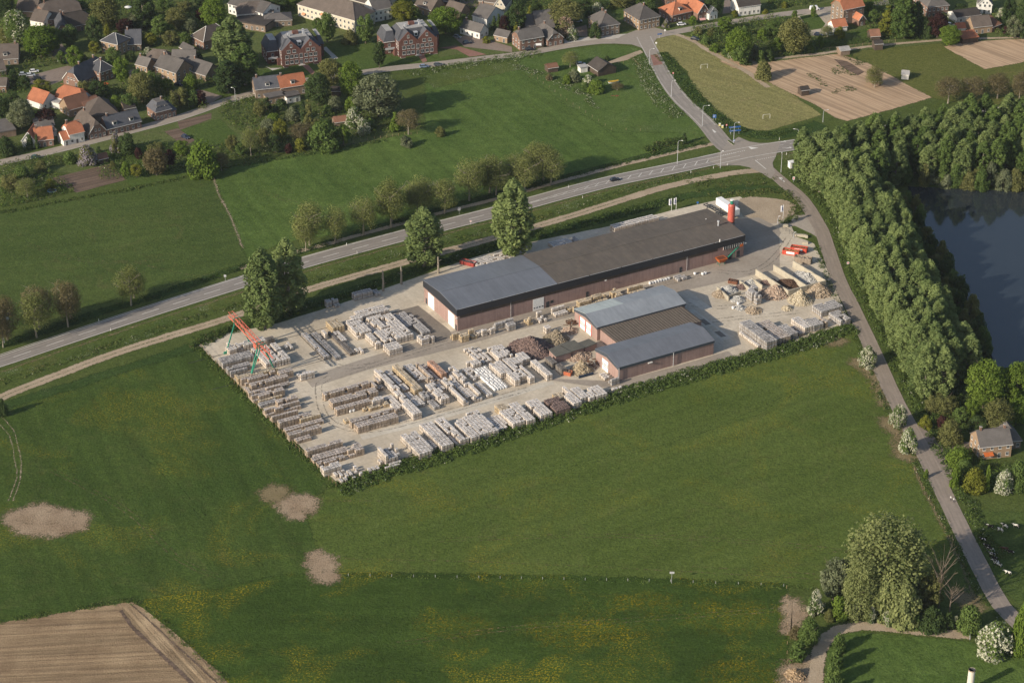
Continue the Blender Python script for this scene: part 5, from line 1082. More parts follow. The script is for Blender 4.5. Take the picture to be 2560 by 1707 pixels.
def vol(root, L, D, wh, rh, typ, wm, rm, chim=1, sides='flr', cols=None, dorm=0, trim=True, ov=.3, door=True, X=0, Yo=0):
    w = MB(); w.box(0, 0, 0, L, D, wh, wm); r = MB(); z0, z1 = wh, wh + rh; th = .18; cpos = []
    if typ in ('gx', 'hx'):                                # ridge along the front
        c = 0 if typ == 'gx' else D * .22; zc = z1 - rh * (.0 if typ == 'gx' else .38); o = ov; s = rh / (D / 2)
        if typ == 'gx':
            for x in (0, L): w.face([(x, .02, wh), (x, D - .02, wh), (x, D / 2, z1 - .1)] if x else [(x, D - .02, wh), (x, .02, wh), (x, D / 2, z1 - .1)], wm)
            slab(r, [(-o, -o, z0 - o * s + th), (L + o, -o, z0 - o * s + th), (L + o, D / 2, z1 + th), (-o, D / 2, z1 + th)], th, rm)
            slab(r, [(L + o, D + o, z0 - o * s + th), (-o, D + o, z0 - o * s + th), (-o, D / 2, z1 + th), (L + o, D / 2, z1 + th)], th, rm)
        else:
            hz = z0 + rh * .6; hy = D / 2 * .6; hx_ = L * .0 + min(L * .3, D * .22)
            for x in (0, L): 
                pts = [(x, 0, wh), (x, D, wh), (x, D - hy, hz), (x, hy, hz)]; w.face(pts if x else pts[::-1], wm)
            slab(r, [(-o, -o, z0 - o * s + th), (L + o, -o, z0 - o * s + th), (L + o, hy, hz + th), (L - hx_, D / 2, z1 + th), (hx_, D / 2, z1 + th), (-o, hy, hz + th)], th, rm)
            slab(r, [(L + o, D + o, z0 - o * s + th), (-o, D + o, z0 - o * s + th), (-o, D - hy, hz + th), (hx_, D / 2, z1 + th), (L - hx_, D / 2, z1 + th), (L + o, D - hy, hz + th)], th, rm)
            slab(r, [(-o, D - hy, hz + th), (-o, hy, hz + th), (hx_, D / 2, z1 + th)], th * .9, rm); slab(r, [(L + o, hy, hz + th), (L + o, D - hy, hz + th), (L - hx_, D / 2, z1 + th)], th * .9, rm)
        cpos = [(L * .12, D / 2, z1), (L * .88, D / 2, z1), (L * .5, D / 2, z1)]
        if trim: r.bar((0, D / 2, z1 + th + .05), (L, D / 2, z1 + th + .05), .25, rm, .12)
    elif typ in ('gy', 'hy'):                              # gable to the front
        o = ov; s = rh / (L / 2); hz = z0 + rh * .6; hx_ = L / 2 * .6; hy = min(D * .3, L * .22)
        if typ == 'gy':
            for y in (0, D): w.face([(.02, y, wh), (L - .02, y, wh), (L / 2, y, z1 - .1)] if y == 0 else [(L - .02, y, wh), (.02, y, wh), (L / 2, y, z1 - .1)], wm)
            slab(r, [(-o, D + o, z0 - o * s + th), (-o, -o, z0 - o * s + th), (L / 2, -o, z1 + th), (L / 2, D + o, z1 + th)], th, rm)
            slab(r, [(L + o, -o, z0 - o * s + th), (L + o, D + o, z0 - o * s + th), (L / 2, D + o, z1 + th), (L / 2, -o, z1 + th)], th, rm)
        else:
            for y in (0, D):
                pts = [(0, y, wh), (L, y, wh), (L - hx_, y, hz), (hx_, y, hz)]; w.face(pts if y == 0 else pts[::-1], wm)
            slab(r, [(-o, D + o, z0 - o * s + th), (-o, -o, z0 - o * s + th), (hx_, -o, hz + th), (L / 2, hy, z1 + th), (L / 2, D - hy, z1 + th), (hx_, D + o, hz + th)], th, rm)
            slab(r, [(L + o, -o, z0 - o * s + th), (L + o, D + o, z0 - o * s + th), (L - hx_, D + o, hz + th), (L / 2, D - hy, z1 + th), (L / 2, hy, z1 + th), (L - hx_, -o, hz + th)], th, rm)
            slab(r, [(hx_, -o, hz + th), (L - hx_, -o, hz + th), (L / 2, hy, z1 + th)], th * .9, rm); slab(r, [(L - hx_, D + o, hz + th), (hx_, D + o, hz + th), (L / 2, D - hy, z1 + th)], th * .9, rm)
        if trim and typ == 'gy':
            f = MB()
            for sg, xx in ((1, -o), (-1, L + o)): f.bar((xx, -o - .04, z0 - o * s + th - .12), (L / 2, -o - .04, z1 + th - .12), .08, m_gut, .28)
            f.build('barge_board', root)
        if trim and typ == 'hy':
            f = MB(); f.bar((-o, -o - .05, z0 - o * s + .05), (hx_, -o - .05, hz + .05), .08, m_gut, .28); f.bar((L + o, -o - .05, z0 - o * s + .05), (L - hx_, -o - .05, hz + .05), .08, m_gut, .28); f.build('barge_board', root)
        cpos = [(L / 2, D * .8, z1), (L / 2, D * .3, z1), (L / 2, D * .55, z1)]
        nw = max(1, int(L / 2.6))
        for i in range(nw):
            if rh > 2.2: put('window', winmesh(.85, 1.1), root, (L / 2 + (i - (nw - 1) / 2) * 1.7, -.005, wh + .25))
    elif typ == 'hip':
        o = ov + .1; q = min(L, D) / 2; s = rh / q
        if L >= D: r0, r1 = (q, D / 2), (L - q, D / 2)
        else: r0, r1 = (L / 2, q), (L / 2, D - q)
        ez = z0 - o * s * .4 + th; C = [(-o, -o, ez), (L + o, -o, ez), (L + o, D + o, ez), (-o, D + o, ez)]; a_, b_ = (*r0, z1 + th), (*r1, z1 + th)
        if L >= D: fs = [[C[0], C[1], b_, a_], [C[1], C[2], b_], [C[2], C[3], a_, b_], [C[3], C[0], a_]]
        else: fs = [[C[0], C[1], a_], [C[1], C[2], b_, a_], [C[2], C[3], b_], [C[3], C[0], a_, b_]]
        for p in fs: slab(r, p, th, rm)
        if trim:
            for c_, e_ in ((C[0], a_), (C[1], b_ if L >= D else a_), (C[2], b_), (C[3], a_ if L >= D else b_)): r.bar(c_, e_, .22, m_gut if trim == 2 else rm, .14)
        cpos = [(r0[0], r0[1], z1), (r1[0], r1[1], z1), ((r0[0] + r1[0]) / 2, (r0[1] + r1[1]) / 2, z1)]
    elif typ == 'mans':
        o = ov; i_ = rh * .55; C = [(-o, -o, z0), (L + o, -o, z0), (L + o, D + o, z0), (-o, D + o, z0)]; T = [(i_, i_, z1), (L - i_, i_, z1), (L - i_, D - i_, z1), (i_, D - i_, z1)]
        for k in range(4): slab(r, [C[k], C[(k + 1) % 4], T[(k + 1) % 4], T[k]], .15, rm)
        slab(r, [(p[0], p[1], z1 + .05) for p in T], .1, RM['grey']); cpos = [(L - i_ - .5, D / 2, z1), (i_ + .5, D / 2, z1)]
    elif typ == 'flat':
        slab(r, [(-.2, -.2, z1 + .2), (L + .2, -.2, z1 + .2), (L + .2, D + .2, z1 + .2), (-.2, D + .2, z1 + .2)], .25 + rh, rm); cpos = [(L / 2, D / 2, z1)]
    elif typ == 'lean':
        w.face([(0, D, wh), (0, 0, wh), (0, D, z1 - .05)], wm); w.face([(L, 0, wh), (L, D, wh), (L, D, z1 - .05)], wm)
        slab(r, [(-ov, -ov, z0 + .1), (L + ov, -ov, z0 + .1), (L + ov, D + .1, z1 + .15), (-ov, D + .1, z1 + .15)], th, rm); cpos = [(L / 2, D / 2, z1)]
    w.build('wall', root, (X, Yo, 0)); ro = r.build('roof', root, (X, Yo, 0))
    if trim and typ in ('gx', 'hx', 'hip', 'mans'):
        g = MB(); g.box(-.25, -ov - .16, wh - .16, L + .25, -ov - .02, wh + .0, m_gut); g.build('gutter', root, (X, Yo, 0))
    for k in range(min(chim, len(cpos))):
        x, y, z = cpos[k]; c = MB(); c.box(x - .35, y - .35, z - .9, x + .35, y + .35, z + 1.25, WM['brick']); c.box(x - .42, y - .42, z + 1.26, x + .42, y + .42, z + 1.4, m_kerb); c.tube([(x, y, z + 1.4), (x, y, z + 1.7)], .13, m_dark, 6); c.build('chimney', ro)
    for k in range(dorm):
        x = L * (k + .5) / dorm; zz = wh + rh * .22; yy = (D / 2) * .22; d = MB(); d.box(x - .9, yy - .2, zz, x + .9, yy + 2.2, zz + 1.25, m_frame); d.box(x - 1.05, yy - .35, zz + 1.26, x + 1.05, yy + 2.4, zz + 1.4, RM['grey']); o = d.build('dormer', root, (X, Yo, 0))
        d = MB(); d.box(x - .7, yy - .23, zz + .2, x + .7, yy - .205, zz + 1.1, m_glass); d.build('pane', o)
    if sides: windows(root, L, D, wh, sides, cols, door)
hs = house
hs('white_house', 'white roadside house with orange tiled roof', 'R1', (640, 1322), (775, 1292), 7.5, 4.4, 3.2, 'hx', 'white', 'orange', 1, 'flr', 3)
hs('white_annexe', 'low white annexe with orange roof left of the white house', 'R1', (585, 1336), (640, 1323), 6, 2.6, 2.2, 'gx', 'white', 'orange', 0, 'f', 1)
hs('brick_house', 'brick house with white trimmed half hipped gable facing the road', 'R1', (820, 1280), (972, 1245), 15, 3.0, 4.2, 'hy', 'brick', 'brown', 1, 'flr', 4)
hs('row_house', 'long low brick house with two white box dormers', 'R1', (988, 1242), (1292, 1168), 7.5, 3.0, 3.6, 'gx', 'brick', 'slate', 1, 'flr', 6, 2)
hs('mansard_house', 'brick house with dark mansard roof and round topped dormers', 'R1', (1425, 1108), (1568, 1072), 7.5, 4.0, 3.0, 'mans', 'brick', 'slate', 1, 'flr', 4, 2)
hs('brick_annexe', 'small annexe right of the mansard house', 'R1', (1568, 1072), (1610, 1058), 6, 2.8, 1.8, 'lean', 'brick', 'slate', 0, 'f', 1)
hs('barn', 'large barn with bright orange half hipped roof', 'R1', (505, 958), (715, 1012), 8.5, 3.6, 3.8, 'hx', 'white', 'orange', 0, 'r', 2)
hs('barn', 'partly hidden barn with orange roof and white gable at left', 'R1', (250, 960), (395, 1008), 8, 2.8, 3.4, 'gx', 'white', 'orange', 0, 'r', 2)
hs('brick_cottage', 'cottage with orange roof behind two dark cypresses', 'R1', (330, 1348), (492, 1330), 7, 3.0, 3.6, 'gx', 'brick', 'orange', 1, 'flr', 3)
hs('white_annexe', 'white gabled annexe left of the two dark cypresses', 'R1', (205, 1345), (330, 1350), 8, 3.0, 3.4, 'gy', 'white', 'orange', 0, 'fl', 1)
hs('brick_barn', 'brown brick barn with dark red roof behind the orange barn', 'R1', (640, 1075), (835, 1020), 8, 3.4, 3.6, 'gx', 'tan', 'redbr', 0, 'fl', 2)
hs('barn', 'broad hipped barn with patched brown and orange roof', 'R1', (800, 1120), (1080, 1085), 12, 2.6, 5.0, 'hip', 'brown', 'brown', 0, '', trim=False)
hs('villa', 'square villa with slate hipped roof and white ridges', 'R1', (930, 478), (1080, 515), 8, 5.4, 2.8, 'hip', 'tan', 'slate', 0, 'flr', 3, 0, 2)
hs('house_wing', 'slate roofed wing with tall chimney right of the villa', 'R1', (1150, 470), (1290, 465), 11, 3.2, 4.2, 'gx', 'brown', 'slate', 1, 'f', 3)
hs('farmhouse', 'farmhouse with long slate roof and half hipped brick gable', 'R1', (580, 765), (735, 808), 17, 2.6, 5.0, 'hy', 'brick', 'slate', 2, 'fr', 2)
hs('brick_house', 'taller hipped wing of the slate farmhouse', 'R1', (920, 755), (1045, 712), 8.5, 4.6, 3.2, 'hip', 'brick', 'slate', 1, 'flr', 3, 0, 2)
hs('cottage', 'small cottage with white edged brown gable', 'R1', (1240, 645), (1345, 672), 5.5, 3.0, 2.6, 'gx', 'tan', 'grey', 1, 'fr', 3)
hs('barn', 'rounded brown barn roof behind the small cottage', 'R1', (1330, 620), (1520, 640), 9, 2.4, 4.2, 'hx', 'brown', 'brown', 0, '')
hs('manor_house', 'grey roofed house with pale gable and white edges', 'R1', (1415, 700), (1612, 765), 9.5, 4.8, 3.8, 'gx', 'tan', 'grey', 1, 'flr', 4)
hs('barn', 'grey roof behind the pale gabled house', 'R1', (1570, 640), (1780, 640), 9, 3.0, 4.0, 'gx', 'brown', 'grey', 0, '')
hs('barn', 'brown roofed barn with one orange patch of tiles', 'R1', (1700, 690), (1880, 748), 8.5, 2.8, 3.6, 'gx', 'brown', 'grey', 1, 'fr', 2)
hs('hall_house', 'large brick house with brown hipped roof left of the big poplars', 'R1', (1750, 405), (1862, 462), 14, 4.0, 4.2, 'hip', 'brick', 'brown', 0, 'flr', 4, 0, 2)
hs('shed', 'small tan shed with pale gable below the brown hipped roof', 'R1', (1640, 470), (1740, 520), 4, 2.0, 1.6, 'gx', 'tan', 'grey', 0, 'f', 1, cat='shed')
hs('white_terrace', 'long white two storey terrace with grey roof', 'R1', (2085, 125), (2400, 215), 11, 4.8, 2.8, 'gx', 'white', 'grey', 1, 'flr', 9)
hs('flat_building', 'dark flat roofed low building in front of the white terrace', 'R1', (2130, 250), (2420, 300), 12, 3.0, .3, 'flat', 'brown', 'dark', 0, 'f', 6)
hs('bungalow', 'brown roofed bungalow with skylight at the left edge', 'R1', (-60, 600), (170, 590), 12, 2.8, 4.0, 'gx', 'brown', 'brown', 2, 'fr', 4, 1)
hs('bungalow', 'low brown bungalow at the left edge below the skylight roof', 'R1', (-120, 720), (60, 690), 9, 2.6, 2.8, 'gx', 'brown', 'brown', 0, 'fr', 3)
hs('farmhouse', 'great brown farm roof near the chestnut in blossom', 'R1', (430, 240), (760, 180), 14, 2.8, 5.6, 'hx', 'brick', 'brown', 1, 'fl', 5)
hs('farmhouse', 'brown roofed wing in front of the great farm roof', 'R1', (600, 310), (840, 265), 10, 2.8, 4.2, 'hx', 'brick', 'dark', 1, 'fr', 4)
hs('farm_wing', 'dark cross wing with white half hipped gable', 'R1', (520, 350), (640, 340), 14, 3.0, 4.0, 'hy', 'brick', 'slate', 1, 'fl', 2)
hs('barn', 'brown roof with white gable beside the chestnut', 'R1', (280, 240), (400, 262), 9, 2.8, 3.4, 'gx', 'white', 'brown', 0, 'r', 2)
hs('barn', 'brown roof at upper left behind the chestnut', 'R1', (150, 150), (330, 165), 10, 2.8, 4.0, 'gx', 'brown', 'brown', 1, '')
hs('shed', 'flat grey shed roofs left of the roadside cottages', 'R1', (-20, 1270), (150, 1240), 12, 2.6, .2, 'flat', 'brown', 'grey', 0, '', cat='shed')
hs('shed', 'grey gabled sheds behind the orange cottage', 'R1', (330, 1215), (500, 1190), 7, 2.6, 2.0, 'gx', 'brown', 'grey', 0, '', cat='shed')
hs('shed', 'low grey lean-to between orange cottage and white annexe', 'R1', (440, 1260), (520, 1240), 6, 2.4, 1.0, 'lean', 'white', 'grey', 0, '', cat='shed')
hs('shed', 'tan shed with dark roof behind the long low house', 'R1', (1140, 1050), (1240, 1030), 5, 2.6, 2.0, 'gx', 'tan', 'dark', 0, 'f', 1, cat='shed')
hs('shed', 'small brown garden shed below the lilac', 'R1', (900, 1500), (990, 1480), 4, 2.0, 1.2, 'gx', 'wood', 'redbr', 0, '', cat='shed')
hs('brick_hut', 'brick hut at the far left edge above the lawn', 'R1', (-40, 850), (60, 850), 7, 3.2, 2.0, 'gx', 'brick', 'brown', 0, 'f', 2)
hs('shed', 'garage with pale roof beside the orange barns', 'R1', (470, 985), (560, 1000), 6, 2.6, .2, 'flat', 'white', 'pale', 0, '', cat='shed')
hs('house_wing', 'dark red lean roof right of the brown brick barn', 'R1', (790, 1050), (930, 1010), 8, 2.6, 2.6, 'gx', 'brick', 'redbr', 0, '')
# second sheet: the long cream block and houses behind
hs('care_home', 'long cream two storey building with brown roof and orange awnings', 'R2', (385, 150), (905, 300), 13, 5.8, 4.6, 'hip', 'cream', 'brown', 0, 'flr', 14)
hs('care_home_wing', 'rear wing of the cream building with glazed ridge', 'R2', (640, 40), (1100, 170), 14, 5.8, 4.6, 'hip', 'cream', 'brown', 1, 'fr', 10)
hs('care_home_wing', 'pale gabled wing at right end of the cream building', 'R2', (1080, 205), (1240, 175), 10, 5.6, 3.6, 'gx', 'white', 'grey', 0, 'fr', 4)
hs('white_house', 'white house with brown hipped roof left of the cream building', 'R2', (-160, 215), (160, 190), 11, 4.2, 3.2, 'hip', 'white', 'brown', 0, 'fr', 6)
hs('flat_building', 'low dark roofed building left of the left red brick apartment block', 'R2', (60, 255), (330, 240), 9, 3.0, 1.4, 'hip', 'brown', 'grey', 0, 'f', 5)
hs('brick_house', 'brown roofed house with yellow dormer behind the right apartment block', 'R2', (1450, 110), (1600, 165), 9, 3.6, 4.4, 'gx', 'tan', 'brown', 1, 'fr', 3, 1)
hs('house', 'grey roof with dark gable behind the bright green tree', 'R2', (1600, 60), (1800, 90), 9, 3.6, 3.6, 'gx', 'wood', 'brown', 1, 'r', 3)
hs('house', 'small brown roofed house behind the bright green tree', 'R2', (1720, 150), (1860, 190), 7, 3.2, 3.0, 'gx', 'brown', 'brown', 0, 'r', 2)
hs('white_farmhouse', 'white gabled farmhouse with grey roof right of the bright tree', 'R2', (1975, 225), (2105, 262), 12, 4.4, 3.6, 'gx', 'white', 'grey', 1, 'fr', 3)
hs('white_cottage', 'low white L shaped cottage on the brown forecourt', 'R2', (1860, 310), (2040, 360), 6, 3.0, 2.6, 'gx', 'white', 'grey', 1, 'fr', 4)
hs('shed', 'tan wooden shed with grey roof at the forecourt', 'R2', (2170, 375), (2290, 400), 5.5, 2.8, 1.8, 'gx', 'tan', 'grey', 0, 'f', 2, cat='shed')
hs('house', 'dark roofed house at the top edge above the white farmhouse', 'R2', (2030, 80), (2180, 100), 9, 3.8, 3.6, 'gx', 'brown', 'brown', 0, 'fr', 3)
hs('house', 'pale half timbered gable at the top edge', 'R2', (2170, 120), (2270, 130), 11, 3.6, 3.8, 'gy', 'cream', 'grey', 0, 'f', 2)
hs('villa', 'pale villa roof at the top edge behind the apartments', 'R2', (1420, 20), (1560, 40), 9, 4.5, 3.5, 'hip', 'cream', 'brown', 1, 'f', 3)
hs('row_house', 'grey tiled row house left part on the dike road', 'R2', (0, 905), (230, 880), 8, 4.2, 3.4, 'gx', 'brown', 'slate', 1, 'flr', 4, 1)
hs('row_house', 'row house with orange roof and white dormer on the dike road', 'R2', (232, 890), (462, 855), 8, 4.2, 3.4, 'gx', 'brown', 'orange', 1, 'fr', 4, 1)
hs('house_annexe', 'low white rear annexe of the orange roofed row house', 'R2', (285, 950), (405, 925), 4.5, 2.8, .3, 'flat', 'white', 'grey', 0, 'f', 2)
hs('house_annexe', 'tan rear annexe of the grey row house', 'R2', (110, 960), (270, 930), 4.5, 2.8, .3, 'flat', 'tan', 'grey', 0, 'f', 3)
hs('shed', 'dark garden shed behind the big evergreen', 'R2', (690, 880), (770, 880), 4, 2.4, 1.0, 'gx', 'wood', 'dark', 0, '', cat='shed')
hs('shed', 'small reddish roofed shed in the orchard garden', 'R2', (720, 1160), (830, 1145), 4, 2.0, 1.4, 'gx', 'brown', 'redbr', 0, '', cat='shed')
# third sheet: junction houses
hs('brick_house', 'brick house with white awning and dark car left of the junction', 'R3', (75, 467), (288, 430), 8, 5.0, 3.0, 'hx', 'brick', 'grey', 1, 'flr', 4)
hs('brick_house', 'brick house with white edged gable beside the awning house', 'R3', (325, 432), (466, 405), 12, 3.4, 3.2, 'hy', 'brick', 'grey', 1, 'flr', 3)
hs('barn', 'steep grey barn roof behind the awning house', 'R3', (235, 320), (390, 300), 12, 2.6, 5.6, 'gx', 'wood', 'grey', 0, '')
hs('barn', 'lower steep grey barn roof left of the other', 'R3', (130, 320), (235, 310), 10, 2.6, 4.4, 'gx', 'wood', 'grey', 0, '')
hs('brick_house', 'hipped brick house with two chimneys at the junction', 'R3', (805, 338), (978, 310), 12, 4.8, 3.8, 'hip', 'brown', 'grey', 2, 'flr', 4)
hs('brick_house', 'largest hipped brick house facing the junction', 'R3', (1160, 282), (1345, 245), 13, 5.0, 4.0, 'hip', 'tan', 'grey', 1, 'flr', 5)
hs('brick_house', 'brick house with orange hipped roof and white dormer', 'R3', (1462, 212), (1637, 170), 10, 3.6, 3.6, 'hip', 'brick', 'orange', 1, 'flr', 4, 1)
hs('brick_house', 'narrow gabled house with orange roof and pink awning', 'R3', (1692, 192), (1792, 172), 17, 3.6, 3.6, 'gy', 'brick', 'orange', 1, 'fr', 2)
hs('white_cottage', 'tiny white gabled cottage right of the orange roofs', 'R3', (1797, 188), (1872, 170), 8, 3.2, 2.4, 'gy', 'white', 'slate', 0, 'f', 2)
hs('white_house', 'white house with dark roof and black shutters on the upper road', 'R3', (2065, 152), (2262, 126), 8.5, 4.4, 3.4, 'gx', 'white', 'dark', 1, 'flr', 5)
hs('house', 'brick house with orange roof at the top edge', 'R3', (1400, 60), (1540, 50), 9, 4.0, 3.4, 'gx', 'brick', 'orange', 1, 'f', 3)
hs('house', 'grey roofed house between orange roofs and white house', 'R3', (1700, 70), (1790, 60), 9, 3.5, 3.2, 'gx', 'brown', 'grey', 1, '', 2)
b_, L_ = hs('field_barn', 'dark wooden field barn with pale sheet roof slope', 'R3', (690, 640), (785, 702), 8.5, 2.6, 2.4, 'gx', 'wood', 'dark', 0, '', cat='barn')
w = MB(); w.hexa([(-.3, -.35, 2.62), (L_ + .3, -.35, 2.62), (L_ + .3, 4.2, 5.18), (-.3, 4.2, 5.18), (-.3, -.35, 2.72), (L_ + .3, -.35, 2.72), (L_ + .3, 4.2, 5.28), (-.3, 4.2, 5.28)], plain('pale_roof_sheet', (.50, .50, .49), .6, .15)); w.build('sheet_roof', b_)
hs('shed', 'small brown field shed left of the field barn', 'R3', (330, 668), (420, 655), 4, 2.2, 1.0, 'gx', 'wood', 'redbr', 0, '', cat='shed')
hs('caravan_shed', 'small pale blue shed beside the field barn', 'R3', (625, 668), (690, 658), 3, 2.2, .2, 'flat', 'white', 'pale', 0, '', cat='shed')
# fourth sheet
hs('mill_house', 'tall house with white side wall and orange mansard roof', 'R4', (682, 232), (868, 192), 9, 7.2, 4.0, 'hx', 'brown', 'orange', 1, 'flr', 3)
hs('shed', 'orange roofed garage left of the tall white walled house', 'R4', (600, 300), (720, 285), 6, 2.4, 2.2, 'gx', 'white', 'orange', 0, '', cat='shed')
hs('shed', 'small orange gabled annexe right of the tall white walled house', 'R4', (825, 245), (885, 232), 5, 3.0, 2.0, 'gy', 'brick', 'orange', 0, 'f', 1, cat='shed')
hs('villa', 'large brick villa with grey hipped roof at upper right', 'R4', (1450, 170), (1640, 150), 15, 5.4, 4.2, 'hip', 'brick', 'grey', 1, 'flr', 5)
hs('white_house', 'white gabled house with red brick side at upper right', 'R4', (1905, 125), (2035, 132), 9, 4.6, 3.2, 'gy', 'white', 'grey', 0, 'fl', 3)
hs('white_barn', 'white outbuilding with dark flat pitched roof', 'R4', (1720, 220), (1935, 190), 8, 3.0, 1.6, 'gx', 'white', 'dark', 0, 'f', 3, cat='barn')
hs('brick_barn', 'brick barn with grey roof beside the bare plot', 'R4', (1870, 318), (2035, 300), 8, 3.4, 3.2, 'gx', 'tan', 'brown', 0, 'f', 3, cat='barn')
hs('long_shed', 'long shed with worn red roof', 'R4', (2040, 300), (2120, 270), 12, 2.6, 2.0, 'gx', 'brick', 'redbr', 0, '', cat='shed')
hs('open_shed', 'open shed with orange roof on the bare plot edge', 'R4', (1775, 405), (1915, 385), 5, 2.4, 1.4, 'lean', 'wood', 'orange', 0, '', cat='shed')
hs('shed', 'small orange roofed shed right of the round bush', 'R4', (1715, 310), (1800, 305), 5, 2.4, 1.4, 'gx', 'white', 'orange', 0, '', cat='shed')
hs('shed', 'reddish roofed shed at the end of the long hedge', 'R4', (935, 385), (1020, 380), 5, 2.6, 2.0, 'gx', 'wood', 'redbr', 0, '', cat='shed')
for q, e, d_, h_, lb, ro, wa in (((660, 512), (745, 502), 4, 2.4, 'grey plank garden shed on the allotment', 'pale', 'brown'), ((970, 462), (1045, 458), 4, 3.0, 'dark tarred shed with white base beside the path', 'dark', 'wood'), ((303, 880), (375, 870), 3.5, 2.6, 'dark green hut alone on the allotment soil', 'dark', 'wood'), ((945, 785), (1030, 785), 3, 2.2, 'grey hut under the allotment tree', 'grey', 'brown'), ((1215, 725), (1280, 730), 4, 2.4, 'white hay shelter in the allotment meadow', 'pale', 'white')):
    hs('garden_shed', lb, 'R4', q, e, d_, h_, .8, 'gx', wa, ro, 0, '', cat='shed')
# lane house at right
h_, L_ = hs('lane_house', 'brick house with grey roof, two chimneys and orange awning by the lane', 'B4', (1925, 1092), (2212, 1062), 8, 4.6, 3.2, 'gx', 'tan', 'grey', 2, 'flr', 4)
a = MB(); a.hexa([(1.2, -1.6, 2.0), (4.4, -1.6, 2.0), (4.4, -.02, 2.6), (1.2, -.02, 2.6), (1.2, -1.6, 2.06), (4.4, -1.6, 2.06), (4.4, -.02, 2.66), (1.2, -.02, 2.66)], m_orange); a.build('awning', h_)
hs('house_annexe', 'grey hipped rear annexe of the lane house', 'B4', (2130, 1000), (2300, 985), 9, 3.0, 3.0, 'hip', 'brown', 'grey', 0, 'fr', 3)
# awnings on village houses
for t_, p, L_, D_, ang_, m_, lb in [('R3', (215, 405), 2.6, 1.2, R(9), m_frame, 'white awning on the house left of the junction'), ('R3', (1705, 175), 3.0, 1.3, R(15), plain('pink_awning', (.55, .30, .27), .8), 'pink awning on the narrow orange roofed house')]:
    a = MB(); a.hexa([(0, -D_, 1.9), (L_, -D_, 1.9), (L_, 0, 2.5), (0, 0, 2.5), (0, -D_, 1.95), (L_, -D_, 1.95), (L_, 0, 2.55), (0, 0, 2.55)], m_); c = G(t_, p[0], p[1] + 40); tag(a.build('awning', None, c, ang_), lb, 'awning')
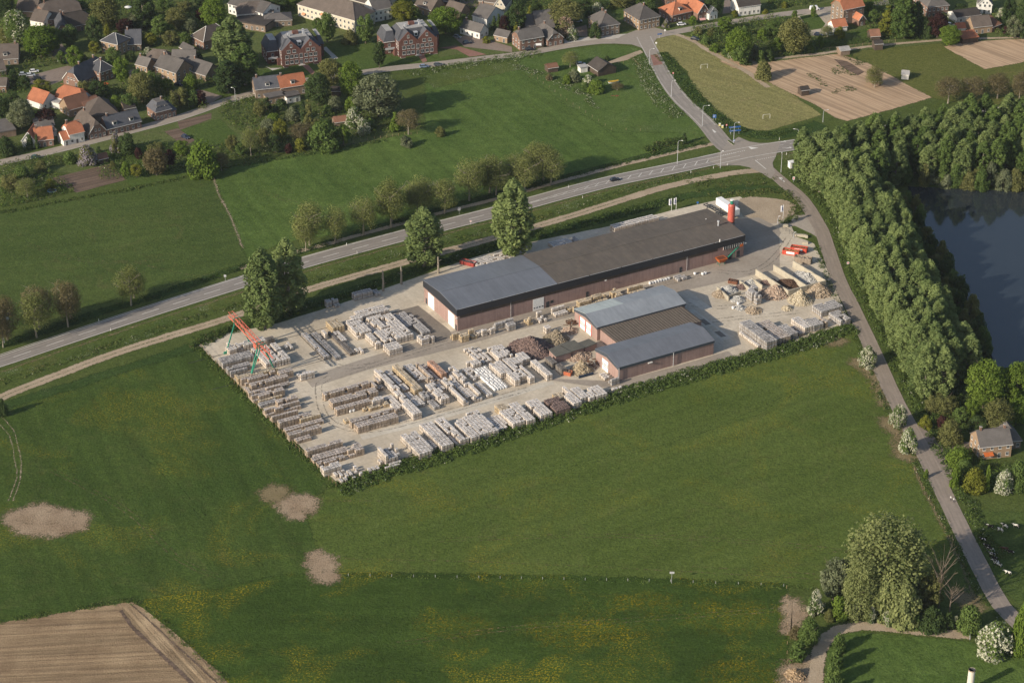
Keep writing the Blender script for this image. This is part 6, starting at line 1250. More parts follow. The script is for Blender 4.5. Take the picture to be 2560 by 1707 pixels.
# the two red brick apartment blocks
def apartments(label, t, A, B):
    a, b = G(t, *A), G(t, *B); ang = math.atan2(b.y - a.y, b.x - a.x); L = (b - a).length; k = L / 18.6
    root = tag(empty('apartment_block', a, ang), label, 'apartments'); wm, sl = WM['red'], RM['slate']; wh = 7.6; D = 17
    w = MB(); w.box(0, 0, 0, 18.6, D, wh, wm); w.box(-5.5, 5.5, 0, -.0, D, wh - 1.4, wm); w.box(18.61, 6.5, 0, 21.5, D, wh - 1.4, wm); w.box(-1.6, 2.2, 0, -.01, 5.4, 3.2, wm); w.build('wall', root)
    for gx in (4.6, 13.6):
        g = MB(); hw = 4.4; g.face([(gx - hw, -.02, wh), (gx + hw, -.02, wh), (gx, -.02, wh + 4.4)], wm); g.face([(gx + hw, .25, wh), (gx - hw, .25, wh), (gx, .25, wh + 4.4)], wm); g.face([(gx - hw, -.02, wh), (gx, -.02, wh + 4.4), (gx, .25, wh + 4.4), (gx - hw, .25, wh)], wm); g.face([(gx, -.02, wh + 4.4), (gx + hw, -.02, wh), (gx + hw, .25, wh), (gx, .25, wh + 4.4)], wm); g.build('gable', root)
        r = MB(); zr = wh + 4.35
        slab(r, [(gx - hw - .3, 7.6, wh - .25), (gx - hw - .3, .27, wh - .25), (gx, .27, zr), (gx, 7.6, zr)], .2, sl); slab(r, [(gx + hw + .3, .27, wh - .25), (gx + hw + .3, 7.6, wh - .25), (gx, 7.6, zr), (gx, .27, zr)], .2, sl); r.build('roof', root)
        for zz, ww, hh in ((.9, 1.6, 1.7), (3.6, 1.6, 1.7), (6.2, 1.6, 1.5), (8.9, 1.0, 1.5)):
            for dx in ((-2.2, 0, 2.2) if zz < 6 else ((-1.3, 1.3) if zz < 8 else (0,))): put('window', winmesh(ww if zz < 8 else 1.0, hh), root, (gx + dx, -.026, zz))
    r = MB(); zr = wh + 4.0
    slab(r, [(-.3, 1.5, wh - .1), (18.9, 1.5, wh - .1), (15.6, 5.2, zr), (3, 5.2, zr)], .2, sl); slab(r, [(-.3, D + .3, wh - .1), (-.3, 1.5, wh - .1), (3, 5.2, zr), (3, D - 3.6, zr)], .2, sl); slab(r, [(18.9, 1.5, wh - .1), (18.9, D + .3, wh - .1), (15.6, D - 3.6, zr), (15.6, 5.2, zr)], .2, sl); slab(r, [(18.9, D + .3, wh - .1), (-.3, D + .3, wh - .1), (3, D - 3.6, zr), (15.6, D - 3.6, zr)], .2, sl)
    slab(r, [(-5.8, 5.2, wh - 1.4), (-.3, 5.2, wh - 1.4), (-.3, 8.4, wh + 2.6), (-3.4, 8.4, wh + 2.6)], .2, sl); slab(r, [(-5.8, D, wh - 1.4), (-5.8, 5.2, wh - 1.4), (-3.4, 8.4, wh + 2.6), (-3.4, D, wh + 2.6)], .2, sl); slab(r, [(18.95, 6.2, wh - 1.4), (21.8, 6.2, wh - 1.4), (20.6, 9, wh + 2.2), (18.95, 9, wh + 2.2)], .2, sl); slab(r, [(21.8, 6.2, wh - 1.4), (21.8, D, wh - 1.4), (20.6, D, wh + 2.2), (20.6, 9, wh + 2.2)], .2, sl)
    slab(r, [(-3.4, 8.4, wh + 2.62), (-.3, 8.4, wh + 2.62), (-.3, D, wh + 2.62), (-3.4, D, wh + 2.62)], .1, RM['pale']); slab(r, [(18.95, 9, wh + 2.22), (20.6, 9, wh + 2.22), (20.6, D, wh + 2.22), (18.95, D, wh + 2.22)], .1, RM['pale'])
    ro = r.build('roof', root); r = MB(); r.box(2.9, 5.1, zr - .1, 15.7, D - 3.5, zr + .12, RM['pale']); r.build('flat_roof', root)
    for x, y, s, m in ((9, 9.5, 1.3, WM['red']), (5.5, 7.5, .5, m_galv), (12.5, 8, .5, m_galv), (13, 11, .4, m_galv)): c = MB(); c.box(x - s, y - s * .8, zr + .125, x + s, y + s * .8, zr + 1.4, m); c.build('chimney', ro)
    d = MB(); d.box(8.3, 2.2, wh + .9, 9.9, 4.6, wh + 2.6, m_frame); d.box(8.15, 2.0, wh + 2.61, 10.05, 4.8, wh + 2.8, m_galv); o = d.build('dormer', root); d = MB(); d.box(8.5, 2.17, wh + 1.2, 9.7, 2.195, wh + 2.4, m_glass); d.build('pane', o)
    for z in (.8, 3.5, 5.4):
        for y in (1.2, 3.6, 7.5, 10.5, 13.5):
            if z > 5 and y > 5: continue
            put('window', winmesh(1.2, 1.5), root, (-.005 if y < 5 else -5.505, y, z), -R(90))
    for z in (.8, 3.5): put('window', winmesh(1.2, 1.5), root, (-3, 5.495, z))
    for z in (.3, 3.3): put('window', winmesh(1.4, 2.2), root, (9.1, -.006, z))
    g = MB()
    for x0, x1, y in ((-.3, 18.9, 1.25),): g.box(x0, y, wh - .28, x1, y + .2, wh - .12, m_frame)
    g.box(-5.9, 4.95, wh - 1.6, -.3, 5.15, wh - 1.42, m_frame); g.build('gutter', root)
    for x0, x1, z in ((-5.4, -1.0, 3.0), (14.6, 18.2, .2), (.4, 2.6, .2)):
        bb = MB(); y0 = 3.4 if x0 < 0 else -1.8; bb.box(x0, y0, z - .2 if z > 1 else 0, x1, y0 + 1.7, z, m_kerb); bb.box(x0, y0, z, x1, y0 + .08, z + .95, wm if z < 1 else m_galv); bb.build('balcony', root)
    d = MB(); d.box(7.6, -1.4, 0, 10.6, -.06, .12, m_kerb); d.build('entrance_step', root)
    return root
apartments('left red brick apartment block with two gables and slate roof', 'R2', (240, 612), (590, 568))
apartments('right red brick apartment block with two gables beside the road', 'R2', (1305, 525), (1655, 480))
# ================================================================ trees, hedges, undergrowth
def leafmat(name, lo, hi, trans=.34):
    t = NT(name); at = t.n('ShaderNodeAttribute', attribute_name='tint').outputs['Fac']
    k = t.math('ADD', t.math('MULTIPLY', at, .6), t.math('MULTIPLY', t.rnd(), .4)); c = t.mix(k, lo, hi)
    df = t.n('ShaderNodeBsdfDiffuse'); tr = t.n('ShaderNodeBsdfTranslucent'); mx = t.n('ShaderNodeMixShader'); mx.inputs[0].default_value = trans
    t.put(df.inputs[0], c); t.put(tr.inputs[0], t.mix(1.0, c, (1.0, 1.1, .55), 'MULTIPLY')); t.t.links.new(df.outputs[0], mx.inputs[1]); t.t.links.new(tr.outputs[0], mx.inputs[2])
    t.t.links.new(mx.outputs[0], t.t.nodes['Material Output'].inputs[0]); MATS[name] = t.m; return t.m
LF = {'mid': leafmat('leaf_mid_green', (0.063, 0.106, 0.030), (0.161, 0.224, 0.063)), 'bright': leafmat('leaf_bright_green', (0.076, 0.131, 0.020), (0.186, 0.254, 0.047)), 'dark': leafmat('leaf_dark_green', (0.036, 0.062, 0.024), (0.098, 0.142, 0.048)), 'poplar': leafmat('leaf_poplar', (0.08, 0.125, 0.042), (0.265, 0.32, 0.12)),
      'olive': leafmat('leaf_olive', (0.101, 0.112, 0.038), (0.224, 0.224, 0.084)), 'spring': leafmat('leaf_spring', (0.125, 0.146, 0.047), (0.252, 0.269, 0.099)), 'brownish': leafmat('leaf_budding', (0.12, 0.1, 0.052), (0.21, 0.18, 0.095)), 'silver': leafmat('leaf_silver', (0.085, 0.108, 0.058), (0.23, 0.25, 0.145)), 'copper': leafmat('leaf_copper', (0.031, 0.016, 0.016), (0.085, 0.039, 0.034)),
      'yellow': leafmat('leaf_yellow_green', (0.121, 0.138, 0.022), (0.242, 0.242, 0.044)), 'white': leafmat('blossom_white', (0.360, 0.360, 0.260), (0.620, 0.610, 0.500)), 'pink': leafmat('blossom_pink', (0.260, 0.170, 0.130), (0.420, 0.310, 0.250)), 'lilac': leafmat('blossom_lilac', (0.220, 0.190, 0.240), (0.400, 0.360, 0.400)), 'willow': leafmat('leaf_willow', (0.12, 0.148, 0.052), (0.32, 0.345, 0.145)), 'weed': leafmat('leaf_weed', (0.055, 0.092, 0.024), (0.15, 0.205, 0.058)), 'parsley': leafmat('parsley_flower', (0.330, 0.340, 0.240), (0.550, 0.550, 0.440)), 'bell': leafmat('shade_green', (0.031, 0.059, 0.020), (0.084, 0.123, 0.036))}
m_bark = plain('bark', (.13, .105, .08), .95, .3, 2.0); m_barkp = plain('bark_pale', (.24, .21, .165), .95, .25, 2.0)
NR = np.random.default_rng(5)
def quads(C, Rd, per, size, up=.15, jit=.6):
    n = len(C); k = n * per; d = NR.normal(size=(k, 3)); d /= np.linalg.norm(d, axis=1)[:, None]
    r = .55 + .45 * np.sqrt(NR.random(k)); cc = np.repeat(C, per, 0); rr_ = np.repeat(Rd, per, 0); p = cc + d * rr_ * r[:, None]
    nn = d * .8 + NR.normal(size=(k, 3)) * jit * .6; nn[:, 2] += up; nn /= np.linalg.norm(nn, axis=1)[:, None]
    a = np.cross(nn, NR.normal(size=(k, 3))); a /= np.linalg.norm(a, axis=1)[:, None] + 1e-9; b = np.cross(nn, a)
    s = size * (.65 + .7 * NR.random(k))[:, None]; a = a * s * .5; b = b * s * (.35 + .25 * NR.random(k))[:, None]
    V = np.stack([p - a - b * .6, p + a * .2 - b, p + a + b * .6, p - a * .2 + b], 1).reshape(-1, 3)
    tint = np.clip(np.repeat(NR.random(n), per) * .6 + NR.random(k) * .5 - .05, 0, 1)
    return V, tint
def leafmesh(name, V, tint, mats, mi=None):
    k = len(V) // 4; me = bpy.data.meshes.new(name); me.vertices.add(4 * k); me.vertices.foreach_set('co', V.astype(np.float32).ravel()); me.loops.add(4 * k); me.loops.foreach_set('vertex_index', np.arange(4 * k, dtype=np.int32))
    me.polygons.add(k); me.polygons.foreach_set('loop_start', np.arange(0, 4 * k, 4, dtype=np.int32))
    at = me.attributes.new('tint', 'FLOAT', 'FACE'); at.data.foreach_set('value', tint.astype(np.float32))
    for m in mats: me.materials.append(m)
    if mi is not None: me.polygons.foreach_set('material_index', mi.astype(np.int32))
    me.update(); me.validate(); return me
def clumps(shape, w, h, n):
    C = []; Rr = []
    for _ in range(n):
        while True:
            t = NR.random()
            if shape == 'round': z0, env = .14, math.sqrt(max(0, 1 - (2 * t - 1) ** 2)) ** .85
            elif shape == 'sparse': z0, env = .34, math.sqrt(max(0, 1 - (1.55 * t - .55) ** 2)) ** .8
            elif shape == 'poplar': z0, env = .06, min(1, (t * 3.5 + .5)) * min(1, ((1 - t) * 2.9) ** .55)
            elif shape == 'cone': z0, env = .0, (1 - t) ** .75 * min(1, t * 8 + .5)
            elif shape == 'col': z0, env = .0, (1 - t) ** .5 * min(1, t * 6 + .6)
            elif shape == 'bush': z0, env = .0, math.sqrt(max(0, 1 - (t * 1.0) ** 2)) * min(1, t * 2 + .75)
            else: z0, env = .04, math.sqrt(max(0, 1 - (1.35 * t - .5) ** 2)) ** .8
            if NR.random() < env + .1: break
        a = NR.random() * 6.283; q = .35 + .6 * math.sqrt(NR.random()); cr = w * {'cone': .16, 'col': .2, 'poplar': .115, 'bush': .19, 'willow': .115, 'sparse': .2}.get(shape, .145) * (.6 + .6 * NR.random())
        rad = max(.0, w / 2 * env - cr * .7) * q; C.append((rad * math.cos(a), rad * math.sin(a), h * (z0 + (1 - z0) * t * .95))); el = 1.7 if shape in ('poplar', 'col', 'willow') else .85; Rr.append((cr, cr, cr * el))
    return np.array(C), np.array(Rr)
SHAPES = {'round': [(9, 10.5), 64, 75, .44], 'roundL': [(14, 16), 120, 75, .52], 'sparse': [(9, 10), 60, 110, .22], 'poplar': [(7.5, 21), 150, 60, .46], 'cone': [(5, 10), 46, 70, .38], 'col': [(2.4, 9), 30, 70, .32], 'bush': [(5, 4.2), 32, 80, .34], 'bushL': [(9, 7), 60, 90, .46], 'willow': [(17, 20), 190, 70, .50]}
CROWN = {}
def crown(shape, kind, var, mix=None):
    key = (shape, kind, var)
    if key not in CROWN:
        (w, h), n, per, sz = SHAPES[shape]; C, Rr = clumps({'roundL': 'round', 'bushL': 'bush'}.get(shape, shape), w, h, n)
        V, T = quads(C, Rr, per, sz); V[:, 2] = np.maximum(V[:, 2], .03); mats = [LF[kind]]; mi = None
        if mix:
            cm = np.repeat(NR.random(n) * .6, per) + NR.random(n * per) * .4; mats.append(LF[mix[0]]); mi = (cm < mix[1]).astype(int)
        CROWN[key] = leafmesh(f'crown_{shape}_{kind}', V, T, mats, mi)
    return CROWN[key]
TRUNK = {}
def trunk(shape, var, bare=False):
    key = (shape, var, bare)
    if key not in TRUNK:
        base = {'roundL': 'round', 'bushL': 'bush'}.get(shape, shape); (w, h) = SHAPES[shape][0]; rr_ = random.Random(var * 13 + len(shape)); d = MB(); m = m_barkp if base in ('sparse', 'poplar') else m_bark
        r0 = .016 * h + .05; top = h * (.75 if base != 'bush' else .55); d.tube([(0, 0, -.1), (.02 * w * rr_.uniform(-1, 1), .02 * w * rr_.uniform(-1, 1), h * .3), (.03 * w * rr_.uniform(-1, 1), .03 * w * rr_.uniform(-1, 1), h * .55), (0, 0, top)], [r0 * 1.25, r0, r0 * .7, r0 * .15], m, 7)
        nb = 14 if base in ('sparse',) or bare else 6
        for k in range(nb):
            z = h * rr_.uniform(.3, .65) if base != 'bush' else h * rr_.uniform(.1, .4); a = k * 2.4 + rr_.uniform(-.4, .4); ln = w * rr_.uniform(.25, .42); p0 = Vector((0, 0, z)); p1 = Vector((math.cos(a) * ln * .5, math.sin(a) * ln * .5, z + ln * .45)); p2 = Vector((math.cos(a) * ln, math.sin(a) * ln, z + ln * (1.0 if base != 'sparse' else .75)))
            if p2.z > h: p2.z = h * .97
            d.tube([p0, p1, p2], [r0 * .5, r0 * .3, r0 * .08], m, 5, False)
            if base == 'sparse' or bare:
                for q in range(5):
                    b = a + rr_.uniform(-1, 1); l2 = ln * rr_.uniform(.3, .55); s = p0.lerp(p1, .7) if q < 2 else p1.lerp(p2, rr_.random()); d.tube([s, s + Vector((math.cos(b) * l2, math.sin(b) * l2, l2 * rr_.uniform(.3, 1)))], [r0 * .22, r0 * .05], m, 4, False)
        TRUNK[key] = d.mesh('trunk')
    return TRUNK[key]
KD = {'mid': ('mid green', 'round'), 'bright': ('bright green', 'round'), 'dark': ('dark green', 'round'), 'olive': ('olive green', 'round'), 'spring': ('spring green', 'sparse'), 'brownish': ('budding brown', 'sparse'), 'silver': ('silvery green', 'round'), 'copper': ('copper leaved', 'round'), 'yellow': ('yellow green', 'round'), 'white': ('white blossoming', 'bush'), 'pink': ('pink blossoming', 'round'), 'lilac': ('lilac', 'bush'), 'poplar': ('tall poplar', 'poplar'), 'willow': ('pale willow', 'willow'), 'bare': ('bare', 'round'), 'chest': ('white candled chestnut', 'round')}
MIXES = {'white': ('white', 'mid', .45), 'pink': ('pink', 'olive', .4), 'lilac': ('lilac', 'olive', .45), 'chest': ('mid', 'white', .30)}
TREES = []
rt_ = random.Random(21)
def plant(base, h, w, kind, shape, zone, group=None, label=None, name=None):
    big = w > 11 and shape == 'round'; shp = 'roundL' if big else ('bushL' if shape == 'bush' and w > 7 else shape); (sw, sh), _, _, _ = SHAPES[shp]; var = rt_.randrange(5 if shape == 'poplar' else 3)
    nm = name or {'round': 'tree', 'roundL': 'tree', 'sparse': 'budding_tree', 'poplar': 'poplar_tree', 'cone': 'conifer_tree', 'col': 'cypress_tree', 'bush': 'bush', 'bushL': 'bush', 'willow': 'willow_tree'}[shp]
    root = empty(nm, (base.x, base.y, .04), rt_.uniform(0, 6.28)); put('trunk', trunk(shp, var, kind == 'bare'), root, sc=(w / sw, w / sw, h / sh))
    if kind != 'bare':
        mx = MIXES.get(kind); put('crown', crown(shp, mx[0] if mx else kind, var if shp not in ('willow',) else var % 2, (mx[1], mx[2]) if mx else None) if not mx else crown_mix(shp, kind, var), root, sc=(w / sw, w / sw, h / sh))
    TREES.append((root, kind, shape, zone, label, group, w, h)); return root
def crown_mix(shp, kind, var):
    key = (shp, kind, var)
    if key not in CROWN: a, b, f = MIXES[kind]; CROWN[key] = crown(shp, a, f'{kind}{var}', (b, f))
    return CROWN[key]
def T(t, zone, rows):
    for r in rows:
        x, yt, yb, w, kind = r[:5]; shape = r[5] if len(r) > 5 and r[5] else KD[kind][1]; lab = r[6] if len(r) > 6 else None
        b = G(t, x, yb); h = max(1.0, (yb - yt) * tilt(t, x, yb)); w *= 1.22 if shape == 'sparse' else 1.0; plant(b, h, max(.8, 1.16 * w * wid(t, x, yb)), kind, shape, zone, None, lab)
T('R1', 'in the left part of the village', [(170, 100, 440, 260, 'chest'), (380, 235, 520, 300, 'bright'), (490, 260, 480, 190, 'mid'), (640, 230, 440, 150, 'mid'), (690, 425, 612, 155, 'bright'), (60, -40, 190, 180, 'dark'), (90, 250, 430, 200, 'olive'), (870, 160, 430, 150, 'dark'), (865, 380, 500, 105, 'yellow'), (970, 0, 270, 290, 'olive'), (1145, 180, 320, 155, 'copper'), (1310, -60, 260, 210, 'dark', 'poplar'), (1240, 120, 270, 150, 'silver'), (1460, 150, 340, 150, 'mid'), (1525, 220, 320, 130, 'bright'), (1610, 80, 260, 190, 'olive'), (1850, 80, 210, 125, 'copper'), (1960, -10, 255, 240, 'bright'), (1745, 180, 300, 115, 'silver'), (1370, 300, 420, 120, 'yellow'), (1560, 290, 420, 160, 'olive'), (1690, 300, 420, 110, 'mid'),
   (2130, 170, 620, 330, 'poplar', 'poplar', 'huge blue green poplar left of the left apartment block'), (2240, 400, 775, 250, 'mid', 'poplar', 'tall olive green tree right of the huge poplar'), (2080, 550, 850, 230, 'dark', 'poplar', 'dark dense tree in front of the huge poplar'), (1350, 440, 520, 95, 'white'), (1040, 440, 590, 145, 'mid'), (1195, 470, 570, 100, 'dark'), (1120, 530, 770, 150, 'bright'), (1270, 630, 780, 130, 'mid'), (1300, 680, 930, 250, 'olive'), (1400, 650, 850, 170, 'mid'), (1530, 720, 850, 115, 'bright'), (1740, 680, 820, 140, 'bright', 'bush'), (1640, 805, 985, 185, 'olive'), (1760, 830, 975, 120, 'mid'), (1825, 830, 965, 115, 'copper'), (770, 730, 895, 140, 'olive'), (900, 745, 925, 180, 'dark'), (390, 725, 885, 175, 'yellow'), (130, 640, 765, 95, 'dark'), (235, 690, 815, 90, 'dark'),
   (200, 920, 1175, 235, 'silver'), (420, 990, 1150, 185, 'copper'), (110, 850, 980, 160, 'dark'), (275, 1190, 1355, 66, 'dark', 'col', 'taller dark cypress before the orange cottage'), (340, 1228, 1355, 42, 'dark', 'col', 'shorter dark cypress before the orange cottage'), (30, 880, 1110, 150, 'dark'), (60, 1260, 1410, 170, 'dark', 'bush'), (1180, 860, 1010, 150, 'mid'), (1060, 880, 1010, 130, 'bright', 'bush'), (1000, 560, 680, 100, 'mid'), (760, 500, 600, 90, 'dark'), (560, 470, 590, 90, 'mid'), (1390, 520, 600, 70, 'dark', 'bush'), (1800, 480, 560, 110, 'dark', 'bush'), (980, 230, 330, 70, 'yellow', 'bush'), (720, 0, 90, 170, 'mid'), (500, 20, 110, 180, 'bright', 'bush'), (430, 60, 150, 120, 'copper', 'bush'), (1500, 0, 110, 150, 'mid'), (1680, 10, 110, 150, 'olive'), (1840, -60, 60, 150, 'dark'), (340, -80, 40, 200, 'mid'), (940, -120, 10, 200, 'dark')])
T('R1', 'in the left gardens below the dike road', [(800, 1340, 1505, 185, 'lilac'), (1060, 1215, 1385, 105, 'lilac'), (1170, 1225, 1415, 175, 'dark'), (1265, 1345, 1445, 80, 'copper', 'bush'), (1430, 1300, 1440, 160, 'olive'), (1430, 1360, 1600, 220, 'brownish', 'round'), (1545, 1370, 1530, 125, 'copper'), (1860, 1300, 1600, 295, 'bright', 'bush'), (1660, 1285, 1420, 135, 'bright'), (2120, 1240, 1380, 130, 'olive'), (2290, 1180, 1420, 135, 'spring'), (1150, 1475, 1600, 95, 'bright', 'bush'), (1030, 1470, 1545, 62, 'olive', 'bush'), (2200, 1310, 1420, 110, 'mid'), (640, 1390, 1480, 130, 'mid', 'bush'), (200, 1520, 1640, 160, 'mid', 'bush'), (380, 1470, 1560, 120, 'olive', 'bush'), (100, 1600, 1720, 190, 'olive'), (250, 1640, 1800, 160, 'spring'), (1770, 1480, 1620, 110, 'dark'), (2020, 1400, 1560, 120, 'brownish'), (900, 1330, 1390, 60, 'dark', 'cone'), (460, 1640, 1730, 100, 'yellow', 'bush'), (1250, 1500, 1620, 110, 'yellow')])
T('R2', 'beside the apartment blocks', [(650, 125, 390, 170, 'mid'), (1000, 125, 400, 150, 'mid'), (1345, 20, 190, 230, 'yellow'), (1730, 75, 310, 285, 'bright', 'round', 'broad bright lime tree right of the right apartment block'), (1125, 385, 622, 125, 'dark', 'round', 'lone dark tree on the lawn between the apartment blocks'), (860, 285, 400, 150, 'olive', 'bush'), (560, 170, 290, 90, 'mid'), (1440, 60, 190, 130, 'mid'), (780, 40, 130, 90, 'olive')])
T('R2', 'in the orchard gardens below the dike road', [(680, 550, 800, 240, 'olive'), (870, 575, 905, 225, 'bright', 'round', 'dense round bright green tree beside the large silver willow'), (570, 675, 965, 235, 'dark', 'round', 'very dark broad evergreen behind the orange roofed row house'), (1120, 695, 1065, 430, 'silver', 'round', 'large silvery willow casting a long shadow on the meadow'), (435, 850, 1120, 60, 'dark', 'col', 'slim dark cypress in the orchard gardens'), (485, 905, 1165, 110, 'olive', 'cone', 'golden green conifer right of the slim cypress'), (230, 915, 1020, 150, 'dark', 'bush'), (330, 985, 1100, 150, 'silver', 'bush'), (100, 870, 1010, 110, 'dark', 'cone'), (40, 920, 1070, 130, 'olive'), (160, 1025, 1125, 130, 'bright', 'bush'), (110, 1085, 1190, 150, 'silver', 'bush'), (225, 1085, 1285, 125, 'yellow'), (620, 1115, 1355, 300, 'mid', 'bush'), (400, 1135, 1275, 190, 'brownish'), (800, 1145, 1325, 125, 'bright'), (720, 885, 1005, 135, 'silver', 'bush'), (900, 985, 1155, 170, 'white'), (980, 1090, 1215, 140, 'white'), (1390, 1005, 1228, 175, 'brownish'), (1270, 1025, 1200, 115, 'bright', 'cone'), (1680, 1155, 1240, 95, 'olive', 'bush'), (1370, 1235, 1340, 115, 'silver', 'bush'), (560, 1090, 1190, 110, 'olive'), (300, 1310, 1390, 80, 'copper', 'bush'), (400, 1270, 1370, 120, 'yellow', 'bush'), (180, 1240, 1390, 130, 'dark'), (60, 1160, 1330, 140, 'olive'), (870, 890, 1010, 130, 'bright', 'bush'), (1050, 1080, 1180, 100, 'mid', 'bush'), (660, 960, 1050, 100, 'mid', 'bush')])
T('R2', 'at the upper middle of the village', [(2170, 145, 275, 52, 'dark', 'col'), (2212, 125, 285, 52, 'dark', 'col'), (2260, 150, 310, 90, 'copper', 'round'), (2310, 100, 300, 110, 'dark'), (2100, 335, 392, 75, 'yellow', 'bush'), (2040, 60, 150, 80, 'mid'), (1900, 130, 210, 70, 'mid', 'bush'), (1300, -60, 60, 200, 'mid'), (600, -100, 20, 250, 'mid'), (320, -60, 60, 180, 'bright'), (60, -60, 80, 160, 'olive'), (220, -20, 90, 150, 'dark')])
T('R3', 'around the junction houses', [(480, 10, 240, 340, 'olive', 'round', 'broad olive tree behind the awning house'), (50, 10, 310, 150, 'dark'), (165, 35, 185, 75, 'yellow', 'cone'), (215, 10, 180, 110, 'dark'), (38, 205, 335, 85, 'yellow', 'cone'), (70, 130, 240, 130, 'silver'), (480, 160, 345, 170, 'pink'), (545, 240, 360, 115, 'white'), (780, 30, 125, 115, 'white'), (650, -20, 100, 130, 'dark'), (760, 210, 350, 105, 'dark', 'bush'), (1405, 185, 250, 75, 'lilac'), (1830, -30, 145, 180, 'dark'), (1000, -60, 70, 220, 'olive'), (1200, -60, 60, 200, 'mid'), (870, -40, 60, 140, 'dark'), (1650, 150, 215, 80, 'bright', 'bush'), (2030, 100, 150, 70, 'yellow', 'bush'), (2310, 90, 125, 60, 'yellow', 'bush'), (1280, 30, 120, 110, 'dark', 'bush'), (320, 170, 260, 90, 'mid', 'bush'), (700, 90, 160, 90, 'dark', 'bush')])
T('R3', 'in the wild garden right of the junction', [(1940, 160, 300, 125, 'bright'), (2060, 265, 560, 230, 'bright', 'round'), (2080, 420, 595, 165, 'mid'), (2215, 420, 540, 105, 'silver', 'bush'), (1760, 330, 400, 90, 'mid', 'bush'), (1700, 250, 310, 90, 'olive', 'bush'), (1850, 400, 470, 100, 'bright', 'bush'), (1960, 440, 510, 100, 'mid', 'bush'), (2290, 565, 720, 160, 'olive', 'bush', 'large round olive bush beside the bare allotment'), (1990, 480, 530, 60, 'white'), (2140, 520, 590, 100, 'dark', 'bush'), (1820, 260, 320, 80, 'olive', 'bush'), (2120, 240, 330, 90, 'mid', 'bush'), (2280, 260, 360, 100, 'bright', 'bush'), (2260, 460, 570, 80, 'mid', 'bush')])
T('R3', 'around the field barn', [(530, 480, 615, 130, 'spring', 'sparse'), (560, 640, 745, 130, 'silver', 'bush'), (760, 735, 838, 170, 'bright', 'bush'), (690, 690, 775, 110, 'white'), (960, 760, 825, 95, 'brownish'), (860, 512, 556, 60, 'dark', 'bush'), (1570, 1195, 1310, 66, 'dark', 'cone'), (670, 760, 830, 90, 'mid', 'bush'), (500, 680, 760, 90, 'bright', 'bush'), (340, 680, 730, 70, 'brownish', 'bush')])
T('R4', 'in the right part of the village', [(230, 180, 500, 280, 'olive', 'round', 'broad olive tree left of the gravel turning place'), (80, 350, 490, 95, 'bright'), (0, 465, 550, 110, 'dark', 'bush'), (1080, 55, 310, 185, 'yellow', 'cone', 'broad golden conifer beside the dark poplars'), (960, 95, 215, 95, 'mid'), (1230, -40, 350, 230, 'mid', 'poplar', 'dark tall poplar between golden conifer and brick villa'), (1130, -60, 280, 130, 'dark', 'poplar'), (1345, 10, 330, 120, 'dark', 'poplar'), (1540, 130, 350, 180, 'copper'), (1650, 240, 420, 195, 'bright', 'round', 'round bright bush tree at the bare plot corner'), (2240, 150, 350, 155, 'silver'), (2180, -20, 260, 125, 'dark'), (2310, -20, 350, 140, 'dark', 'poplar'), (2120, 80, 210, 105, 'white'), (2180, 235, 310, 95, 'copper', 'bush'), (970, 615, 800, 150, 'olive', 'sparse'), (540, 245, 340, 105, 'spring'), (470, 325, 430, 72, 'bright', 'bush'), (650, 255, 350, 115, 'yellow', 'bush'), (240, 95, 190, 52, 'bright'), (410, 55, 165, 52, 'bright'), (920, 20, 130, 100, 'mid'), (1750, 40, 130, 120, 'dark'), (1450, 200, 350, 110, 'dark', 'bush'), (2400, 100, 340, 150, 'copper'), (60, 200, 330, 150, 'mid'), (380, 390, 480, 80, 'mid', 'bush'), (880, 20, 90, 90, 'dark'), (150, 20, 70, 60, 'yellow', 'bush')])
T('R4', 'in the row beyond the crossroads', [(1640, 715, 945, 195, 'brownish'), (1860, 710, 915, 195, 'brownish'), (2090, 690, 900, 195, 'brownish'), (2290, 675, 930, 150, 'brownish'), (2420, 660, 900, 170, 'brownish')])
T('B4', 'near the lane house', [(1960, 205, 620, 350, 'bright', 'round', 'left of the two bright lime trees at the lake corner'), (2250, 220, 600, 290, 'bright', 'round', 'right of the two bright lime trees at the lake corner'), (1600, 505, 665, 250, 'olive'), (1840, 535, 750, 135, 'bright'), (2080, 555, 830, 260, 'olive'), (2260, 550, 770, 190, 'bright'), (1430, 695, 805, 125, 'yellow', 'bush'), (1590, 690, 805, 130, 'copper', 'bush'), (1650, 735, 930, 225, 'olive', 'bush'), (1730, 985, 1135, 230, 'bright', 'bush'), (1780, 1110, 1270, 190, 'mid', 'bush'), (1880, 1180, 1375, 215, 'yellow', 'bush'), (2150, 1195, 1380, 190, 'white', 'bush', 'white blossoming bush in the lane house garden'), (2270, 1110, 1360, 190, 'mid', 'bush'), (1990, 1150, 1380, 60, 'bright', 'bush'), (1700, 1130, 1340, 90, 'bright', 'bush'), (905, 72, 232, 185, 'white', 'bush', 'uppermost white hawthorn beside the lane'), (1190, 602, 778, 172, 'white', 'bush', 'middle white hawthorn beside the lane'), (1275, 815, 1015, 168, 'white', 'bush', 'lowest of three white hawthorns beside the lane'), (1440, 1175, 1255, 48, 'bright', 'bush', 'small lone bush on the lane verge'), (1480, 520, 650, 140, 'olive', 'bush'), (1750, 620, 760, 140, 'mid'), (1900, 700, 850, 160, 'dark'), (2150, 700, 860, 150, 'mid')])
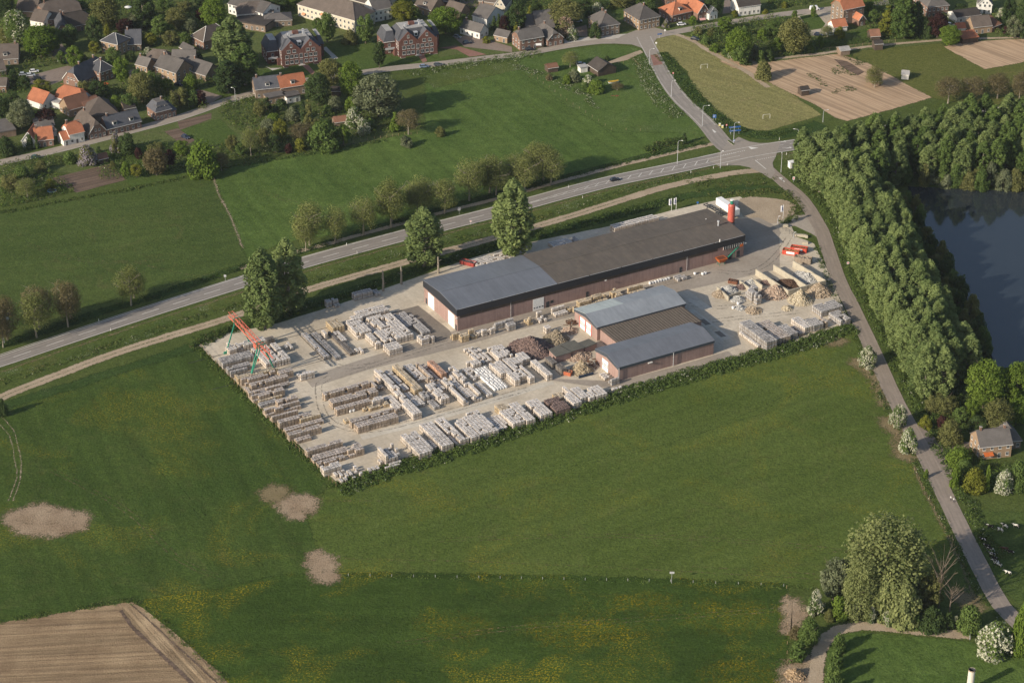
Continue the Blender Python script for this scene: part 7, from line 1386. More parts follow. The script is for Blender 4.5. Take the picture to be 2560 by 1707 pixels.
T('B6', 'in the willow clump at lower right', [(1060, 135, 790, 760, 'willow', 'willow', 'largest pale willow in the clump at lower right'), (840, 470, 945, 340, 'willow', 'willow', 'left front willow of the lower right clump'), (1070, 560, 960, 290, 'willow', 'bush', 'middle low willow of the lower right clump'), (600, 445, 800, 290, 'silver', 'round', 'blue green willow left of the largest willow'), (1230, 680, 1015, 330, 'willow', 'bush', 'low willow mass in front of the clump'), (650, 780, 965, 180, 'bright', 'bush'), (430, 738, 930, 172, 'white', 'bush', 'cream hawthorn left of the willow clump'), (780, 855, 975, 115, 'white'), (950, 875, 1010, 85, 'white'), (1090, 905, 1028, 125, 'white'), (1500, 890, 1070, 250, 'dark', 'bush'), (1840, 865, 1080, 235, 'mid', 'bush'), (1720, 955, 1050, 65, 'white'), (2080, 1035, 1300, 350, 'white', 'bush', 'great white hawthorn beside the field gate'), (2320, 865, 1300, 210, 'bright', 'bush', 'bright green tree cut by the right edge'), (1560, 300, 930, 300, 'bare', 'round', 'bare dead tree right of the willow clump'), (1660, 600, 950, 230, 'bare', 'round', 'lower bare dead tree right of the willow clump'), (1480, 560, 900, 240, 'olive', 'round'), (370, 985, 1190, 200, 'mid', 'bush'), (270, 1185, 1345, 180, 'mid', 'bush'), (250, 1050, 1150, 120, 'brownish', 'bush'), (1330, 920, 1060, 150, 'mid', 'bush'), (560, 900, 990, 110, 'olive', 'bush'), (1650, 930, 1060, 120, 'dark', 'bush')])
T('B6', 'in the hedge along the dirt track', [(650, 1125, 1270, 140, 'mid', 'bush'), (620, 1250, 1420, 150, 'mid', 'bush'), (600, 1390, 1570, 160, 'mid', 'bush'), (600, 1540, 1720, 160, 'mid', 'bush')])
T('B5', 'at the left field gate', [(30, 505, 650, 95, 'dark', 'bush', 'dark bush beside the left field gate')])
T('R6', 'in the middle roadside tree row', [(490, 300, 672, 260, 'spring'), (455, 440, 722, 150, 'spring'), (725, 318, 648, 185, 'spring'), (980, 232, 573, 215, 'spring'), (1232, 92, 500, 235, 'spring'), (1240, 170, 455, 215, 'spring'), (1475, 112, 385, 235, 'spring'), (1500, 48, 350, 240, 'spring'), (1720, 90, 378, 215, 'spring'), (1945, -110, 264, 235, 'spring'), (2188, -40, 212, 225, 'spring'), (2130, -130, 190, 225, 'spring'), (2370, -160, 120, 240, 'spring'), (2450, -110, 170, 225, 'spring'), (2620, -230, 80, 235, 'spring'), (2690, -180, 120, 225, 'spring'), (2560, -250, 60, 220, 'spring')])
T('R5', 'in the left roadside tree row', [(1197, 868, 1218, 225, 'spring'), (1225, 940, 1148, 180, 'spring'), (622, 995, 1412, 215, 'brownish'), (335, 1130, 1508, 240, 'spring'), (360, 1055, 1425, 240, 'brownish'), (70, 1160, 1535, 215, 'brownish'), (-60, 1250, 1600, 220, 'brownish'), (30, 1330, 1600, 170, 'brownish'), (640, 1140, 1330, 190, 'spring')])
for t_, x, yt, yb, w, lb in (('R6', 80, 700, 1420, 330, 'left poplar of the pair beside the crane'), ('R6', 300, 625, 1265, 330, 'right poplar of the pair beside the crane'), ('R6', 1535, 325, 860, 320, 'poplar left of the grey warehouse roof'), ('P', 1283, 455, 640, 96, 'poplar behind the brown warehouse roof')):
    T(t_, 'beside the yard', [(x, yt, yb, w, 'poplar', 'poplar', 'tall ' + lb)])
# poplar belt along the lane
def row(P, off, step, zone, hs_, w, kinds, s0, s1):
    d = 0; nxt = s0
    for i in range(1, len(P)):
        T_ = (P[i] - P[i - 1]).normalized(); d += (P[i] - P[i - 1]).length
        if d >= nxt and d <= s1:
            N = Vector((-T_.y, T_.x, 0)); plant(P[i] + N * (off + rt_.uniform(-.8, .8)) + T_ * rt_.uniform(-1, 1), rt_.uniform(*hs_), w * rt_.uniform(.88, 1.15), rt_.choice(kinds), 'poplar', zone, 'poplar belt along the lane'); nxt = d + step
PLf = smoothline([p for p in PL[::3]], 1.0)
for k, off in enumerate((9.5, 15.5, 21.5, 27.5)):
    row(PLf, off, 5.4, ['in the belt row nearest the lane', 'in the second belt row from the lane', 'in the third belt row from the lane', 'in the belt row nearest the lake'][k], (17.5, 23.5) if k < 3 else (14, 20), 9.6, ['poplar'], [16, 20, 24, 60][k], [205, 203, 198, 190][k])
def inpoly(x, y, P):
    c = False
    for i in range(len(P)):
        a, b = P[i - 1], P[i]
        if (a.y > y) != (b.y > y) and x < (b.x - a.x) * (y - a.y) / (b.y - a.y) + a.x: c = not c
    return c
def scatter(pts, dist, n, rr_):
    P = [G(t, x, y) for t, x, y in pts]; out = []; x0, x1, y0, y1 = min(p.x for p in P), max(p.x for p in P), min(p.y for p in P), max(p.y for p in P)
    for _ in range(n):
        x, y = rr_.uniform(x0, x1), rr_.uniform(y0, y1)
        if inpoly(x, y, P) and all((x - a) ** 2 + (y - b) ** 2 > dist * dist for a, b in out): out.append((x, y))
    return out
rs = random.Random(4)
for x, y in scatter([('F', 1885, 392), ('F', 1960, 362), ('F', 2060, 340), ('F', 2180, 318), ('F', 2310, 302), ('F', 2500, 290), ('F', 2600, 380), ('F', 2352, 418), ('F', 2200, 420), ('F', 2085, 412), ('F', 2020, 440), ('F', 1960, 470)], 5.6, 5000, rs):
    plant(Vector((x, y, 0)), rs.uniform(15, 20.5), rs.uniform(8, 10.5), rs.choice(['poplar', 'poplar', 'poplar', 'mid', 'poplar', 'mid']), 'poplar', 'in the wood on the far lake shore', 'wood on the far lake shore')
for x, y in scatter([('F', 2070, 415), ('F', 2200, 420), ('F', 2352, 425), ('F', 2600, 430), ('F', 2600, 445), ('F', 2352, 440), ('F', 2200, 434), ('F', 2080, 428)], 4.5, 2500, rs):
    plant(Vector((x, y, 0)), rs.uniform(5, 10), rs.uniform(6, 9), rs.choice(['olive', 'mid', 'dark', 'silver', 'olive']), 'bush', 'on the far lake shore', 'bushes on the far lake shore')
for x, y in scatter([('F', 2090, 470), ('F', 2130, 530), ('F', 2180, 630), ('F', 2230, 720), ('F', 2290, 830), ('F', 2260, 850), ('F', 2200, 740), ('F', 2150, 640), ('F', 2100, 550), ('F', 2070, 490)], 5, 1500, rs):
    plant(Vector((x, y, 0)), rs.uniform(4, 8), rs.uniform(5, 7), rs.choice(['olive', 'mid', 'dark']), 'bush', 'on the near lake bank', 'bushes on the near lake bank')
# labels: by look, then counted from the left within the same zone
gr = {}
for tr_ in TREES:
    if not tr_[4]: gr.setdefault((tr_[1], {'bush': 'bush', 'cone': 'conifer', 'col': 'cypress', 'willow': 'willow'}.get(tr_[2], 'round'), tr_[3]), []).append(tr_)
NOUN = {'bush': 'bush', 'cone': 'conifer', 'col': 'cypress', 'poplar': 'tree', 'willow': 'willow', 'sparse': 'tree', 'round': 'tree'}
for (kind, shape, zone), L_ in gr.items():
    byrow = zone.startswith('in the') and 'belt' in zone; L_.sort(key=(lambda q: -q[0].location.y) if byrow else (lambda q: q[0].location.x / q[0].location.y)); nn = {'round': 'tree'}.get(shape, shape); ds = KD[kind][0]
    if kind == 'poplar': ds = 'tall'; nn = 'poplar'
    for i, q in enumerate(L_):
        lb = f'{ds} {nn} {zone}' if len(L_) == 1 else (f'{ordn(i + 1)} {ds} {nn} from the crossroads {zone}' if byrow else f'{ordn(i + 1)} {ds} {nn} from the left {zone}')
        tag(q[0], lb, 'bush' if nn == 'bush' else 'tree', q[5] or f'{nn}s {zone}')
for q in TREES:
    if q[4]: tag(q[0], q[4], 'bush' if q[2] == 'bush' else 'tree', f'{NOUN[q[2]]}s {q[3]}')
# bare trunks along the rear of the yard
for k, (x, yt, yb) in enumerate(((1160, 905, 1085), (1325, 858, 1025), (1662, 775, 925))):
    h = (yb - yt) * tilt('R6', x, yb); d = MB(); d.tube([(0, 0, -.1), (.1, 0, h * .5), (0, .1, h)], [.45, .36, .28], m_barkp, 9); rt2 = tag(empty('tree_stump', G('R6', x, yb)), f'bare lopped trunk at the rear verge, {ordn(k + 1)} from the crane', 'tree trunk', 'lopped trunks'); d.build('trunk', rt2)
    for q in range(3): d = MB(); a = q * 2.1 + k; z = h * (.35 + .2 * q); d.tube([(0, 0, z), (math.cos(a) * 1.3, math.sin(a) * 1.3, z + .6)], [.12, .05], m_barkp, 6); d.build('branch', rt2)
# undergrowth: masses nobody could count
def strip(name, label, P, width, hh, dens, mats, frac=(1.0,), size=.42, off=0.0, clump=2.2, cat='undergrowth'):
    C = []; Rr = []; rr_ = np.random.default_rng(int(P[0].x * 7) % 9999); n = len(P)
    for i in range(1, n):
        a, b = P[i - 1], P[i]; T_ = (b - a); L = T_.length; N = Vector((-T_.y, T_.x, 0)).normalized()
        for _ in range(max(1, rr_.poisson(L * width * dens))):
            q = a + T_ * rr_.random() + N * (off + (rr_.random() - .5) * width); r = clump * (.3 + .5 * rr_.random()); e = 1 - abs((q - a).dot(N) - off) / (width * .5 + .5); z = hh * (.25 + .75 * e) * (.5 + .6 * rr_.random()); C.append((q.x, q.y, z * .45)); Rr.append((r, r, z * .55))
    return leafstuff(name, label, np.array(C), np.array(Rr), mats, frac, size, cat)
def leafstuff(name, label, C, Rr, mats, frac, size, cat='undergrowth', per=24):
    V, T_ = quads(C, Rr, per, size, .35); V[:, 2] = np.maximum(V[:, 2], .05); k = len(T_); u = np.repeat(NR.random(len(C)), per) * .5 + NR.random(k) * .5; mi = np.searchsorted(np.cumsum(frac)[:-1], u) if len(mats) > 1 else None
    o = put(name, leafmesh(name, V, T_, [LF[m] for m in mats], mi)); return tag(o, label, cat, kind='stuff')
hedgeP = track('F', [(772, 1122), (830, 1100), (900, 1076), (1050, 1030), (1180, 985), (1300, 945), (1430, 903), (1640, 843), (1830, 790), (1955, 750)], 3)
strip('hedge_growth', 'dense green growth along the near edge of the yard', hedgeP, 8.5, 2.1, .8, ['weed', 'mid', 'bell', 'parsley'], (.6, .22, .08, .10), .42, off=-1.2)
strip('hedge_growth', 'low weeds along the left fence of the yard', track('F', [(455, 800), (520, 870), (600, 950), (700, 1055), (770, 1120)], 3), 2.6, 1.0, .6, ['weed', 'bell'], (.7, .3), .35)
strip('hedge_growth', 'dark growth between the farm track and the yard', track('F', [(450, 785), (560, 748), (640, 728), (760, 690), (900, 640), (1050, 590), (1200, 548), (1400, 497), (1560, 455)], 3), 5.5, 1.5, .5, ['bell', 'weed', 'parsley'], (.55, .4, .05), .4)
strip('hedge_growth', 'bushy growth at the rear left corner of the yard', track('F', [(440, 800), (470, 785), (510, 765), (560, 750)], 2), 5, 2.2, .8, ['weed', 'bell', 'brownish'], (.5, .3, .2), .42)
strip('ditch_growth', 'tall grass and flowers between farm track and main road', track('F', [(0, 880), (200, 812), (400, 745), (540, 702), (700, 650), (950, 578), (1250, 497), (1500, 420), (1600, 398)], 4), 4, .8, .28, ['weed', 'olive', 'parsley'], (.6, .28, .12), .34)
strip('ditch_growth', 'reed fringe of the ditch north of the main road', track('F', [(0, 795), (200, 728), (380, 672), (530, 622), (700, 575), (880, 520), (1100, 458), (1300, 408), (1480, 362), (1620, 330)], 4), 3.4, 1.1, .36, ['bell', 'weed'], (.6, .4), .36)
strip('cow_parsley', 'white flowering cow parsley band beside the side road', track('R3', [(1150, 510), (1210, 640), (1250, 760), (1320, 880), (1420, 990), (1530, 1070)], 2), 8, 1.1, .75, ['parsley', 'weed'], (.32, .68), .28, cat='wildflowers')
strip('cow_parsley', 'flowering verge below the dike road right of the willow', track('R2', [(1350, 680), (1700, 630), (2100, 560), (2334, 530), (2600, 480)], 3), 9, .8, .4, ['weed', 'parsley'], (.75, .25), .34, cat='wildflowers')
strip('cow_parsley', 'flowering fringe left of the field barn', track('R3', [(0, 560), (100, 640), (300, 680), (450, 770), (650, 860), (760, 1000)], 3), 5, .7, .35, ['weed', 'parsley', 'silver'], (.6, .2, .2), .34, cat='wildflowers')
strip('ditch_growth', 'scrub along the path west of the crossroads', track('R3', [(1230, 1390), (1340, 1330), (1480, 1290), (1560, 1290)], 2), 6, 2.0, .8, ['bell', 'weed', 'brownish'], (.5, .3, .2), .42)
strip('verge_growth', 'tall verge growth on the belt side of the lane', [p for p in PLf[14:290:3]], 4.5, 1.5, .6, ['weed', 'bell', 'parsley'], (.55, .37, .08), .38, off=6.2)
strip('verge_growth', 'narrow verge growth on the meadow side of the lane', [p for p in PLf[80:400:3]], 1.6, .7, .7, ['weed', 'parsley'], (.85, .15), .32, off=-4.1)
strip('verge_growth', 'scrub round the gravel lot by the crossroads', track('J', [(-50, 1130), (300, 1120), (700, 1090), (1050, 1080), (1200, 1190), (1290, 1330), (1240, 1450), (1050, 1560)], 2), 5, 1.0, .5, ['weed', 'olive', 'bell'], (.5, .3, .2), .36)
strip('verge_growth', 'rough grass between the hall and the crossroads', track('J', [(-300, 1000), (200, 930), (600, 900), (880, 960)], 3), 14, .7, .18, ['weed', 'olive', 'parsley'], (.6, .32, .08), .34)
strip('ditch_growth', 'dark ditch growth right of the side road', track('R3', [(1340, 490), (1430, 570), (1520, 700), (1620, 830), (1750, 970), (1870, 1070), (2020, 1170), (2200, 1225), (2420, 1225), (2700, 1170)], 3), 6, 1.0, .5, ['bell', 'weed'], (.6, .4), .36)
strip('field_edge_growth', 'tufts along the boundary of the lower meadow', track('F', [(780, 1322), (1000, 1325), (1300, 1330), (1540, 1336), (1880, 1352)], 3), 1.2, .4, .3, ['weed', 'bell'], (.7, .3), .3)
strip('field_edge_growth', 'weeds along the edge of the ploughed field', track('F', [(0, 1428), (150, 1402), (300, 1378), (330, 1392), (420, 1470), (520, 1565)], 3), 2.0, .5, .5, ['weed', 'olive'], (.7, .3), .34)
strip('field_edge_growth', 'weeds along the garden edge of the north meadow', track('F', [(0, 490), (150, 462), (340, 428), (470, 396), (600, 372), (760, 345), (890, 322)], 3), 2.4, 1.0, .6, ['weed', 'bell', 'olive'], (.5, .3, .2), .36)
strip('clipped_hedge', 'long clipped hedge above the allotments', track('R4', [(485, 415), (700, 395), (960, 370)], 1.5), 4.5, 3.0, 1.6, ['mid', 'dark'], (.7, .3), .34, cat='hedge')
strip('undergrowth', 'undergrowth below the poplar belt', [p for p in PLf[20:205:3]], 20, 2.6, .16, ['bell', 'weed'], (.7, .3), .5, off=19)
def shrubs(name, label, polys, n, hs_, mats, frac, size=.42, seed=3):
    rr_ = random.Random(seed); C = []; Rr = []
    for pts in polys:
        for x, y in scatter([(pts[0], *p) for p in pts[1:]], 1.8, n, rr_): r = rr_.uniform(.7, 1.9); h = rr_.uniform(*hs_); C.append((x, y, h * .45)); Rr.append((r, r, h * .55))
    return leafstuff(name, label, np.array(C), np.array(Rr), mats, frac, size, 'shrubs', 42)
shrubs('garden_shrubs', 'mixed shrubs filling the gardens of the left village', [('R1', (950, 820), (1250, 780), (1500, 830), (1900, 930), (1880, 990), (1640, 1000), (1300, 950), (1000, 1000)), ('R1', (0, 20), (400, 30), (900, 0), (1800, 0), (1960, 200), (1700, 420), (1300, 440), (900, 430), (860, 250), (400, 60), (100, 150), (0, 400)), ('R1', (700, 800), (980, 780), (1000, 900), (740, 900)), ('R1', (0, 640), (150, 640), (240, 830), (0, 900)), ('R1', (280, 480), (560, 560), (450, 600), (200, 640)), ('R1', (1800, 700), (1980, 760), (1900, 800), (1750, 760)), ('R1', (0, 1000), (200, 1000), (480, 1100), (300, 1150), (0, 1150)), ('R1', (0, 1300), (200, 1320), (340, 1360), (0, 1440))], 1700, (1.0, 4.2), ['mid', 'dark', 'bright', 'olive', 'copper', 'silver', 'white'], (.32, .22, .14, .16, .05, .08, .03), .42, 3)
shrubs('garden_shrubs', 'orchard shrubs below the dike road', [('R2', (0, 950), (300, 980), (560, 980), (900, 960), (1240, 1050), (1350, 1180), (900, 1290), (500, 1360), (100, 1420), (0, 1450)), ('R1', (950, 1420), (1300, 1300), (1700, 1330), (2100, 1320), (2334, 1280), (2334, 1460), (1700, 1560), (1200, 1640), (900, 1640)), ('R1', (0, 1500), (400, 1440), (700, 1420), (700, 1480), (300, 1560), (0, 1640)), ('R1', (2050, 940), (2300, 880), (2334, 1250), (2200, 1200), (2000, 1060)), ('F', (0, 400), (110, 390), (180, 440), (0, 480))], 1500, (.8, 3.0), ['mid', 'bell', 'bright', 'olive', 'silver', 'white', 'brownish'], (.34, .18, .14, .16, .08, .05, .05), .38, 5)
shrubs('garden_shrubs', 'shrubs between the upper village houses', [('R2', (1250, -20), (2400, -20), (2334, 290), (2120, 280), (1900, 200), (1500, 100)), ('R3', (0, 0), (1340, 0), (1000, 60), (700, 120), (430, 200), (0, 200)), ('R3', (1600, 260), (2334, 170), (2334, 560), (2120, 600), (1900, 500), (1700, 390)), ('R4', (0, 150), (260, 180), (440, 380), (480, 470), (0, 540)), ('R4', (880, 0), (1350, 0), (1700, 180), (1720, 350), (1060, 370), (900, 300)), ('R4', (2050, 130), (2500, 0), (2500, 350), (2100, 340)), ('R4', (0, 0), (560, 0), (350, 50), (0, 90)), ('R2', (0, 0), (360, 0), (380, 130), (170, 140), (100, 40))], 1500, (1.0, 3.6), ['mid', 'dark', 'bright', 'olive', 'copper', 'silver', 'yellow'], (.34, .24, .14, .14, .04, .06, .04), .42, 7)
shrubs('garden_shrubs', 'shrubs around the lane house and lake corner', [('B4', (1330, 650), (1480, 560), (1700, 620), (2334, 600), (2334, 780), (2000, 800), (1750, 900), (1560, 900), (1420, 800)), ('B4', (1620, 1000), (1850, 980), (1920, 1080), (2000, 1150), (2334, 1120), (2334, 1380), (1690, 1370))], 700, (.8, 2.4), ['mid', 'bell', 'bright', 'olive'], (.4, .25, .2, .15), .4, 9)
shrubs('allotment_crops', 'rows of green crops on the allotment', [('R4', (365, 680), (400, 670), (545, 780), (510, 790)), ('R4', (565, 640), (610, 630), (670, 670), (620, 685)), ('R4', (670, 800), (740, 790), (810, 820), (720, 840)), ('R4', (620, 600), (680, 610), (800, 690), (740, 690)), ('R4', (680, 510), (760, 500), (900, 580), (800, 600)), ('R4', (600, 830), (640, 825), (640, 850), (605, 850))], 600, (.25, .5), ['weed', 'bell'], (.6, .4), .3, 11)
# ================================================================ vehicles, animals, people, street furniture
m_tyre = plain('tyre_rubber', (.025, .025, .026), .9, .2); m_lampg = plain('head_lamp_glass', (.7, .7, .68), .2, .05)
def carmesh(col, van=False):
    m = plain('car_paint_' + '_'.join(str(int(c * 100)) for c in col), col, .25, .04, 1, 0, .5); L, Wd = (5.0, 1.95) if van else (4.25, 1.74)
    b = MB(); S = [(-L / 2, .38, .62), (-L / 2 + .12, .30, .86), (-L * .16, .28, .95), (L * .2, .28, .92), (L / 2 - .15, .30, .78), (L / 2, .38, .55)]
    pr = []
    for x, zb, zt in S: pr.append([(x, -Wd / 2 * (.9 if abs(x) > L * .45 else 1), zb), (x, Wd / 2 * (.9 if abs(x) > L * .45 else 1), zb), (x, Wd / 2 * (.86 if abs(x) > L * .45 else .95), zt), (x, -Wd / 2 * (.86 if abs(x) > L * .45 else .95), zt)])
    k = b.mi(m); base = 0
    for p in pr: b.v += p
    for i in range(len(pr) - 1):
        for j in range(4): b.f.append((4 * i + j, 4 * i + (j + 1) % 4, 4 * i + 4 + (j + 1) % 4, 4 * i + 4 + j)); b.m.append(k)
    b.f.append((0, 3, 2, 1)); b.m.append(k); n = 4 * (len(pr) - 1); b.f.append((n, n + 1, n + 2, n + 3)); b.m.append(k)
    g = MB(); z1 = 2.1 if van else 1.45; x0, x1, x2, x3 = (-L / 2 + .1, -L / 2 + .2, L * .22, L * .34) if van else (-L / 2 + .2, -L / 2 + .7, L * .08, L * .26)
    hw, ht = Wd / 2 * .93, Wd / 2 * .76; P = [(x0, -hw, .9), (x3, -hw, .9), (x3, hw, .9), (x0, hw, .9), (x1, -ht, z1), (x2, -ht, z1), (x2, ht, z1), (x1, ht, z1)]
    g.hexa(P, m if van else m_glass); r = MB(); r.hexa([(x1 - .03, -ht - .02, z1 - .02), (x2 + .03, -ht - .02, z1 - .02), (x2 + .03, ht + .02, z1 - .02), (x1 - .03, ht + .02, z1 - .02), (x1 + .05, -ht + .06, z1 + .06), (x2 - .05, -ht + .06, z1 + .06), (x2 - .05, ht - .06, z1 + .06), (x1 + .05, ht - .06, z1 + .06)], m)
    w = MB(); w.tube([(0, -.1, 0), (0, .1, 0)], .31, m_tyre, 12); hl = MB(); hl.box(-.03, -.18, -.08, .03, .18, .08, m_lampg)
    ws = MB(); ws.hexa([(x2 + .02, -ht + .1, z1 - .15), (x2 + .06, -ht + .1, z1 - .15), (x2 + .06, ht - .1, z1 - .15), (x2 + .02, ht - .1, z1 - .15)] + [(x2 + .02, -ht + .1, z1 - .1), (x2 + .06, -ht + .1, z1 - .1), (x2 + .06, ht - .1, z1 - .1), (x2 + .02, ht - .1, z1 - .1)], m_glass)
    return b.mesh('body'), g.mesh('cabin'), r.mesh('roof'), w.mesh('wheel'), hl.mesh('headlight'), L, Wd, (ws.mesh('windscreen') if van else None)
CARS = {}
def car(label, t, x, y, ang, col, van=False, name=None):
    key = (col, van)
    if key not in CARS: CARS[key] = carmesh(col, van)
    b, g, r, w, hl, L, Wd, ws = CARS[key]; root = tag(empty(name or ('delivery_van' if van else 'parked_car'), G(t, x, y) + Vector((0, 0, .12)), R(ang)), label, 'van' if van else 'car', 'cars in the village and on the roads')
    put('body', b, root); put('cabin', g, root); put('roof', r, root)
    if ws: put('windscreen', ws, root)
    for sx in (-.3, .31):
        for sy in (-1, 1): put('wheel', w, root, (L * sx, sy * (Wd / 2 - .08), .31))
    for sy in (-1, 1): put('headlight', hl, root, (L / 2 - .04, sy * Wd * .32, .66))
blk_, sil, wht, blu, ylw, grn = (.02, .024, .035), (.42, .45, .50), (.72, .72, .72), (.20, .26, .36), (.55, .36, .05), (.05, .10, .09)
for a in [('silver car parked leftmost on the brown square', 'R1', 215, 690, 10, sil), ('white car parked uppermost on the brown square', 'R1', 312, 662, 15, wht), ('pale car parked between silver and dark on the square', 'R1', 280, 698, 15, (.55, .57, .60)), ('dark car parked lowest on the brown square', 'R1', 340, 732, 20, blk_), ('dark green car driving on the dike road at left', 'R1', 328, 1445, 18, grn, False, 'car'), ('dark blue car on the garden drive below the dike road', 'R1', 1692, 1262, -40, (.03, .04, .07)), ('black car half hidden beside the pale gabled house', 'R1', 1630, 785, -25, blk_), ('dark car under the copper tree by the square', 'R1', 1745, 812, -15, blk_),
          ('silver blue car leading on the dike road', 'R2', 1532, 618, 17, blu, False, 'car'), ('dark grey car following on the dike road', 'R2', 1660, 602, 17, (.12, .13, .14), False, 'car'), ('dark blue car on the brown forecourt', 'R2', 1925, 402, 20, (.02, .03, .06)), ('grey car behind the lime tree at the forecourt', 'R2', 1835, 348, -30, (.2, .22, .22)), ('black car before the awning house', 'R3', 160, 462, 16, blk_), ('white car parked on the upper road', 'R3', 1545, 234, 15, wht), ('black car on the sandy path by the junction', 'R3', 1668, 368, -30, blk_), ('silver car behind the field barn', 'R3', 630, 598, 8, (.30, .33, .38)), ('dark car left of the silver one at the field barn', 'R3', 585, 588, -15, blk_), ('dark car on the gravel turning place', 'R4', 458, 328, -20, (.02, .025, .05)), ('pale blue car on the gravel turning place', 'R4', 572, 325, 10, (.40, .47, .52)), ('white delivery van on the upper road', 'R4', 425, 95, 12, wht, True), ('white car beside the brick villa at upper right', 'R4', 1662, 240, -35, wht), ('dark car on the main road', 'R7', 938, 82, 24, blk_, False, 'car'), ('light car half hidden beside the hipped brick house', 'R3', 600, 205, 10, sil)]:
    car(a[0], *a[1:6], *(a[6:] if len(a) > 6 else ()))
# cows
m_cw = plain('cow_white_hide', (.66, .62, .54), .9, .1, 3); m_cb = plain('cow_black_hide', (.020, .018, .017), .8, .2, 3); m_cbr = plain('cow_brown_hide', (.10, .055, .035), .9, .2, 3)
def hide(name, base, spot, lo):
    t = NT(name); co = t.n('ShaderNodeTexCoord').outputs['Object']; cx = t.n('ShaderNodeVectorMath', operation='ADD'); t.put(cx.inputs[0], co); t.put(cx.inputs[1], t.n('ShaderNodeObjectInfo').outputs['Location'])
    m = t.step(t.noise(1.6, 1, .5, cx.outputs[0]), lo, lo + .04); MATS[name] = t.done(t.mix(m, base, spot), .9, .1); return MATS[name]
m_h1 = hide('cow_hide_mostly_white', (.68, .64, .55), (.03, .026, .024), .50); m_h2 = hide('cow_hide_mostly_black', (.022, .02, .019), (.66, .62, .55), .64); m_h3 = hide('cow_hide_mostly_brown', (.085, .045, .03), (.60, .55, .47), .6)
def cowmesh(mat, head_down):
    secs = [(-1.0, 1.22, .10, .13), (-.85, 1.15, .25, .30), (-.5, 1.08, .33, .38), (0, 1.02, .36, .42), (.4, 1.06, .33, .41), (.7, 1.14, .25, .36), (.92, 1.24, .15, .24), (1.15, 1.22 if not head_down else 1.0, .12, .17), (1.32, 1.3 if not head_down else .72, .13, .15), (1.52, 1.22 if not head_down else .5, .10, .11), (1.72, 1.10 if not head_down else .30, .07, .075)]
    d = MB(); n = 10; k = d.mi(mat)
    for x, z, ry, rz_ in secs:
        for j in range(n): a = 2 * math.pi * j / n; d.v.append((x, ry * math.cos(a), z + rz_ * math.sin(a)))
    for i in range(len(secs) - 1):
        for j in range(n): j2 = (j + 1) % n; d.f.append((i * n + j, i * n + j2, (i + 1) * n + j2, (i + 1) * n + j)); d.m.append(k)
    d.f.append(tuple(reversed(range(n)))); d.m.append(k); d.f.append(tuple((len(secs) - 1) * n + j for j in range(n))); d.m.append(k)
    for sy in (-1, 1):
        d.tube([(.62, sy * .18, 1.0), (.64, sy * .19, .55), (.60, sy * .19, .3), (.62, sy * .19, .02)], [.15, .09, .06, .075], mat, 7)
        d.tube([(-.72, sy * .2, 1.05), (-.62, sy * .21, .72), (-.82, sy * .21, .42), (-.78, sy * .21, .02)], [.2, .13, .06, .075], mat, 7)
        hz = 1.40 if not head_down else .80; d.tube([(1.30, sy * .1, hz), (1.25, sy * .28, hz + .03)], [.06, .02], mat, 5)
    d.tube([(-1.0, 0, 1.25), (-1.1, 0, .9), (-1.08, 0, .5)], [.04, .025, .05], mat, 5); d.tube([(-.35, 0, .78), (-.3, 0, .62)], [.2, .1], m_cw, 7)
    return d.mesh('cow', True)
CW = {(m, h): cowmesh({'w': m_h1, 'b': m_h2, 'r': m_h3}[m], h) for m in 'wbr' for h in (0, 1)}
for i, (x, y, ang, m, h, lb) in enumerate([(2038, 150, 160, 'b', 0, 'black cow with pale legs left of three white cows'), (2130, 180, 150, 'w', 1, 'lowest of the three white cows near the lane'), (2175, 145, 145, 'w', 0, 'middle white cow of the upper three'), (2275, 145, 150, 'w', 0, 'rightmost white cow of the upper three'), (1975, 270, 155, 'b', 0, 'lone black cow nearest the lane'), (2010, 330, 150, 'b', 0, 'black cow above the resting group'), (2035, 355, -30, 'w', 1, 'small white patched cow above the resting group'), (2055, 405, 150, 'w', 0, 'white backed cow at the head of the group'), (2075, 445, 160, 'b', 0, 'black cow in the middle of the group'), (2092, 475, 150, 'w', 0, 'spotted white cow in the middle of the group'), (2115, 500, 150, 'w', 1, 'lowest spotted cow of the group'), (2172, 355, 170, 'r', 0, 'brown cow right of the group'), (2225, 385, 160, 'b', 0, 'black cow right of the brown cow'), (2200, 575, 150, 'w', 0, 'lone grey white cow lowest in the pasture')]):
    tag(put('cow', CW[(m, h)], None, G('B6', x, y) + Vector((0, 0, .05)), R(ang)), lb, 'cow', 'cows in the pasture by the lane')
c_ = G('R5', 108, 1365); tag(put('swan_sign', None), None) if False else None
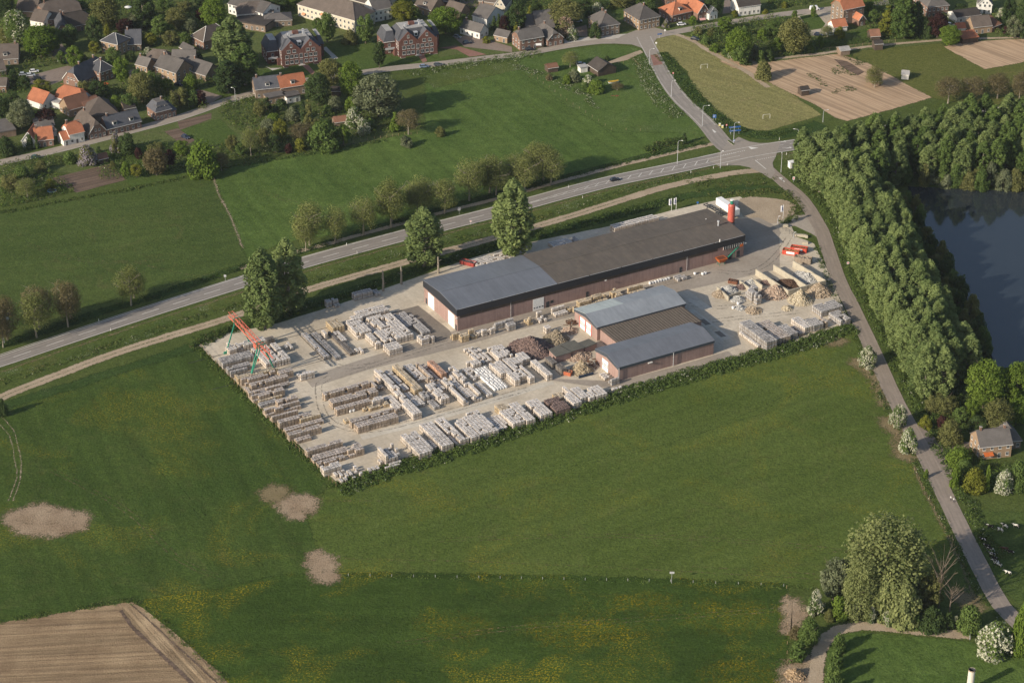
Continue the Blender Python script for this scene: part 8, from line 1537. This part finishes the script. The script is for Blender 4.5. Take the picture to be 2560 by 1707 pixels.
# two walkers on the lane
m_skin = plain('skin', (.45, .28, .20), .7, .05); m_hair = plain('hair_brown', (.06, .035, .02), .8, .1)
def walker(label, t, x, y, ang, top, leg, h=1.74):
    root = tag(empty('person', G(t, x, y) + Vector((0, 0, .1)), R(ang)), label, 'person'); mt, ml = plain('shirt_' + label[:5], top, .9), plain('trousers_' + label[:5], leg, .9); d = MB()
    for sx, st in ((-1, .22), (1, -.2)):
        d.tube([(0, sx * .09, .88), (st * .45, sx * .1, .47), (st - (.12 if st < 0 else 0), sx * .1, .07)], [.095, .065, .045], ml, 8); d.tube([(st - .1 - (.12 if st < 0 else 0), sx * .1, .045), (st + .15 - (.12 if st < 0 else 0), sx * .1, .04)], [.045, .04], m_dark, 6)
    d.tube([(0, 0, .84), (0, 0, 1.0), (.01, 0, 1.2), (.02, 0, 1.4), (.02, 0, 1.47)], [.15, .14, .16, .18, .08], mt, 10)
    for sx, st in ((-1, -.2), (1, .2)):
        d.tube([(.02, sx * .18, 1.42), (st * .4, sx * .24, 1.15), (st + .08, sx * .22, .92)], [.06, .047, .035], mt, 7)
        d.tube([(st + .08, sx * .22, .92), (st + .10, sx * .22, .85)], [.035, .04], m_skin, 6)
        for q in range(4): d.tube([(st + .08 + q * .018, sx * .22, .85), (st + .085 + q * .018, sx * .21, .78)], [.009, .008], m_skin, 4)
        d.tube([(st + .12, sx * .20, .88), (st + .15, sx * .19, .83)], [.01, .008], m_skin, 4)
    d.tube([(.02, 0, 1.46), (.03, 0, 1.53)], [.055, .055], m_skin, 8); d.tube([(.03, 0, 1.51), (.045, 0, 1.56), (.04, 0, 1.63), (.035, 0, 1.70), (.03, 0, 1.735)], [.05, .075, .092, .08, .03], m_skin, 10)
    d.tube([(.125, 0, 1.615), (.15, 0, 1.60)], [.015, .012], m_skin, 5)
    for sy in (-1, 1): d.tube([(.115, sy * .035, 1.64), (.13, sy * .035, 1.64)], .01, m_dark, 5); d.tube([(.03, sy * .085, 1.62), (.03, sy * .105, 1.63)], [.025, .015], m_skin, 5)
    d.tube([(.118, -.025, 1.57), (.118, .025, 1.57)], .007, plain('lips', (.35, .12, .10), .6), 4); d.build('body', root, smooth=True)
    hd = MB(); hd.tube([(-.02, 0, 1.56), (-.015, 0, 1.64), (.005, 0, 1.715), (.02, 0, 1.755)], [.075, .10, .092, .03], m_hair, 10); hd.build('hair', root, smooth=True)
walker('person in white top and dark trousers walking on the lane', 'B4', 1665, 1462, 110, (.70, .69, .66), (.03, .035, .06)); walker('person in tan clothes walking beside the other on the lane', 'B4', 1692, 1478, 110, (.52, .42, .30), (.45, .36, .26), 1.66)
# lamp posts
def lamp(label, t, x, yt, yb, arm=1.6, ang=0):
    h = (yb - yt) * tilt(t, x, yb); root = tag(empty('lamp_post', G(t, x, yb), ang), label, 'lamp post', 'street lamps'); d = MB(); d.tube([(0, 0, 0), (0, 0, h * .5), (0, 0, h - .9), (.15, 0, h - .35), (.6, 0, h - .05), (arm, 0, h)], [.14, .11, .08, .07, .06, .05], m_galv, 8); d.build('pole', root)
    d = MB(); d.hexa([(arm - .1, -.13, h - .06), (arm + .65, -.16, h - .06), (arm + .65, .16, h - .06), (arm - .1, .13, h - .06), (arm - .1, -.08, h + .08), (arm + .55, -.1, h + .1), (arm + .55, .1, h + .1), (arm - .1, .08, h + .08)], m_whitep); d.build('lamp_head', root)
for a in [('lamp post beside the traffic island at the crossroads', 'J', 325, 40, 350, 1.6, 0), ('lamp post on the right verge of the main road by the belt', 'J', 1283, 145, 505, 1.6, R(170)), ('lamp post left of the crossroads on the south side', 'J', 125, 470, 730, .5, 0), ('thin lamp post at the lane mouth', 'J', 1040, 510, 790, .5, R(90)), ('lamp post on the left side of the side road curve', 'R3', 1735, 965, 1155, 2.2, 0), ('lamp post higher up the side road', 'R3', 1452, 735, 885, 1.2, 0), ('lamp post at the head of the side road', 'R3', 1252, 450, 595, 1.6, R(10)), ('lamp post on the main road west of the crossroads', 'R3', 1507, 1285, 1498, 1.4, 0), ('lamp post behind the poplar belt beside the mown field', 'R4', 500, 1005, 1115, 1.6, R(10)), ('lamp post at the bend of the village road', 'R1', 2147, 805, 930, 1.2, R(160)), ('short lamp post beside the gravel lot', 'J', 990, 1450, 1568, .3, 0), ('black yard lamp near the gate', 'B3', 1347, 120, 175, .3, 0)]: lamp(*a)
# flags with a small printed mark
m_pole = plain('flag_pole_white', (.70, .70, .68), .5, .05); m_flag = plain('flag_cloth', (.62, .63, .66), .8, .08); m_fblue = plain('flag_print_blue', (.07, .09, .22), .8, .1)
for (t, x, yt, yb, lb) in (('R7', 1453, 240, 358, 'left company flag on white pole behind the warehouse'), ('R7', 1496, 232, 350, 'right company flag on white pole behind the warehouse'), ('R8', 136, 300, 425, 'company flag on white pole beside the gravel lot')):
    h = (yb - yt) * tilt(t, x, yb); root = tag(empty('flag_pole', G(t, x, yb), R(15)), lb, 'flag'); d = MB(); d.tube([(0, 0, 0), (0, 0, h)], [.09, .05], m_pole, 8); d.build('pole', root)
    d = MB(); n = 6
    for i in range(n): x0, x1 = -1.05 * i / n, -1.05 * (i + 1) / n; y0, y1 = .12 * math.sin(i * 1.3), .12 * math.sin((i + 1) * 1.3); d.face([(x0 - .1, y0, h - 3.2 + .2 * i / n), (x0 - .1, y0, h - .1 - .25 * i / n), (x1 - .1, y1, h - .1 - .25 * (i + 1) / n), (x1 - .1, y1, h - 3.2 + .2 * (i + 1) / n)], m_flag)
    fl = d.build('flag', root); d = MB()
    for z in (1.0, 1.5, 2.0): d.box(-.85, -.16, h - z - .35, -.35, -.15, h - z, m_fblue)
    d.build('print', fl)
# signs
m_sblue = plain('sign_blue', (.03, .11, .33), .5, .06); m_swhite = plain('sign_white', (.72, .72, .72), .5, .04); m_sred = plain('sign_red', (.50, .03, .03), .5, .05)
def sign(label, t, x, y, w, h, z, m, posts=2, ang=0, rim=None, marks=0):
    root = tag(empty('road_sign', G(t, x, y), ang), label, 'sign'); 
    for k in range(posts): q = (k - (posts - 1) / 2) * w * .7; d = MB(); d.tube([(q, .06, 0), (q, .06, z + h)], .05, m_galv, 6); d.build('post', root)
    d = MB(); d.box(-w / 2, -.04, z, w / 2, 0, z + h, m); b = d.build('panel', root)
    if rim: d = MB(); d.box(-w * .3, -.055, z + h * .25, w * .3, -.042, z + h * .75, rim); d.build('symbol', b)
    for k in range(marks):
        d = MB(); zz = z + h * (k + .6) / (marks + .3); d.box(-w * .4, -.055, zz, w * (.1 + .25 * ((k * 7) % 3) / 2), -.042, zz + h * .1, m_swhite); d.build('lettering', b)
sign('blue information board on two posts beside the side road', 'R3', 1845, 1100, 1.5, 1.6, 1.2, m_sblue, 2, 0, None, 2)
sign('upper blue direction sign near the crossroads', 'J', 338, 205, 5.2, .75, 2.6, m_sblue, 2, R(12), None, 1); sign('lower blue direction sign near the crossroads', 'J', 345, 222, 5.2, .75, 1.5, m_sblue, 2, R(12), None, 1)
sign('blue round keep right sign on the traffic island', 'J', 328, 352, .8, .8, .8, m_sblue, 1, 0, m_swhite); sign('blue direction sign at the upper junction', 'R3', 1345, 352, 2.2, .7, 1.8, m_sblue, 1, R(20), None, 1); sign('small white sign at the upper junction', 'R3', 1393, 322, .7, .8, 2.0, m_swhite, 1); sign('white sign below the upper junction', 'R3', 1313, 430, .8, .8, 1.6, m_swhite, 1)
sign('red and white warning sign beside the belt along the lane', 'R8', 727, 862, .9, .9, 1.1, m_swhite, 1, 0, m_sred); sign('red and white warning sign at the lane mouth', 'J', 1228, 945, .9, 1.3, 1.3, m_swhite, 1, 0, m_sred); sign('red round sign beside the side road', 'R3', 1468, 705, .7, .7, 1.6, m_sred, 1, 0, m_swhite); sign('red round sign near the yellow posts', 'R3', 1955, 1175, .7, .7, 1.4, m_sred, 1, 0, m_swhite)
sign('road sign on the verge left of the poplar pair', 'R5', 2055, 995, .9, .9, 1.8, m_galv, 1); sign('sign beside the main road right of the tree row', 'R6', 1853, 388, 1.1, 1.4, 1.8, m_galv, 1); sign('small sign beside the main road centre', 'R6', 1958, 482, .7, .7, 1.2, m_swhite, 1, 0, m_sred); sign('blue sign by the village bend', 'R1', 2105, 845, 1.2, .6, 2.2, m_sblue, 1, 0, None, 1); sign('little blue sign on the verge beside the chassis', 'R7', 1692, 300, .8, .8, .6, m_sblue, 1); sign('small square sign in the lower meadow boundary', 'B8', 1762, 436, 1.4, .7, 3.6, m_galv, 1)
# yellow posts, marker posts, white kiosk, goals
m_yel = plain('yellow_box', (.60, .55, .25), .6, .1)
for k, (x, y) in enumerate(((1893, 1150), (1918, 1168))): d = MB(); d.box(-.4, -.3, 0, .4, .3, 1.1, m_yel); d.box(-.45, -.35, 1.105, .45, .35, 1.2, m_whitep); tag(d.build('utility_box', None, G('R3', x, y)), ['upper', 'lower'][k] + ' yellowish utility box beside the side road', 'utility box')
d = MB(); d.box(-.05, -.05, 0, .05, .05, 1.0, m_whitep); d.box(-.055, -.055, .75, .055, .055, .9, m_dark); mp = d.mesh('marker_post')
for k, (t, x, y) in enumerate((('R5', 902, 1365), ('R5', 1010, 1448), ('R6', 418, 880), ('R6', 826, 670), ('R6', 922, 745), ('R7', 515, 145), ('R7', 643, 240), ('R7', 1630, 12), ('J', 20, 735), ('J', 230, 690), ('J', 1122, 528), ('J', 1015, 305))): tag(put('marker_post', mp, None, G(t, x, y) + Vector((0, 0, .05)), 0, (1.6, 1.6, 1.15)), f'white marker post beside the main road, {ordn(k + 1)} from the left', 'marker post', 'road marker posts')
kr = tag(empty('transformer_kiosk', G('J', 1205, 715), R(20)), 'white transformer kiosk beside the crossroads', 'kiosk'); d = MB(); d.box(-1.4, -1.1, 0, 1.4, 1.1, 2.5, m_doorw); d.build('body', kr); d = MB(); d.box(-1.55, -1.25, 2.505, 1.55, 1.25, 2.7, m_whitep); d.build('roof', kr); d = MB(); d.box(-.5, -1.16, .1, .5, -1.105, 2.2, m_galv); d.build('door', kr)
for (x, y, a, lb) in ((1752, 628, R(12), 'upper football goal on the mown field'), (2320, 1085, R(12), 'lower football goal on the mown field')):
    rt3 = tag(empty('goal', G('R3', x, y), a), lb, 'goal'); d = MB(); d.tube([(-1.6, 0, 0), (-1.6, 0, 2.1), (1.6, 0, 2.1), (1.6, 0, 0)], .055, m_whitep, 6); d.build('frame', rt3)
    for sx in (-1.6, 1.6): d = MB(); d.tube([(sx, 0, 2.1), (sx, 1.0, 0)], .04, m_galv, 6); d.build('stay', rt3)
# boat, scrap in the paddock, well chimney, gate
br = tag(empty('boat', G('R3', 925, 760), R(18)), 'white boat with yellow cover in the wild garden', 'boat'); d = MB()
P = [(-2.6, .55), (-1.5, .95), (.5, 1.0), (2.0, .6), (2.9, 0)]; top = [(x, -y, .95) for x, y in P] + [(x, y, .95) for x, y in P[-2::-1]]; bot = [(x * .86, -y * .55, .12) for x, y in P] + [(x * .86, y * .55, .12) for x, y in P[-2::-1]]; n = len(top); k = d.mi(m_whitep); d.v += bot + top
for j in range(n): j2 = (j + 1) % n; d.f.append((j, j2, n + j2, n + j)); d.m.append(k)
d.f.append(tuple(reversed(range(n)))); d.m.append(k); d.build('hull', br); d = MB(); d.face([(x * .94, y * .9, 1.0) for x, y, z in top], plain('yellow_tarp', (.50, .33, .05), .8, .2)); d.bar((-2.2, 0, 1.0), (2.4, 0, 1.15), .5, plain('yellow_tarp', (.5, .33, .05)), .3); d.build('cover', br)
d = MB()
for k in range(9): a = Vector((random.uniform(-1.2, 1.2), random.uniform(-.7, .7), .1)); d.bar(a, a + Vector((random.uniform(-1, 1), random.uniform(-.4, .4), random.uniform(0, .5))), .22, plain('rust_red', (.22, .07, .05), .9))
tag(d.build('implement', None, G('R3', 942, 880), 0), 'rusty red farm implement lying in the paddock', 'implement')
cr2 = tag(empty('vent_chimney', G('B6', 1850, 1640)), 'white rusted vent pipe at the bottom edge', 'chimney'); h = 7.5; d = MB(); d.tube([(0, 0, 0), (0, 0, h)], [1.0, .95], plain('rusty_white_enamel', (.62, .58, .50), .6, .2, .9), 20, False); d.tube([(0, 0, h), (0, 0, h - 1.5)], [.85, .85], m_dark, 20, False); d.build('pipe', cr2); d = MB(); d.tube([(0, 0, h - .25), (0, 0, h)], 1.03, plain('rust_band', (.30, .20, .12), .8, .3), 20, False); d.build('rim', cr2)
gp = G('B6', 1852, 1130); gt = tag(empty('field_gate', gp, R(80)), 'galvanised field gate standing open at the dirt track', 'gate')
for z in (.25, .5, .75, 1.0, 1.25): d = MB(); d.tube([(-2.2, 0, z), (2.2, 0, z)], .045, m_galv, 6); d.build('rail', gt)
for x in (-2.2, 0, 2.2): d = MB(); d.tube([(x, 0, .0 if x else .25), (x, 0, 1.35)], .06, m_galv, 6); d.build('upright', gt)
# fences of posts
def fence(label, t, pts, step, h=1.2, m=None, rails=0, name='fence'):
    P = lineseg([G(t if len(p) == 2 else p[2], p[0], p[1]) for p in pts], step, False); rt4 = tag(empty(name, P[0]), label, 'fence'); m = m or m_wood; d = MB(); d.box(-.05, -.05, 0, .05, .05, h, m); pm = d.mesh('post')
    for p in P: put('post', pm, rt4, p - P[0] + Vector((0, 0, .03)))
    for k in range(rails):
        for a, b in zip(P, P[1:]): d = MB(); z = h * (.9 - .4 * k); d.bar(a - P[0] + Vector((0, 0, z)), b - P[0] + Vector((0, 0, z)), .05, m); d.build('rail', rt4)
fence('post fence along the left side of the yard', 'F', [(462, 800), (560, 905), (680, 1030), (772, 1118)], 2.5, 1.8, m_wood, 1)
fence('fence posts along the boundary of the lower meadow', 'F', [(800, 1322), (1100, 1327), (1540, 1336), (1800, 1346)], 6, .9, m_galv)
fence('fence posts along the lane meadow edge', 'F', [(1985, 850), (2040, 960), (2100, 1080), (2170, 1215), (2225, 1320)], 5, 1.1)
fence('fence posts around the paddock by the side road', 'R3', [(130, 650), (500, 920), (910, 1185), (1170, 1195)], 5, 1.1); fence('fence between barn and side road', 'R3', [(930, 605), (1100, 550), (1170, 620)], 2.5, 1.1, None, 1)
fence('fence along the orchard garden edge', 'R2', [(890, 1300), (1080, 1270), (1300, 1240), (1470, 1225)], 2.5, 1.2); fence('mesh gate fence between yard and lane', 'R8', [(100, 500), (225, 590), (235, 600)], 2.4, 1.9, m_dark, 2); fence('fence on the right side of the belt pasture', 'B6', [(170, 700), (180, 950), (175, 1300), (175, 1560)], 4, 1.2)
fence('garden fence above the allotment', 'R4', [(500, 465), (800, 430), (1160, 385)], 3, 1.3, None, 1)
# wall and blocks at the yard gate, bins, parasols, trampoline
for k, (x, y, w, lb) in enumerate(((300, 590, 4.5, 'long concrete block at the yard gate'), (160, 500, 2.2, 'short concrete block beside the gate fence'), (340, 655, 2.2, 'pale concrete lump near the red skips'), (352, 600, 1.0, 'small concrete block right of the long block'))): d = MB(); d.box(-w / 2, -.5, 0, w / 2, .5, .9, m_bay); d.box(-w / 2 + .1, -.4, .905, w / 2 - .1, .4, 1.0, m_bay); tag(d.build('concrete_block', None, G('R8', x, y) + Vector((0, 0, .06)), R(-15)), lb, 'block')
for x, y, m, lb in ((540, 560, m_whitep, 'white recycling container on the brown square'), (583, 575, plain('bin_green', (.12, .42, .08), .5), 'bright green recycling container on the brown square')): 
    rt5 = tag(empty('recycling_bin', G('R1', x, y), R(10)), lb, 'bin'); d = MB(); d.box(-.9, -.7, .1, .9, .7, 1.5, m); d.build('body', rt5); d = MB(); d.hexa([(-.9, -.7, 1.505), (.9, -.7, 1.505), (.9, .7, 1.505), (-.9, .7, 1.505), (-.6, -.4, 1.85), (.6, -.4, 1.85), (.6, .4, 1.85), (-.6, .4, 1.85)], m); d.build('lid', rt5)
def parasol(label, t, x, y, z, m, r=1.5):
    rt6 = tag(empty('parasol', G(t, x, y)), label, 'parasol'); d = MB(); d.tube([(0, 0, 0), (0, 0, z + .6)], .04, m_galv, 6); d.build('pole', rt6); d = MB(); d.tube([(0, 0, z), (0, 0, z + .55)], [r, .05], m, 8); d.build('canopy', rt6)
m_teal = plain('parasol_teal', (.05, .16, .15), .8, .1); parasol('teal parasol on the left apartment balcony', 'R2', 95, 445, 2.3, m_teal); parasol('teal parasol before the right apartment block', 'R2', 1330, 500, 2.1, m_teal); parasol('white garden parasol at upper left', 'R1', 520, 70, 2.2, m_frame); parasol('white parasol in the upper left gardens', 'R1', 1170, 105, 2.2, m_frame, 1.8); parasol('orange parasol beside the slate farmhouse', 'R1', 970, 800, 2.0, m_orange, 1.4)
rt7 = tag(empty('trampoline', G('R5', 475, 185)), 'round blue rimmed trampoline in the lower left garden', 'trampoline'); d = MB(); d.tube([(0, 0, .75), (0, 0, .8)], 1.9, plain('trampoline_blue', (.10, .22, .32), .6), 20); d.build('rim', rt7); d = MB(); d.tube([(0, 0, .805), (0, 0, .81)], 1.5, m_dark, 20); d.build('mat', rt7)
for k in range(6): a = k * R(60); d = MB(); d.tube([(1.7 * math.cos(a), 1.7 * math.sin(a), 0), (1.7 * math.cos(a), 1.7 * math.sin(a), .76)], .05, m_galv, 5); d.build('leg', rt7)
# satellite-white thing at the left road edge: tall mast with a white dish
rt8 = tag(empty('dish_mast', G('R5', 40, 1560)), 'thin mast with a white lamp bowl at the left road edge', 'mast'); d = MB(); hh = (1560 - 1345) * tilt('R5', 40, 1560); d.tube([(0, 0, 0), (0, 0, hh * .6), (1.6, 0, hh * .85), (2.1, 0, hh)], [.12, .09, .07, .06], m_galv, 7); d.build('pole', rt8); d = MB(); d.tube([(2.0, 0, hh - .1), (2.1, 0, hh + .2), (2.15, 0, hh + .9)], [.25, .7, .5], m_whitep, 12); d.build('bowl', rt8)
# awnings of the cream building, solar panels
for k in range(6):
    f_ = (k + .5) / 6; x, y = 385 + 520 * f_, 150 + 150 * f_
    if k in (0, 2, 3): 
        a = MB(); a.hexa([(0, -1.2, 1.8), (2.0, -1.2, 1.8), (2.0, 0, 2.6), (0, 0, 2.6), (0, -1.2, 1.85), (2.0, -1.2, 1.85), (2.0, 0, 2.65), (0, 0, 2.65)], plain('awning_orange', (.60, .28, .15), .8)); p_, q_ = G('R2', 385, 150), G('R2', 905, 300); an = math.atan2(q_.y - p_.y, q_.x - p_.x); tag(a.build('awning', None, p_.lerp(q_, f_) + Vector((0, 0, [0, 0, 2.6, 0][k])) + Vector((math.sin(an), -math.cos(an), 0)) * .03, an), f'orange awning on the cream building, {["first", "", "second", "third"][k]} from the left', 'awning', 'awnings of the cream building')
# ================================================================ light haze in the air between camera and village
hz = bpy.data.materials.new('haze_air'); hz.use_nodes = True; hn = hz.node_tree.nodes; hn.remove(hn['Principled BSDF']); pv = hn.new('ShaderNodeVolumePrincipled')
pv.inputs['Color'].default_value = (.86, .92, 1.0, 1); pv.inputs['Density'].default_value = .000028; pv.inputs['Anisotropy'].default_value = .2
hz.node_tree.links.new(pv.outputs[0], hn['Material Output'].inputs['Volume'])
d = MB(); d.box(-16000, -2500, -1, 16000, 31000, 400, hz); d.m = [0] * 6; tag(d.build('haze'), 'thin pale haze in the air over the whole landscape', 'haze', kind='stuff')
